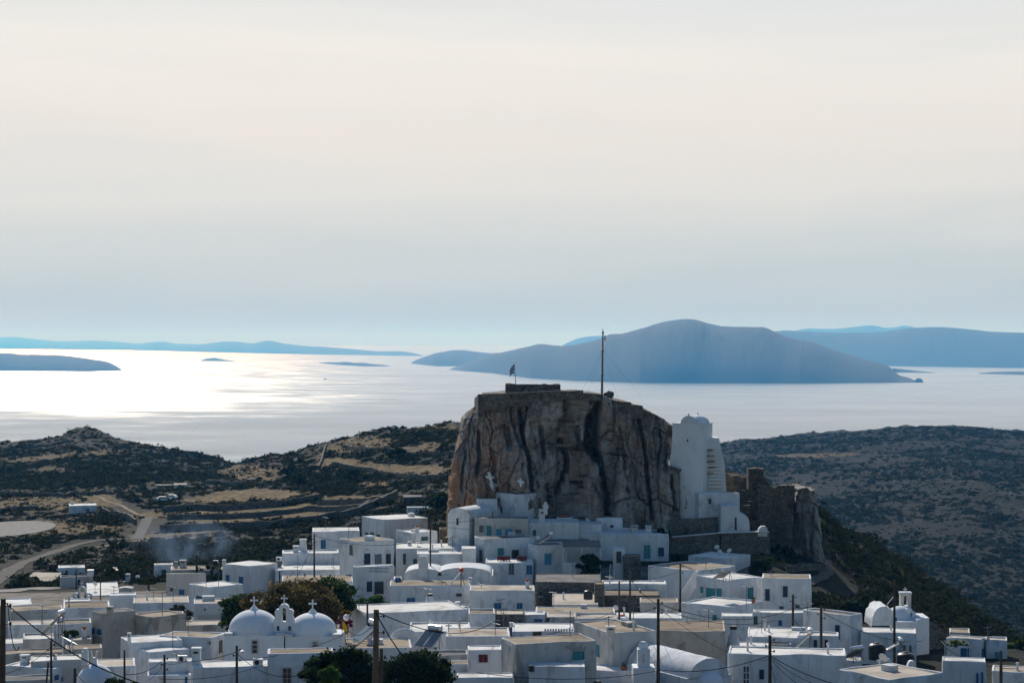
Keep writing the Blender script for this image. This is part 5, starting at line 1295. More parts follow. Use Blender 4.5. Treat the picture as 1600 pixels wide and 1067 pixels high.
V(232, 302, 302, 1033, 'white house with a round air-conditioner fan on its wall', [('ac', 285, 1044, .01), ('a', 276, 1020)], h=4, yb=1027)
V(230, 298, 298, 1053, 'low white block at the bottom with a blue post', [('w', 'L', 291, 1062, 4, 11, 'blue')], h=3, yb=1049)
V(302, 420, 420, 1040, 'white house with lit roof edge in front of the left dome', [('ac', 403, 1034, .1), ('c', 307, 1011, 13, 'box', .4)], h=4.2, yb=1030)
V(418, 522, 522, 1019, 'white house with a brown roof edge and a beige-framed window below the domes', [('w', 'L', 448.5, 1055, 14, 25, 'glass', 'surround')], h=5.4, yb=1011, roof='rb')
V(3, 83, 126, 1044, 'white house under a wide gleaming roof at the bottom left', [('w', 'R', 87.5, 1058, 5, 8, 'blue'), ('w', 'R', 98.5, 1060, 5, 7, 'blue'), ('c', 39, 1022, 12, 'box', .8)], h=4., yaw=30, d=186)
V(48, 128, 128, 1030, 'house with a lit white roof strip behind the wide gleaming roof', [('c', 86, 1022, 5, 'box', .2)], h=3.8, yb=1021, wall='cream')
V(150, 212, 212, 1040, 'low house with a streaky tan roof behind the blue-white dome', [], h=3.4, yb=1027, roof='rc')
V(-30, 82, 82, 1060, 'grey yard wall block at the bottom left corner', [], h=3.4, yb=1056, wall='grey', roof='rg')
# ------------------------------------------------------------------ churches
def arch_poly(c, u, w, h_spring, r, n=14):
    """outline standing on c: rectangle of half width w up to h_spring, then a half circle of radius r"""
    z = Vector((0, 0, 1))
    pts = [c-u*w, c+u*w, c+u*w+z*h_spring]
    pts += [c+u*r*math.cos(a)+z*(h_spring+r*math.sin(a)) for a in np.linspace(0, math.pi, n)]
    pts += [c-u*w+z*h_spring]
    return pts
def cross3(root, q, h, name='cross', mat='white'):
    b = MB(); s = h
    b.box(q+Vector((0, 0, s*.5)), (s*.075, 0, 0), (0, s*.06, 0), (0, 0, s*.5))
    b.box(q+Vector((0, 0, s*.66)), (s*.34, 0, 0), (0, s*.055, 0), (0, 0, s*.075))
    for dx, dz in ((-.34, .66), (.34, .66), (0, 1.0)):
        b.box(q+Vector((dx*s, -.002, dz*s)), (s*.09, 0, 0), (0, s*.05, 0), (0, 0, s*.10))
    return b.build(name, mat, root)
def holed_wall(mb, outer, hole, axis):
    """plate with one hole: outer and hole as lists of points with matched bottom seam, extruded along axis"""
    n, k = len(outer), len(hole); axis = Vector(axis)
    # bridge: connect nearest outer point for every hole point as strips
    import mathutils
    me = bmesh.new()
    ov = [me.verts.new(p) for p in outer]; hv = [me.verts.new(p) for p in hole]
    es = [me.edges.new((ov[i], ov[(i+1) % n])) for i in range(n)]+[me.edges.new((hv[i], hv[(i+1) % k])) for i in range(k)]
    r = bmesh.ops.triangle_fill(me, edges=es, use_beauty=True)
    fc = [g for g in r['geom'] if isinstance(g, bmesh.types.BMFace)]
    ex = bmesh.ops.extrude_face_region(me, geom=fc)
    bmesh.ops.translate(me, verts=[g for g in ex['geom'] if isinstance(g, bmesh.types.BMVert)], vec=axis)
    bmesh.ops.recalc_face_normals(me, faces=me.faces)
    me.verts.index_update()
    mb.add([v.co.copy() for v in me.verts], [tuple(v.index for v in f.verts) for f in me.faces]); me.free()
def hole_arch(c, w, z0, zs, n=10):
    pts = [c+Vector((-w, 0, z0)), c+Vector((w, 0, z0))]
    pts += [c+Vector((w*math.cos(a), 0, zs+w*math.sin(a))) for a in np.linspace(0, math.pi, n)]
    return pts

def twin_domes():
    d = 196.; s = d/F
    t = thing('domed_church', P(444, 1015, d), 'white church with two round domes and a scalloped belfry between them', 'church')
    zg = ground(P(444, 0, d).x, d)-1
    for cx, yt, yb, rp, xl, xr, lab in ((397, 952, 989.5, 38, 351, 443.5, 0), (488.5, 957, 991, 36, 445.5, 532, 1)):
        R = rp*s*1.045; c = P(cx, yb, d+R); c.z = (CY-yb)*s+.03; zt = (CY-yt)*s*(d+R)/d
        hgt = zt-c.z
        prof = [(R*1.03, -.25), (R*1.03, 0), (R, .02)]+[(R*math.cos(a), .02+hgt*math.sin(a)) for a in np.linspace(0.02, math.pi/2-.05, 18)]
        b = MB(); b.lathe(c, prof, 48); o = b.build('dome', 'domewhite', t, 40)
        b = MB(); q = c+Vector((0, 0, hgt)); b.lathe(q, [(.42, -.12), (.40, .12), (.30, .2), (.12, .42)], 12); b.build('finial', 'domewhite', o, 40)
        cross3(o, q+Vector((0, 0, .3)), .92)
        a_, b_ = P(xl, yb, d-.02), P(xr, yb, d-.02); w = b_.x-a_.x
        b = MB(); b.abox(a_.x, d+.1*lab, zg, b_.x, d+2*R+.3, c.z-.24); b.build('wall', 'domewhite', t)
        for ex in (a_.x+.35, b_.x-.35):
            b = MB(); b.box((ex, d+.45, c.z-.12), (.42, 0, 0), (0, .5, 0), (0, 0, .13)); b.build('corner_block', 'white', t)
        wx = 398 if not lab else 492; wy = 1010 if not lab else 1008; q = P(wx, wy, d-.06)
        fr = MB(); hw, hh = (.30, .72) if not lab else (.24, .42)
        fr.box(q-Vector((hw, 0, 0)), (.06, 0, 0), (0, .07, 0), (0, 0, hh)); fr.box(q+Vector((hw, 0, 0)), (.06, 0, 0), (0, .07, 0), (0, 0, hh))
        fr.box(q+Vector((0, 0, hh-.06)), (hw-.06, 0, 0), (0, .065, 0), (0, 0, .06)); fr.box(q-Vector((0, 0, hh-.06)), (hw-.06, 0, 0), (0, .065, 0), (0, 0, .06))
        o = fr.build('window', 'cream', t)
        b = MB(); b.box(q+Vector((0, .03, 0)), (hw-.06, 0, 0), (0, .03, 0), (0, 0, hh-.12)); b.build('pane', 'glasspane', o)
        b = MB()
        for k in (-.3, .3): b.box(q+Vector((0, -.02, hh*k)), (hw-.06, 0, 0), (0, .02, 0), (0, 0, .05))
        b.build('muntin', 'cream', o)
    # belfry
    c = P(443.5, 985, d+1.2); u = Vector((1, 0, 0)); sc = (d+1.2)/F
    W = lambda px: (px-443.5)*sc
    Z = lambda py: (985-py)*sc
    out = [(-13, 1000), (13, 1000), (17, 972), (15, 966), (13.5, 962), (14.5, 955), (11, 951.5), (8, 952), (7, 947), (4.5, 944.5), (0, 943.3), (-4.5, 944.5), (-7, 947), (-8, 952), (-11, 951.5), (-14.5, 955), (-13.5, 962), (-15, 966), (-17, 972)]
    b = MB(); holed_wall(b, [c+Vector((x*sc, 0, Z(y))) for x, y in out], hole_arch(c, 3.3*sc, Z(971), Z(953)), (0, .75, 0))
    o = b.build('belfry', 'domewhite', t)
    cross3(o, c+Vector((0, .35, Z(943.5))), .8)
    q = c+Vector((0, .4, Z(958))); b = MB(); b.lathe(q, [(.20, -.18), (.17, -.08), (.12, .08), (.06, .14)], 12); b.build('bell', 'antenna', o, 40)
    b = MB()
    for x in (-9, 9): b.box(c+Vector((x*sc, -.01, Z(981))), (.13, 0, 0), (0, .03, 0), (0, 0, .22))
    b.build('side_opening', 'dark', o)
twin_domes()

def triple_belfry():
    d = 283.; s = d/F
    t = thing('belfry', P(128, 937, d), 'white triple-arched belfry in front of the grey stone house', 'belfry')
    for cx, y0, yt, r, hr in ((127.8, 937, 916, 6.2, 3.4), (118, 937, 926, 5.6, 2.6), (138, 937, 926, 5.6, 2.6)):
        c = P(cx, y0, d); n = 12; w = r*s; zs = (y0-yt-r)*s; hw = hr*s
        out = [c+Vector((-w, 0, 0)), c+Vector((w, 0, 0)), c+Vector((w, 0, zs))]+[c+Vector((w*math.cos(a), 0, zs+w*math.sin(a))) for a in np.linspace(.1, math.pi-.1, n)]+[c+Vector((-w, 0, zs))]
        b = MB(); holed_wall(b, out, hole_arch(c, hw, .25, zs), (0, .55, 0)); b.build('arch', 'white', t)
    b = MB(); c = P(128, 938, d); b.box(c+Vector((0, .3, -.5)), (17*s, 0, 0), (0, .5, 0), (0, 0, .62)); b.build('base_wall', 'white', t)
    cross3(t, P(127.8, 916, d+.3), .7)
    b = MB(); b.tube([P(104, 943, d-2), P(117, 935, d)], .35, 8); b.build('sloping_wall', 'white', t)
triple_belfry()
H(99, 141, 141, 938, 'low white church nave directly under the triple belfry', h=3.4, yb=934, d=277, group=GV)

def gable_church():
    d = 299.; s = d/F
    t = thing('vaulted_church', P(720, 850, d), 'white barrel-vaulted church with arched front at the left foot of the crag', 'church')
    A, B = P(699.5, 801, d), P(733, 803.5, d-1.6); u = (B-A); u.z = 0; wl = u.length; u.normalize(); bk = Vector((-u.y, u.x, 0))
    base = Vector((A.x, A.y, ground(A.x, A.y)-2)); n = 16; zsp = A.z-base.z
    pts = [base, base+u*wl, base+u*wl+Vector((0, 0, zsp-.1))]
    rise = (801-792.5)*s
    pts += [base+u*(wl/2+wl*.44*math.cos(a))+Vector((0, 0, zsp+rise*math.sin(a))) for a in np.linspace(0.05, math.pi-.05, n)]
    pts += [base+Vector((0, 0, zsp-.1))]
    # nave runs back to the right
    k = (782-CX)/F; r_ = (k*B.y-B.x)/(bk.x-k*bk.y)
    ax = bk*min(r_, 14)
    b = MB(); b.prism(pts, ax); fixn(b.build('nave', 'white', t, 30))
    q = A.lerp(B, .46); q.z = (CY-814)*s; b = MB(); b.box(q-bk*.02, u*.17, bk*.06, (0, 0, .5)); b.build('window', 'dark', t)
    b = MB(); qa, qb = base+Vector((0, 0, (CY-824)*s-base.z)), base+u*wl+Vector((0, 0, (CY-825.5)*s-base.z)); b.tube([qa-bk*.03, qb-bk*.03], .05, 5); b.build('string_course', 'grey', t)
    c = P(852.5, 800, 299); b = MB()
    for dx, dz, r in ((0, 1.25, .32), (-.22, .85, .3), (.22, .85, .3), (0, .45, .35), (0, 0, .42)):
        b.box(c+Vector((dx, 0, dz)), (r*.75, 0, 0), (0, .12+.01*r, 0), (0, 0, r*.95))
    tag(b.build('stone_cross', 'white'), 'small lumpy white cross standing beside the church chimney', 'cross')
gable_church()
# lower white tower house with quarter vault
H(1086, 1092, 1156, 771, 'white house with flat roof at the foot of the chapel tower', [('w', 'R', 1109, 783, 4, 9, 'dark')], h=7, d=307, yaw=74, group=GV)
def quarter_vault():
    d = 303.5; s = d/F
    t = thing('lean_to_chapel', P(1148, 832, d), 'white lean-to with a curved roof and a tall dark door below the chapel tower', 'chapel')
    c = P(1126, 834, d); Wd = lambda x: (x-1126)*s; Zh = lambda y: (834-y)*s
    pr = [(1126, 850), (1172, 850), (1171, 816), (1169, 809), (1164, 804), (1156, 801), (1154, 790), (1127, 790)]
    b = MB(); b.prism([c+Vector((Wd(x), 0, Zh(y))) for x, y in pr], (0, 4.5, 0)); fixn(b.build('wall', 'white', t))
    b = MB(); b.box(P(1149.5, 818, d-.04), (.15, 0, 0), (0, .06, 0), (0, 0, .95)); b.build('door', 'dark', t)
    b = MB(); b.box(P(1134, 790, d-.03), (.05, 0, 0), (0, .05, 0), (0, 0, .12)); b.build('spout', 'dark', t)
    b = MB(); b.prism([P(x, y, d-1.5) for x, y in ((1183, 838), (1199, 838), (1199, 825), (1196, 822), (1190, 822), (1186, 826))], (0, 1.2, 0)); tag(fixn(b.build('white_parapet', 'white')), 'small stepped white parapet at the end of the upper terrace by the ruin', 'parapet')
quarter_vault()

def right_church():
    d = 226.; s = d/F
    t = thing('small_domed_church', P(1410, 1030, d), 'small white church with a low dome and an open square belfry on the right', 'church')
    zg = ground(P(1410, 0, d).x, d)-1.5
    A, B = P(1398, 972, d), P(1440, 972, d-1.0)
    b = MB(); zt = (CY-971)*s; x0, x1 = A.x, P(1436, 0, d).x; b.abox(x0, d, zg, x1, d+5.6, zt); b.build('wall', 'domewhite', t)
    b = MB(); a0, a1 = P(1434, 968, d+.4), P(1449, 966, d+2.2)
    b.prism([(x1-.3, d-.3, zg), (a1.x, d+1.2, zg), (a1.x, d+5, zg), (x1-.3, d+5.5, zg)], (0, 0, (CY-967)*s-zg)); fixn(b.build('side_buttress', 'domewhite', t))
    # low dome (cloister-like barrel facing front)
    c = Vector((P(1414, 970, d).x, d+2.9, zt-.05)); R = 21*s
    b = MB(); b.lathe(c, [(R*1.15, -.1), (R*1.1, .05)]+[(R*1.06*math.cos(a), R*.92*math.sin(a)+.05) for a in np.linspace(.05, math.pi/2-.04, 12)], 36); b.build('dome', 'domewhite', t, 50)
    # stepped vault ribs right
    for k in range(3):
        q = c+Vector((R*.55+.45*k, .5, R*.55-.42*k)); b = MB(); b.box(q, (.30, 0, 0), (0, 1.7, 0), (0, 0, .45)); b.build('stepped_buttress', 'domewhite', t)
    # rough old vault on the left: lumpy half-barrel
    n = 36; c2 = P(1381, 977, d+1.5); vs = []; R2 = 19*s
    for i in range(9):
        for k in range(n+1):
            a = math.pi*k/n; e = 1+.09*mnoise.noise(Vector((k*.35, i*.6, 3)))
            vs.append(c2+Vector((R2*math.cos(a)*e, i*.6, (33*s)*max(math.sin(a), 0)**.8*e-.2)))
    fs = [(i*(n+1)+k, i*(n+1)+k+1, (i+1)*(n+1)+k+1, (i+1)*(n+1)+k) for i in range(8) for k in range(n)]+[tuple(range(n+1))]
    b = MB(); b.add(vs, fs); b.add([c2+Vector((-R2, 0, -4)), c2+Vector((R2, 0, -4)), c2+Vector((R2, 0, 0)), c2+Vector((-R2, 0, 0))], [(0, 1, 2, 3)]); fixn(b.build('old_vault', 'white', t, 75))
    # belfry
    c = P(1415.5, 951, d+4); W = 8.4*s; h = (951-926.5)*s; b = MB()
    holed_wall(b, [c+Vector((-W, 0, -1)), c+Vector((W, 0, -1)), c+Vector((W, 0, h)), c+Vector((-W, 0, h))], hole_arch(c, 3.2*s, 0.0, h*.72), (0, .9, 0)); o = b.build('belfry', 'cream', t)
    b = MB(); b.box(c+Vector((0, .45, h+.05)), (W*1.12, 0, 0), (0, .55, 0), (0, 0, .09)); b.build('cornice', 'white', o)
    q = c+Vector((0, .45, h*.66)); b = MB(); b.lathe(q, [(.22, -.25), (.18, -.1), (.12, .1), (.05, .18)], 12); b.build('bell', 'antenna', o, 40)
    cross3(o, c+Vector((0, .45, h+.1)), .5)
    b = MB(); q = P(1386, 944, d+2); b.tube([q, q+Vector((.9, 0, 1.1))], .05, 6); b.build('spout_pole', 'whitepaint', t)
    b = MB(); b.box(P(1399.5, 966.5, d-.03), (.12, 0, 0), (0, .05, 0), (0, 0, .16)); b.build('window', 'dark', t)
right_church()
pw(1443, 968, 1478, 985, 231, 233, .9, 1060, 'stone', 'rubble_wall', 'dark rubble wall right of the small domed church', 'wall', None, .5)

def front_church():
    d = 178.; s = d/F
    t = thing('chapel', P(1050, 1062, d), 'bright white vaulted chapel with a slim bell tower behind the nearest dark pole', 'chapel')
    zg = ground(P(1050, 0, d).x, d)-1.5
    # barrel running from back left to front right
    A = P(1012, 1040, d+7); Bq = P(1108, 1062, d-1.5)
    ax = Bq-A; ax.z = 0; L_ = ax.length; ax.normalize(); sd_ = Vector((ax.y, -ax.x, 0)); R = 2.15
    n = 18; vs = []; zsp = (CY-1053)*s
    K = 16
    for i in range(K+1):
        q = A+ax*(L_*i/K); q.z = zsp-.05*i/K
        for k in range(n+1):
            a = math.pi*k/n; vs.append(q+sd_*R*math.cos(a)+Vector((0, 0, R*.80*math.sin(a)+.04*mnoise.noise(Vector((i*.5, k*.4, 1))))))
    fs = [(i*(n+1)+k, (i+1)*(n+1)+k, (i+1)*(n+1)+k+1, i*(n+1)+k+1) for i in range(K) for k in range(n)]+[tuple(range(n+1)), tuple(reversed([K*(n+1)+k for k in range(n+1)]))]
    b = MB(); b.add(vs, fs); fixn(b.build('vault', 'white', t, 40))
    q0 = A.copy(); q1 = A+ax*L_; b = MB(); b.prism([Vector((*(q0+sd_*(R+.25)).xy, zg)), Vector((*(q1+sd_*(R+.25)).xy, zg)), Vector((*(q1-sd_*(R+.25)).xy, zg)), Vector((*(q0-sd_*(R+.25)).xy, zg))], (0, 0, zsp-zg+.06)); fixn(b.build('wall', 'white', t))
    c = A+ax*(L_-.05); c.z = zsp-1.0; b = MB(); b.lathe(c+Vector((0, 0, 0)), [(1.35, -3), (1.35, .45)]+[(1.35*math.cos(a), .45+1.1*math.sin(a)) for a in np.linspace(.05, 1.5, 8)], 28); b.build('apse', 'domewhite', t, 40)
    b = MB()
    # bell tower
    e = d-.5; m = P(1006, 1042, e); w = 9.5*e/F; hh = (1042-1014)*e/F
    b = MB(); b.box(m+Vector((0, .6, hh/2-2)), (w, 0, 0), (0, .65, 0), (0, 0, hh/2+2)); o = b.build('bell_tower', 'domewhite', t)
    b = MB(); b.lathe(m+Vector((0, .6, hh)), [(w*.86, 0), (w*.80, .45), (w*.55, .56), (w*.5, .6)], 4); q = b.build('tower_cap', 'domewhite', o)
    b = MB(); b.box(m+Vector((-.05, -.06, hh*.5)), (.09, 0, 0), (0, .03, 0), (0, 0, hh*.22)); b.build('slot', 'grey', o)
    b = MB(); b.box(m+Vector((0, .8, -1.6)), (17*e/F, 0, 0), (0, 1.2, 0), (0, 0, 1.6)); b.build('tower_base', 'domewhite', t)
front_church()

def blue_dome():
    d = 172.; s = d/F
    t = thing('dome_chapel', P(149, 1062, d), 'low bluish-white domed chapel with small pinnacles at the bottom left', 'chapel')
    R = 29*s; c = P(149, 1066, d+R); 
    b = MB(); b.lathe(c, [(R*1.02, -2.5), (R*1.0, -.4)]+[(R*math.cos(a), R*1.02*math.sin(a)) for a in np.linspace(0, math.pi/2-.05, 16)], 44); b.build('dome', 'domewhite', t, 40)
    z = c.z+R*1.0
    b = MB(); q = P(133, 1038, d+R); b.box(q+Vector((0, 0, .6)), (4.5*s, 0, 0), (0, .3, 0), (0, 0, .6)); b.box(q+Vector((.03, 0, 1.25)), (3.2*s, 0, 0), (0, .25, 0), (0, 0, .2)); b.build('pinnacle', 'domewhite', t)
    b = MB()
    q = P(147, 1034, d+R)
    b.box(q+Vector((0, 0, .12)), (4*s, 0, 0), (0, .2, 0), (0, 0, .3)); b.tube([q+Vector((-.15, 0, .3)), q+Vector((-.25, 0, .95))], .09, 6); b.tube([q+Vector((.15, 0, .3)), q+Vector((.25, 0, .95))], .09, 6); b.build('horned_finial', 'domewhite', t)
blue_dome()
# arched gable with tall cross, low in the middle
def arch_gable():
    d = 207.; s = d/F; t = thing('arched_gable', P(632, 1000, d), 'half-round white gable wall with a tall thin cross in front of the bright roof', 'gable')
    c = P(632, 1004, d); b = MB(); b.prism([c+Vector((24*s*math.cos(a), 0, 20*s*math.sin(a))) for a in np.linspace(0, math.pi, 20)], (0, .4, 0)); fixn(b.build('wall', 'white', t))
    b = MB(); pts = [c+Vector((24*s*math.cos(a), .2, 20*s*math.sin(a))) for a in np.linspace(0, math.pi, 20)]; b.tube(pts, .16, 6); b.build('rim', 'domewhite', t, 60)
    q = P(636, 985, d); b = MB(); b.box(q+Vector((0, .2, .55)), (.05, 0, 0), (0, .05, 0), (0, 0, .75)); b.box(q+Vector((0, .2, .55)), (.5, 0, 0), (0, .045, 0), (0, 0, .05)); b.build('cross', 'domewhite', t)
arch_gable()
# white vaults behind the navy-window house
def low_vaults():
    d = 272.; s = d/F; t = thing('vaulted_roof', P(700, 905, d), 'cluster of low white vaults and an ornate chimney below the tall dark pole', 'building')
    zg = ground(P(700, 0, d).x, d)-1
    b = MB(); a0, a1 = P(632, 899, d), P(770, 905, d); b.abox(a0.x, d, zg, a1.x, d+8, (CY-899)*s); b.build('wall', 'white', t)
    for x0, x1, yt in ((632, 690, 886), (684, 768, 884)):
        n = 14; A, B = P(x0, 899, d), P(x1, 899, d); w = (B.x-A.x)/2; m = (A+B)/2; rise = (899-yt)*s*.85; vs = []
        for j in range(8):
            for k in range(n+1):
                a = math.pi*k/n; vs.append(m+Vector((w*math.cos(a), j*1.1, rise*max(0, math.sin(a))**.75*(1-.15*(j/7)**2))))
        fs = [(j*(n+1)+k, j*(n+1)+k+1, (j+1)*(n+1)+k+1, (j+1)*(n+1)+k) for j in range(7) for k in range(n)]+[tuple(range(n+1)), tuple(7*(n+1)+k for k in reversed(range(n+1)))]
        b = MB(); b.add(vs, fs); fixn(b.build('vault', 'white', t, 40))
    chimney(t, 661.5, 868, 10, d-.5, (CY-900)*s, 'taper')
    b = MB()
    for k in (-1, 1): b.box(P(661.5+k*5, 884, d-.8), (.22, 0, 0), (0, .2, 0), (0, 0, .5))
    b.build('pinnacle', 'white', t)
low_vaults()
# scalloped battlement
d_b = [h for h in HOUSES if h[0]['label'].startswith('white house whose parapet')][0]
for i in range(11):
    c = P(852+i*4.2, 985.2, d_b[1].y-.02); b = MB(); b.lathe(c, [(.11, -.05), (.11, .14), (.08, .22), (.03, .26)], 8); o = b.build('battlement', 'white', d_b[0])

# ------------------------------------------------------------------ rooftop things
def heater(px, py, d, L_=2.0, W_=1.9, az=180., tilt=42., label='', n=2, mat='collector', tank='tank', zbase=None, group='solar water heaters on roofs', scale=1.):
    """px,py: lower front corner; az: heading the collector faces (deg from +Y towards +X)"""
    q = P(px, py, d); t = thing('solar_heater', q, label, 'solar heater', group)
    f = Vector((math.sin(rad(az)), math.cos(rad(az)), 0)); sdv = Vector((f.y, -f.x, 0)); L_ *= scale; W_ *= scale
    up = -f*math.cos(rad(tilt))+Vector((0, 0, math.sin(rad(tilt)))); nr = up.cross(sdv); nr = nr if nr.z > 0 else -nr
    p = MB()
    for k in range(n):
        c = q+up*L_/2+sdv*(W_/n)*(k-(n-1)/2)+Vector((0, 0, .12))
        b = MB(); b.box(c, up*L_/2, sdv*(W_/n/2-.03), nr*.05); o = b.build('collector_panel', 'metal', t)
        b = MB(); b.box(c+nr*.05, up*(L_/2-.05), sdv*(W_/n/2-.08), nr*.006); b.build('glass', mat, o)
    top = q+up*L_+Vector((0, 0, .38*scale)); b = MB(); r = .28*scale
    a0, a1 = top-sdv*.75*scale, top+sdv*.75*scale; b.tube([a0-sdv*.04, a0, a1, a1+sdv*.04], [r*.8, r, r, r*.8], 18); b.build('tank', tank, t, 50)
    zb = q.z if zbase is None else zbase
    b = MB()
    for e in (-1, 1):
        g = top+sdv*e*.55*scale; b.tube([Vector((g.x, g.y, zb-.25)), g-Vector((0, 0, r))], .035, 6); b.tube([q+sdv*e*.55*scale, Vector((g.x, g.y, zb))], .03, 5); b.tube([g-Vector((0, 0, r)), g-f*.45-Vector((0, 0, top.z-zb))], .03, 5)
    b.build('stand', 'antenna', t)
    return t
heater(67, 991, 199, 2.6, 1.2, -82, 45, 'solar heater with pale blue slanted collector on the cream roof at far left', 1)
heater(555, 1004, 196, 2.5, 1.9, -118, 38, 'solar heater with one wide pale blue collector beside the thick wooden pole', 1, scale=1.0)
heater(660, 1013, 190, 2.3, 2.4, -140, 38, 'solar heater with two dark grey collectors beside the cross-topped gable', 2, 'panelglass')
heater(704, 914, 256, 2.1, 1.1, -95, 50, 'narrow solar heater with a red tank on the earth roof', 1, 'collector', 'redpaint')
heater(840, 850, 284, 2.2, 1.7, -100, 33, 'solar heater with shaded dark collector under the crag', 2, 'panelglass')
heater(1122, 904, 248, 1.7, 2.0, -40, 32, 'solar heater with glinting silver collectors on the teal-shuttered house', 2, 'collector')
heater(1235, 1021, 190, 2.6, 1.2, -84, 45, 'tall solar heater seen edge-on between two wooden poles', 1)
heater(1322, 1029, 200, 1.7, 1.8, -38, 30, 'solar heater with pale collector left of the larger black tank', 1)
heater(1363, 1050, 190, 1.6, 1.7, -38, 30, 'solar heater with greenish collector in front of the black tanks', 1, 'collector')
heater(1386, 1016, 212, 1.6, 1.0, -86, 28, 'small solar heater with round end-on tank behind the black tanks', 1)
def tank(px, ybot, d, r, h, label, group='black roof tanks'):
    c = P(px, ybot, d); t = thing('water_tank', c, label, 'water tank', group)
    b = MB(); pr = [(r*.9, 0), (r, .05)]
    for k in range(5):
        z0 = .05+(h*.8)*k/5; pr += [(r, z0), (r*1.03, z0+h*.04), (r*1.03, z0+h*.1), (r, z0+h*.14)]
    pr += [(r*.96, h*.86), (r*.75, h*.96), (r*.3, h)]
    b.lathe(c, pr, 28); b.build('body', 'black', t, 35); b = MB(); b.lathe(c+Vector((0, 0, h)), [(r*.28, -.02), (r*.28, .07), (r*.24, .1)], 16); b.build('lid', 'black', t, 35)
    return t
tank(1370, 1030, 201, .84, 1.65, 'larger black ribbed water tank left of the other on the tan roof')
tank(1415, 1042, 196, .86, 1.45, 'squat black water tank beside the small white arch on the tan roof')
tank(919, 936, 246, .56, 1.1, 'black water tank on the curved cream roof')
c = P(972, 968, 236.5); b = MB(); b.lathe(c, [(.30, 0), (.32, .03), (.32, .28), (.335, .3), (.32, .32), (.32, .6), (.29, .63)], 20); tag(b.build('oil_drum', 'redpaint', smooth=35), 'small red drum standing on the bright white roof', 'drum')
t = thing('roof_arch', P(1425, 1042, 190), 'little white arched hood beside the squat black tank', 'hood'); c = P(1425, 1050, 191)
b = MB(); s_ = 190/F; holed_wall(b, [c+Vector((-8*s_, 0, -.4)), c+Vector((8*s_, 0, -.4)), c+Vector((7*s_, 0, 10*s_)), c+Vector((4*s_, 0, 17*s_)), c+Vector((0, 0, 18.5*s_)), c+Vector((-4*s_, 0, 17*s_)), c+Vector((-7*s_, 0, 10*s_))], hole_arch(c, .10, 7*s_, 10*s_), (0, .6, 0)); b.build('arch', 'domewhite', t)
t = thing('grey_tank', P(197, 929, 283), 'grey concrete box tank with a sloping lid on the little white block', 'water tank'); c = P(197, 924, 283)
b = MB(); b.box(c, (.9, 0, 0), (0, .8, 0), (0, 0, .5)); b.build('body', 'grey', t); b = MB(); b.prism([c+Vector((-.98, -.88, .5)), c+Vector((.98, -.88, .5)), c+Vector((.98, -.88, .58)), c+Vector((0, -.88, .72)), c+Vector((-.98, -.88, .58))], (0, 1.76, 0)); fixn(b.build('lid', 'grey', t))
t = thing('white_tank', P(142, 899, 306), 'small white roof tank on the grey stone house', 'water tank'); c = P(141.5, 895, 306)
b = MB(); b.box(c, (.42, 0, 0), (0, .4, 0), (0, 0, .45)); b.build('body', 'whitepaint', t); b = MB(); b.box(c+Vector((0, 0, .48)), (.48, 0, 0), (0, .46, 0), (0, 0, .04)); b.build('lid', 'whitepaint', t)
t = thing('cargo_container', P(177, 900, 338), 'dark red cargo box parked behind the bright white roof', 'container'); c = P(177.5, 894.5, 338)
b = MB(); b.box(c, (1.05, 0, 0), (0, 2.2, 0), (0, 0, .62)); b.build('body', 'rustred', t)
for k in range(9):
    b = MB(); b.box(c+Vector((-.95+.237*k, -2.22, 0)), (.04, 0, 0), (0, .03, 0), (0, 0, .58)); b.build('rib', 'rustred', t)
b = MB(); b.box(c+Vector((0, 0, .65)), (1.1, 0, 0), (0, 2.25, 0), (0, 0, .03)); b.build('roof', 'rustred', t)
# carport shed
t = thing('carport', P(68, 912, 326), 'open dark shed with a pale sheet roof left of the lone white house', 'shed'); s_ = 326/F
A, B = P(45, 900.5, 328), P(90, 901.5, 325); b = MB(); b.box((A+B)/2, (B-A)/2, (0, 3.2, .3), (0, 0, .06)); b.build('roof', 'rc', t)
for q in (A, A.lerp(B, .5), B):
    for dy in (-2.8, 2.8):
        b = MB(); b.tube([q+Vector((0, dy, 0)), Vector((q.x, q.y+dy, ground(q.x, q.y+dy)-.3))], .09, 6); b.build('post', 'wood', t)
b = MB(); m_ = (A+B)/2; b.box((m_.x, m_.y+3.0, m_.z-1.0), ((B.x-A.x)/2, 0, 0), (0, .08, 0), (0, 0, 1.0)); b.build('back_wall', 'stone', t)
# slatted pergola
d = 281.; t = thing('pergola', P(908, 890, d), 'shaded terrace pergola with a grey slatted roof below the crag', 'pergola'); A, B = P(880, 853, d), P(938, 853, d)
for k in range(18):
    q = A.lerp(B, k/17); b = MB(); b.box(q+Vector((0, 1.8, .12)), (.05, 0, 0), (0, 2.2, .25), (0, 0, .05)); b.build('slat', 'greywood', t)
b = MB(); b.box((A+B)/2, ((B.x-A.x)/2+.1, 0, 0), (0, .08, 0), (0, 0, .09)); b.build('beam', 'greywood', t)
b = MB(); b.box((A+B)/2+Vector((0, 2.0, .2)), ((B.x-A.x)/2, 0, 0), (0, 2.0, .22), (0, 0, .02)); b.build('reed_cover', 'greywood', t)
for k in (0, .5, 1.):
    q = A.lerp(B, k); b = MB(); b.tube([q, q-Vector((0, 0, 5.))], .07, 6); b.build('post', 'white', t)
b = MB(); b.box(P(890, 890, d+.3), (.95, 0, 0), (0, .12, 0), (0, 0, 1.0)); b.build('parapet', 'white', t)
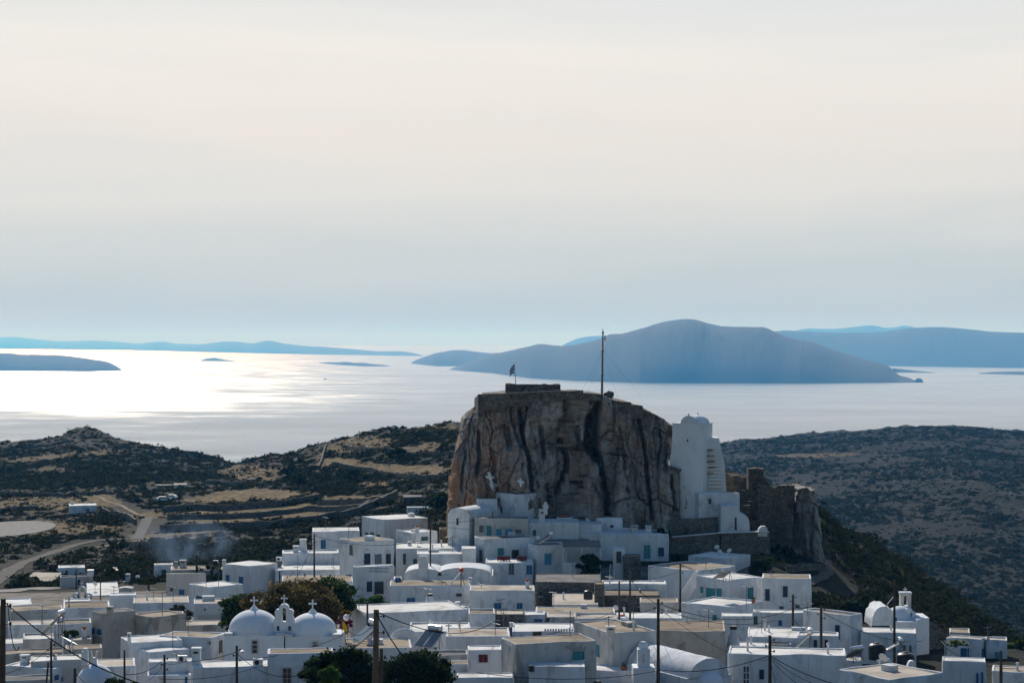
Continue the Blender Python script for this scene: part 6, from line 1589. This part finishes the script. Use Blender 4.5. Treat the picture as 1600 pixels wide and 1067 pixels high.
# ladder
A, B = P(955.5, 906, 283), P(957, 881, 284.2); t = thing('ladder', A, 'white ladder leaning on the dark wall beside the porch', 'ladder')
for k in (-.32, .32):
    b = MB(); b.tube([A+Vector((k, 0, 0)), B+Vector((k, 0, 0))], .045, 6); b.build('rail', 'whitepaint', t)
for k in range(7):
    q = A.lerp(B, (k+.5)/7); b = MB(); b.tube([q-Vector((.32, 0, 0)), q+Vector((.32, 0, 0))], .035, 6); b.build('rung', 'whitepaint', t)
# red cloths hung over the terrace
for x0, x1, y, yb, lab in ((777, 797, 868.5, 875.5, 'left dark red cloth hung over the terrace wall'), (808, 823, 868.5, 876, 'right dark red cloth hung over the terrace wall beside the door')):
    A, B = P(x0, y, 283.5), P(x1, y, 283.5); n = 12; vs = []
    for k in range(n+1):
        q = A.lerp(B, k/n)+Vector((0, .06*math.sin(k*1.7), .04*math.sin(k*.8))); hgt = (yb-y)*283.5/F*(1+.1*math.sin(k*2.3))
        vs += [q, q-Vector((0, .05, hgt))]
    b = MB(); b.add(vs, [(2*k, 2*k+1, 2*k+3, 2*k+2) for k in range(n)]); o = b.build('hanging_cloth', 'redcloth', smooth=180); md = o.modifiers.new('thickness', 'SOLIDIFY'); md.thickness = .02
    tag(o, lab, 'cloth')
    b = MB(); b.tube([A-Vector((.1, 0, 0)), B+Vector((.1, 0, 0))], .035, 6); b.build('rail', 'antenna', o)
# blue railing
tb = thing('railing', P(592, 893, 271.5), 'blue railing along the terrace edge below the navy windows', 'railing'); A, B = P(577, 886.5, 272), P(608, 887.5, 272)
for e in (0, -.5):
    b = MB(); b.tube([A+Vector((0, -.1, e)), B+Vector((0, -.1, e))], .03, 6); b.build('rail', 'navy', tb)
for k in range(17):
    q = A.lerp(B, k/16)+Vector((0, -.1, 0)); b = MB(); b.tube([q, q-Vector((0, 0, .62))], .018, 5); b.build('baluster', 'navy', tb)
# garden pergola left
d = 197; t = thing('pergola', P(105, 1003, d), 'small white garden pergola left of the big brown building', 'pergola')
for k in range(6):
    A = P(96+2.2*k, 994+1.0*k, d+2); b = MB(); b.tube([A, A+Vector((1.3, -1.8, -.25))], .05, 6); b.build('slat', 'whitepaint', t)
for x, y in ((98, 996), (112, 999)):
    A = P(x, y, d); b = MB(); b.tube([A, A-Vector((0, 0, 2.2))], .07, 6); b.build('post', 'whitepaint', t)
# vine pergola at right
d = 219.; t = thing('vine_pergola', P(1496, 1020, d), 'pergola frame shading the white house with the bright blue door', 'pergola'); A, B = P(1477, 1008, d), P(1516, 1007, d)
b = MB(); b.tube([A, B], .06, 6); b.build('beam', 'greywood', t)
for x in (1476.5, 1515):
    q = P(x, 1008, d); b = MB(); b.tube([q, q-Vector((0, 0, 2.2))], .06, 6); b.build('post', 'whitepaint', t)
for k in range(9):
    q = A.lerp(B, k/8); b = MB(); b.tube([q, q+Vector((0, 2.2, .2))], .035, 5); b.build('slat', 'greywood', t)
# balusters
tb = thing('balustrade', P(1586, 1066, 182), 'row of stubby white balusters at the bottom right corner', 'balustrade')
for k in range(8):
    c = P(1569+6.2*k, 1069, 181.5); b = MB(); b.lathe(c, [(.12, 0), (.13, .1), (.08, .3), (.11, .5), (.10, .62), (.04, .72)], 10); b.build('baluster', 'whitepaint', tb, 40)
# crates and dark sheets on the cluttered terrace
dj = [h for h in HOUSES if h[0]['label'].startswith('low white terrace cluttered')][0]; dd = dj[1].y
for x, y, w, h_, lab in ((702, 951, 9, 8, 'left black slatted sheet stack on the cluttered terrace'), (721, 951, 16, 7, 'wider black slatted sheet stack at the right end of the cluttered terrace')):
    c = P(x, y, dd+1.6); s_ = dd/F; t = thing('sheet_stack', c, lab, 'stack', 'dark sheet stacks')
    for k in range(4):
        b = MB(); b.box(c+Vector((.05*(k % 2), .02*k, -.25+.18*k)), (w*s_/2, 0, 0), (0, .6, 0), (0, 0, .07)); b.build('sheet', 'black', t)
c = P(857-14, 992, 214);
# potted plants
def pot(px, py, d, r, label, plant='leaf_green', mat='terracotta'):
    c = P(px, py, d); t = thing('potted_plant', c, label, 'plant pot', 'terracotta pots'); b = MB(); b.lathe(c, [(r*.65, 0), (r, r*1.5), (r*1.1, r*1.5), (r*1.1, r*1.8), (r*.9, r*1.8)], 16); b.build('pot', mat, t, 40)
    leaves('foliage', [(c+Vector((0, 0, r*2.4)), Vector((r*1.1, r*1.1, r*.9)))], 120, .09, plant, t)
# ------------------------------------------------------------------ trees and shrubs
def leaves(name, clumps, n, size, mat, parent=None, seed=None, fill=.3):
    vol = np.array([c[1].x*c[1].z for c in clumps]); cnt = np.maximum(4, (n*vol/vol.sum()).astype(int)); VV = []
    for (c, r), k in zip(clumps, cnt):
        u = RNG.normal(size=(k, 3)); u /= np.linalg.norm(u, axis=1)[:, None]
        rr = (fill+(1-fill)*RNG.random(k)**.6)*(1+.22*RNG.normal(size=k))
        p = np.array(c)+u*rr[:, None]*np.array(r)
        nr = u*.5+RNG.normal(size=(k, 3))*.75; nr /= np.linalg.norm(nr, axis=1)[:, None]
        a = np.cross(nr, RNG.normal(size=(k, 3))); a /= np.linalg.norm(a, axis=1)[:, None]; b = np.cross(nr, a)
        s = size*(.6+.9*RNG.random(k))[:, None]
        q = np.stack([p-a*s*.5, p+b*s*.32, p+a*s*.62, p-b*s*.32], 1); VV.append(q)
    q = np.concatenate(VV).reshape(-1, 3); f = np.arange(len(q)).reshape(-1, 4)
    return np_mesh(name, q, f, mat, parent)
def tree(name, label, cat, px, ytop, ybot_crown, wpx, d, mat, n=5000, size=.28, nclump=26, group=None, trunk='oldwood', skew=0., squash=1.):
    s = d/F; c = P(px, (ytop+ybot_crown)/2, d+1); rx = wpx*s/2; rz = (ybot_crown-ytop)*s/2; ry = min(rx, max(rz*1.3, rx*.7))
    gz = ground(c.x, c.y); t = thing(name, Vector((c.x, c.y, gz)), label, cat, group)
    cl = []; rnd = random.Random(int(px*7+ytop))
    for k in range(nclump):
        a = rnd.random()*6.283; zz = rnd.uniform(-.95, 1.); rr = math.sqrt(max(0, 1-zz*zz*.8))*rnd.uniform(.35, 1.08)
        r_ = rnd.choice((.09, .12, .16, .21)) if rr > .5 else rnd.uniform(.22, .34)
        q = c+Vector((math.cos(a)*rx*rr*.92, math.sin(a)*ry*rr*.92, zz*rz*.80*rnd.uniform(.75, 1.08)))
        m_ = min(rx, rz*1.4)
        cl.append((q, Vector((m_*r_*1.25, m_*r_*1.1, m_*r_*.85))))
    leaves('crown', cl, n, size, mat, t)
    if cat in ('vine', 'plant', 'cactus'): return t
    b = MB(); zt = c.z; bt = Vector((c.x, c.y, gz-.3)); r0 = max(.06, rx*.055); fork = Vector((c.x+.1*rx, c.y, gz+(zt-gz)*.45))
    b.tube([bt, bt.lerp(fork, .5)+Vector((.08*rx, 0, 0)), fork], [r0*1.25, r0, r0*.85], 9)
    for k in range(6):
        e = cl[(k*4) % len(cl)][0]; m_ = fork.lerp(e, .5)+Vector((0, 0, .12*rz)); b.tube([fork, m_, e], [r0*.6, r0*.38, r0*.12], 6)
    b.build('trunk', trunk, t, 60)
    return t
tree('tamarisk_tree', 'broad olive-brown feathery tree behind the twin domes', 'tree', 462, 912, 995, 176, 212, 'leaf_brown', 34000, .32, 110)
tree('evergreen_tree', 'dark green tree at the left end of the brown feathery tree', 'tree', 372, 929, 988, 72, 216, 'leaf_mid', 10000, .28, 50)
tree('evergreen_tree', 'dark green tree just behind the right end of the brown feathery tree', 'tree', 520, 904, 965, 84, 232, 'leaf_mid', 11000, .28, 54)
tree('pine_tree', 'large dark tree at the bottom edge left of the thick wooden pole', 'tree', 537, 1014, 1092, 140, 158, 'leaf_dark', 26000, .27, 84)
tree('pine_tree', 'large dark tree at the bottom edge right of the thick wooden pole', 'tree', 655, 1020, 1094, 134, 160, 'leaf_dark', 26000, .27, 84)
tree('leafy_shrub', 'bright green shrub in front of the large dark trees', 'shrub', 516, 1042, 1085, 50, 150, 'leaf_green', 5000, .22, 18)
tree('leafy_tree', 'bright green leafy tree beside the dark doorway of the navy-window house', 'tree', 585, 924, 952, 52, 262, 'leaf_green', 5000, .30, 20)
tree('evergreen_shrub', 'dark bush left of the plain white house by the brown tree', 'shrub', 284, 943, 970, 44, 236, 'leaf_dry', 4000, .25, 18)
tree('lime_shrub', 'lime-green bush beside the small white chimney', 'shrub', 221, 997, 1008, 34, 200, 'leaf_lime', 2600, .2, 14)
tree('lime_shrub', 'lime-green bush against the stained grey house', 'shrub', 775, 1038, 1060, 19, 184, 'leaf_lime', 2200, .2, 12)
tree('pine_tree', 'dark tree top at the bottom edge in front of the blue-white dome', 'tree', 186, 1056, 1095, 76, 150, 'leaf_dark', 9000, .24, 26)
tree('evergreen_shrub', 'small dark bush at the foot of the tall cream house corner', 'shrub', 738, 878, 892, 24, 284, 'leaf_mid', 1600, .25, 10)
tree('evergreen_shrub', 'dark shrub in the deep shade under the pergola', 'shrub', 924, 868, 902, 44, 279, 'leaf_dark', 5000, .26, 22)
tree('garden_shrub', 'grey-green bush left of the triple belfry', 'shrub', 84, 927, 942, 32, 292, 'leaf_mid', 2400, .26, 14)
tree('bougainvillea', 'magenta flowering bush beside the right dome', 'shrub', 541, 961, 990, 26, 203, 'leaf_pink', 3400, .2, 16)
tree('dry_shrub', 'dry dark shrub right of the small domed church', 'shrub', 1460, 968, 1015, 40, 236, 'leaf_dry', 5200, .24, 24)
tree('roadside_tree', 'dark green tree at the right edge behind the sky-blue door house', 'tree', 1592, 1000, 1050, 44, 231, 'leaf_mid', 6000, .26, 24)
tree('roof_plants', 'green trailing plants on the roof edge below the vine pergola', 'plant', 1496, 1046, 1057, 34, 199, 'leaf_green', 2400, .18, 12)
tree('grape_vine', 'yellow-green vine lying over the pergola on the right', 'vine', 1497, 999, 1010, 42, 218, 'leaf_lime', 3200, .2, 16)
tree('garden_shrub', 'green shrubs behind the white garden pergola on the left', 'shrub', 112, 984, 1000, 30, 200, 'leaf_mid', 2400, .22, 12)
tree('slope_shrub', 'yellowish-green bush on the slope below the retaining wall', 'shrub', 1203, 872, 884, 26, 292, 'leaf_green', 1600, .24, 12)
tree('slope_shrub', 'dark bush on the slope left of the yellowish-green one', 'shrub', 1186, 876, 893, 24, 290, 'leaf_dark', 1600, .26, 12)
tree('slope_shrub', 'dark shrub in the gap between the white block and the retaining wall', 'shrub', 1062, 866, 884, 26, 294, 'leaf_dark', 1600, .26, 12)
tree('garden_shrub', 'dark green bush against the garden wall right of the two chimneys', 'shrub', 1032, 826, 846, 30, 300, 'leaf_dark', 2000, .26, 12)
for x, y0, y1, w_, lab in ((1332, 934, 972, 26, 'left grey-green prickly pear clump above the white gable-like house'), (1352, 928, 970, 26, 'tallest grey-green prickly pear clump left of the small domed church'), (1316, 946, 976, 24, 'lowest grey-green prickly pear clump beside the tall white house')):
    tree('prickly_pear', lab, 'cactus', x, y0, y1, w_, 262, 'leaf_cactus', 1300, .55, 20, 'prickly pear clumps')
for x, y0, y1, w_, d_, lab in ((452, 725, 741, 34, 640, 'round dark bush in the middle of the right hill'), (620, 700, 720, 40, 600, 'large dark bush below the stone walls of the right hill'), (670, 715, 733, 36, 590, 'dark bush nearest the crag on the right hill'),
                               (560, 735, 752, 60, 560, 'long dark bush above the terraced fields'), (470, 740, 758, 60, 560, 'dark thicket left of the long bush above the terraced fields'), (690, 770, 800, 40, 420, 'dark trees beside the ruined hut at the foot of the crag'), (605, 780, 800, 40, 470, 'dark bush right of the terraced fields')):
    tree('hillside_bush', lab, 'shrub', x, y0, y1, w_, d_, 'leaf_dark', 2600, .5, 18, 'larger bushes on the right hill')
pot(975, 1050, 182, .30, 'terracotta pot on the white terrace by the big stained grey house', 'leaf_dry')
pot(1177, 942, 242, .24, 'terracotta pot under the teal shutter', 'leaf_mid')

# ------------------------------------------------------------------ poles and cables
POLES = {}
GP = 'wooden utility poles of the village'
def pole(key, px, yt, d, r, label, arm=True, lean=0., mat='wood', lamp=False):
    top = P(px, yt, d); gz = ground(top.x, d); t = thing('utility_pole', Vector((top.x, d, gz)), label, 'utility pole', GP)
    ft = Vector((top.x+lean, d, gz-.4)); b = MB(); n = 7
    b.tube([ft.lerp(top, k/n) for k in range(n+1)], [r*(1.12-.32*k/n) for k in range(n+1)], 12); b.build('pole', mat, t, 60)
    POLES[key] = top
    if arm:
        for dz, sx_ in ((.35, 1), (.8, -1), (1.2, 1)):
            c = top-Vector((0, 0, dz)); b = MB(); b.tube([c, c+Vector((sx_*r*2.2, -.05, .02))], .03, 6); b.lathe(c+Vector((sx_*r*2.2, -.05, 0)), [(.05, -.06), (.07, 0), (.05, .1), (.02, .13)], 8); b.build('insulator', 'black', t)
    if lamp:
        c = top-Vector((0, 0, .5)); b = MB(); b.tube([c, c+Vector((.5, -.4, .15))], .03, 6); o = b.build('lamp_arm', 'metal', t); b = MB(); b.lathe(c+Vector((.5, -.4, .05)), [(.06, .15), (.22, .05), (.2, -.05), (.05, -.08)], 12); b.build('lamp_head', 'whitepaint', o, 40)
    return t
pole('a', 5, 935, 95, .16, 'thick dark pole at the left edge of the village', True, -.1)
pole('b', 588, 952, 104, .175, 'thickest wooden pole, beside the pale blue collector near the dark trees', True, -.12, 'oldwood')
pole('c', 80, 1000, 160, .11, 'dark pole above the wide gleaming roof at the bottom left'); pole('c2', 75.5, 1034, 161, .09, 'short leaning pole touching the dark pole above the gleaming roof', False, -.5)
pole('d', 117, 1043, 150, .13, 'short thick pole left of the blue-white dome', False); pole('e', 194.5, 1015, 172, .10, 'pole right of the blue-white dome', False)
pole('f', 257, 1022, 160, .11, 'dark pole with many cables in front of the low white block with a blue post'); pole('g', 370, 1008, 160, .12, 'dark pole with a lamp in front of the left dome', True, 0, 'wood', True)
pole('h', 119, 890, 304, .10, 'thin dark pole in front of the grey stone house', False); pole('i', 157, 896, 282, .08, 'thin pole on the right of the grey stone house', False)
pole('j', 232, 884, 300, .14, 'pole in front of the small white house with the green door'); pole('k', 307, 866, 316, .15, 'pole standing in the smoke'); pole('l', 239.5, 880, 318, .09, 'thin pole touching the small white house with the green door', False)
pole('m', 491, 833, 280, .13, 'tall dark pole in front of the tall plain white house'); pole('n', 437, 892, 262, .13, 'short dark pole above the brown feathery tree', False)
pole('o', 672.5, 812, 276, .12, 'tall dark pole above the low white vaults'); pole('p', 574, 940, 209, .12, 'pole against the very long white wall', False)
pole('q', 596, 1012, 150, .15, 'short dark post behind the thickest wooden pole', False); pole('r', 967.5, 908, 226, .12, 'left one of the two close wooden poles', False, 0, 'oldwood')
pole('s', 984.5, 893, 232, .13, 'taller right one of the two close wooden poles', True, 0, 'oldwood'); pole('t', 1028.5, 935, 166, .145, 'tall dark pole in front of the white vaulted chapel')
pole('u', 1203, 992, 148, .14, 'dark pole with fanning cables in front of the broad white house'); pole('v', 1239, 928, 225, .15, 'pole in front of the tall white house with navy windows')
pole('w', 1283, 946, 187, .15, 'dark pole left of the white gable-like house'); pole('x', 1397.5, 906, 213, .14, 'tall slim pole in front of the small domed church', False)
pole('y', 1564, 1015, 162, .15, 'brown pole in front of the sky-blue door', False, 0, 'oldwood'); pole('z', 1063, 880, 258, .14, 'pole at the corner of the white house turned to the left')
pole('aa', 503, 832, 520, .20, 'distant pole on the field above the white houses', False, 0, 'oldwood')
pole('ab', 535, 815, 470, .12, 'faint distant pole left of the big cube house', False, 0, 'oldwood')
GC = 'overhead cables'
def cable(p0, p1, sag, r, label):
    n = 22; pts = [p0.lerp(p1, k/n)-Vector((0, 0, sag*4*(k/n)*(1-k/n))) for k in range(n+1)]
    b = MB(); b.tube(pts, r, 5); return tag(b.build('power_cable', 'wire', smooth=180), label, 'cable', GC)
T = lambda k, dz=.4: POLES[k]-Vector((0, 0, dz))
cable(T('a', .1), P(228, 1070, 82), .5, .028, 'thick cable falling from the pole at the left edge past the brown building')
cable(P(12, 941, 95), P(30, 1010, 80), .9, .02, 'slack loop of cable hanging beside the left edge pole')
cable(T('b', .2), P(720, 1092, 80), .8, .032, 'thick cable falling right from the thickest pole over the dark trees')
cable(T('b', .1), P(775, 969, 200), 1.2, .03, 'thin cable running level from the thickest pole past the very long wall')
cable(T('b', 2.4), P(690, 1040, 150), .8, .02, 'lower cable crossing in front of the right dark tree')
cable(T('b', .6), P(545, 985, 200), .6, .02, 'short cable from the thickest pole towards the right dome')
cable(T('g', .5), T('f', .5), .35, .025, 'cable between the two dark poles left of the domes')
cable(T('g', .6), T('b', 1.0), 2.2, .022, 'cable crossing below the domes to the thickest pole')
cable(T('g', 1.2), P(545, 988, 196), .5, .022, 'cable rising from the lamp pole to the flagged corner')
cable(P(250, 1060, 150), P(470, 1012, 180), .9, .02, 'cable crossing the white house in front of the left dome')
cable(T('f', .3), P(195, 1053, 120), .4, .022, 'cable falling left from the pole with many cables'); cable(T('f', .7), P(300, 1026, 182), .3, .018, 'short cable from the pole with many cables to the tall white chimney block')
cable(T('f', .6), P(232, 1062, 140), .2, .018, 'steep cable from the pole with many cables to the roofs below')
cable(T('c', .5), P(-10, 1056, 120), .4, .02, 'cable from the dark pole over the gleaming roof to the left edge')
cable(T('d', .3), P(150, 1075, 120), .2, .018, 'short cable falling across the blue-white dome')
cable(T('m', .3), T('o', 2.5), 1.2, .028, 'cable between the two tall dark poles over the white houses'); cable(T('m', 1.), P(447, 925, 215), .6, .028, 'pale sagging cable over the brown feathery tree')
cable(T('o', .2), P(740, 812, 290), .3, .025, 'cable from the tall dark pole to the church'); cable(T('k', .3), P(337, 876, 318), .2, .028, 'cable from the pole in the smoke to the long pale house')
cable(T('t', .6), T('r', 3.2), .5, .025, 'cable from the tall dark pole to the left of the two close poles'); cable(T('r', 3.2), P(750, 1014, 196), .5, .025, 'cable across the stained grey house from the two close poles')
cable(T('t', .4), T('v', 1.6), 1.3, .028, 'upper cable from the tall dark pole across the teal-shuttered house'); cable(T('t', .8), P(1215, 968, 236), .9, .025, 'lower cable from the tall dark pole across the terrace wall')
cable(T('t', .5), T('s', .6), .4, .022, 'cable between the tall dark pole and the taller close pole'); cable(T('t', .7), P(1140, 1020, 175), .3, .018, 'thin cable slanting across the stained beige house')
cable(T('u', 1.5), T('t', 5.9), .55, .028, 'cable across the white vaulted chapel'); cable(T('t', 6.0), P(745, 1050, 150), .6, .024, 'long low cable across the white terrace')
cable(T('u', 1.5), P(1320, 1072, 125), .25, .028, 'uppermost cable fanning right from the dark pole'); cable(T('u', 1.6), P(1290, 1075, 125), .25, .018, 'middle thin cable fanning right from the dark pole')
cable(T('u', 1.7), P(1262, 1078, 125), .2, .018, 'lowest thin cable fanning right from the dark pole'); cable(T('u', 1.6), P(1214, 1078, 130), .1, .018, 'steepest thin cable beside the dark pole'); cable(T('u', 1.7), P(1186, 1030, 170), .1, .018, 'short cable from the dark pole to the door wall')
cable(T('v', 1.5), T('w', -.4), .3, .025, 'cable between the pole by the navy windows and the next dark pole'); cable(T('v', 2.8), P(1270, 990, 200), .2, .022, 'cable falling from the pole by the navy windows to the edge-on solar heater')
cable(T('w', .5), P(1441, 1001, 222), .9, .026, 'cable crossing in front of the small domed church'); cable(P(1478, 1012, 216), P(1590, 1044, 170), .6, .024, 'cable crossing the blue door house at the right')
cable(P(1288, 1003, 190), P(1318, 1027, 200), .2, .02, 'short pale cable by the edge-on solar heater'); cable(T('z', 1.), T('s', 1.), .3, .022, 'cable between the corner pole and the taller close pole')
cable(T('s', .8), P(850, 992-70, 245), .8, .02, 'cable from the taller close pole to the black tank'); cable(T('j', .4), T('i', .5), .4, .02, 'cable over the bright white roof')

# ------------------------------------------------------------------ small things in the distance
c = hit(136.5, 668, 850); t = thing('stone_cairn', c, 'tiny dark cairn pillar on the summit of the left hill', 'cairn')
b = MB(); b.lathe(c, [(1.0, -1), (.85, .5), (.6, .7), (.5, 2.0), (.25, 2.6)], 8); b.build('pillar', 'stone', t)
b = MB(); q = c+Vector((4.5, -3, -1.0)); b.box(q, (.5, 0, 0), (0, .4, 0), (0, 0, .6)); b.build('white_marker', 'whitepaint', t)
def car(px, py, d0, az, label):
    c = hit(px, py, d0); t = thing('parked_car', c, label, 'car', 'cars parked on the far field'); f = Vector((math.cos(rad(az)), math.sin(rad(az)), 0)); n = Vector((-f.y, f.x, 0)); z = Vector((0, 0, 1))
    b = MB(); pr = [(-2.0, .35), (2.0, .35), (2.05, .75), (1.1, .9), (.55, 1.4), (-1.2, 1.42), (-1.9, .95), (-2.05, .8)]; b.prism([c+f*x-n*.82+z*h for x, h in pr], n*1.64); fixn(b.build('body', 'carwhite', t))
    b = MB(); b.prism([c+f*x-n*.835+z*h for x, h in ((.95, .95), (.5, 1.33), (-1.15, 1.35), (-1.6, .98))], n*1.67); fixn(b.build('window', 'glasspane', t))
    for x in (-1.25, 1.25):
        for s in (-1, 1):
            b = MB(); q = c+f*x+n*s*.8+z*.33; b.tube([q-n*.1, q+n*.1], .33, 14); b.build('wheel', 'black', t)
car(256, 783, 480, 15, 'white car parked left on the far field below the stone shed'); car(266, 780, 480, 170, 'white car parked right on the far field below the stone shed')
# boat far out on the bright water
d = -SEA*F/(592.5-CY); c = P(508, 592.3, d); c.z = SEA; t = thing('motor_boat', c, 'tiny dark boat far out on the bright sea', 'boat'); L_ = 9.
b = MB(); b.prism([c+Vector((x, -2.2, z)) for x, z in ((-L_, .2), (L_*.8, .2), (L_*1.15, 2.6), (L_*.6, 2.3), (-L_, 2.1))], (0, 4.4, 0)); fixn(b.build('hull', 'navy', t))
b = MB(); b.prism([c+Vector((x, -1.6, z)) for x, z in ((-4, 2.2), (3.5, 2.25), (2.2, 5.2), (-3.6, 5.2))], (0, 3.2, 0)); fixn(b.build('cabin', 'greywood', t)); b = MB(); b.tube([c+Vector((-1, 0, 5.2)), c+Vector((-1, 0, 10))], .25, 6); b.build('mast', 'wood', t)
# yellow flag by the right dome
f0, f1 = P(534.5, 996, 198), P(534.5, 968, 198); t = thing('flagpole', f0, 'short thin pole carrying the yellow flag beside the right dome', 'flagpole'); b = MB(); b.tube([f0, f1], .03, 6); b.build('pole', 'antenna', t); b = MB(); b.lathe(f1, [(.02, 0), (.05, .03), (.02, .1)], 8); b.build('finial', 'antenna', t)
flag(f1-Vector((-.03, 0, .15)), Vector((1, -.2, 0)).normalized(), .9, .75, ['yellow', 'yellow'], 'limp yellow flag beside the right dome')
b = MB(); bm = bmesh.new(); bmesh.ops.create_icosphere(bm, subdivisions=2, radius=.33); c = P(541, 964.5, 202); b.add([v.co*(1+.15*mnoise.noise(v.co*4))+c for v in bm.verts], [tuple(v.index for v in f.verts) for f in bm.faces]); bm.free(); tag(b.build('white_lantern', 'whitepaint', smooth=50), 'round white lamp globe above the magenta bush', 'lamp')
# dark stone wall in front of the terrace
pw(818, 1043, 935, 1064, 187, 172, .6, 1110, 'stone', 'rubble_wall', 'black and grey rubble wall slanting below the white terrace', 'wall', None, .08)
# stairs by the corner pole
t = thing('stairs', P(1075, 920, 262), 'steep white outside stairs left of the teal-shuttered house', 'stairs'); d = 262.
for k in range(9):
    a = P(1088-2.9*k, 892+4.3*k, d); b = MB(); b.box(a+Vector((0, 0, -.9)), (.14, 0, 0), (0, .6, 0), (0, 0, .9)); b.build('step', 'white', t)
b = MB(); b.prism([P(1088, 889, d-.65), P(1089, 897, d-.65), P(1064, 934, d-.65), P(1062, 928, d-.65)], (0, .12, 0)); fixn(b.build('parapet', 'white', t))
# ------------------------------------------------------------------ smoke
m, nt, out = new_mat('smoke'); tcn = N(nt, 'ShaderNodeTexCoord')
mpn = N(nt, 'ShaderNodeMapping'); mpn.inputs['Scale'].default_value = (1.1, 1.1, .8); L(nt, tcn.outputs['Object'], mpn.inputs['Vector'])
nz_ = N(nt, 'ShaderNodeTexNoise'); nz_.inputs['Scale'].default_value = .22; nz_.inputs['Detail'].default_value = 4; nz_.inputs['Distortion'].default_value = .9; L(nt, mpn.outputs[0], nz_.inputs['Vector'])
gen = N(nt, 'ShaderNodeVectorMath', operation='SUBTRACT'); gen.inputs[1].default_value = (.5, .5, .5); L(nt, tcn.outputs['Generated'], gen.inputs[0])
ln_ = N(nt, 'ShaderNodeVectorMath', operation='LENGTH'); L(nt, gen.outputs[0], ln_.inputs[0])
fall = frange(nt, ln_.outputs['Value'], .5, .12, 0., 1.)
dn = math_n(nt, 'MULTIPLY', math_n(nt, 'MULTIPLY', fall, frange(nt, nz_.outputs['Fac'], .47, .75, 0, 1)), .115)
v = N(nt, 'ShaderNodeVolumePrincipled'); v.inputs['Color'].default_value = (.42, .62, .92, 1); v.inputs['Anisotropy'].default_value = .1; L(nt, dn, v.inputs['Density']); L(nt, v.outputs[0], out.inputs['Volume'])
c = P(292, 850, 352); b = MB(); bm = bmesh.new(); bmesh.ops.create_icosphere(bm, subdivisions=3, radius=1)
b.add([Vector((v_.co.x*10.5+v_.co.z*-5.0, v_.co.y*7, v_.co.z*6.5)) for v_ in bm.verts], [tuple(v_.index for v_ in f.verts) for f in bm.faces]); bm.free()
o = b.build('smoke', 'smoke'); o.location = c; tag(o, kind='stuff')
# ------------------------------------------------------------------ air
m, nt, out = new_mat('haze')
v = N(nt, 'ShaderNodeVolumePrincipled')
v.inputs['Color'].default_value = (.095, .43, .90, 1); v.inputs['Density'].default_value = 6.2e-5
v.inputs['Anisotropy'].default_value = .1
v.inputs['Absorption Color'].default_value = (1, 1, 1, 1)
L(nt, v.outputs[0], out.inputs['Volume'])
mb = MB(); mb.abox(-44500, -60, -204.5, 44500, 95500, 330)
tag(mb.build('haze', 'haze'), kind='stuff')

SC.render.engine = 'CYCLES'
SC.cycles.max_bounces = 6; SC.cycles.diffuse_bounces = 3; SC.cycles.glossy_bounces = 2
SC.cycles.volume_bounces = 1; SC.cycles.transparent_max_bounces = 4; SC.cycles.transmission_bounces = 2
SC.cycles.use_denoising = True
SC.cycles.sample_clamp_indirect = 6
SC.view_settings.view_transform = 'Standard'; SC.view_settings.look = 'None'
SC.view_settings.exposure = 0; SC.view_settings.gamma = 1
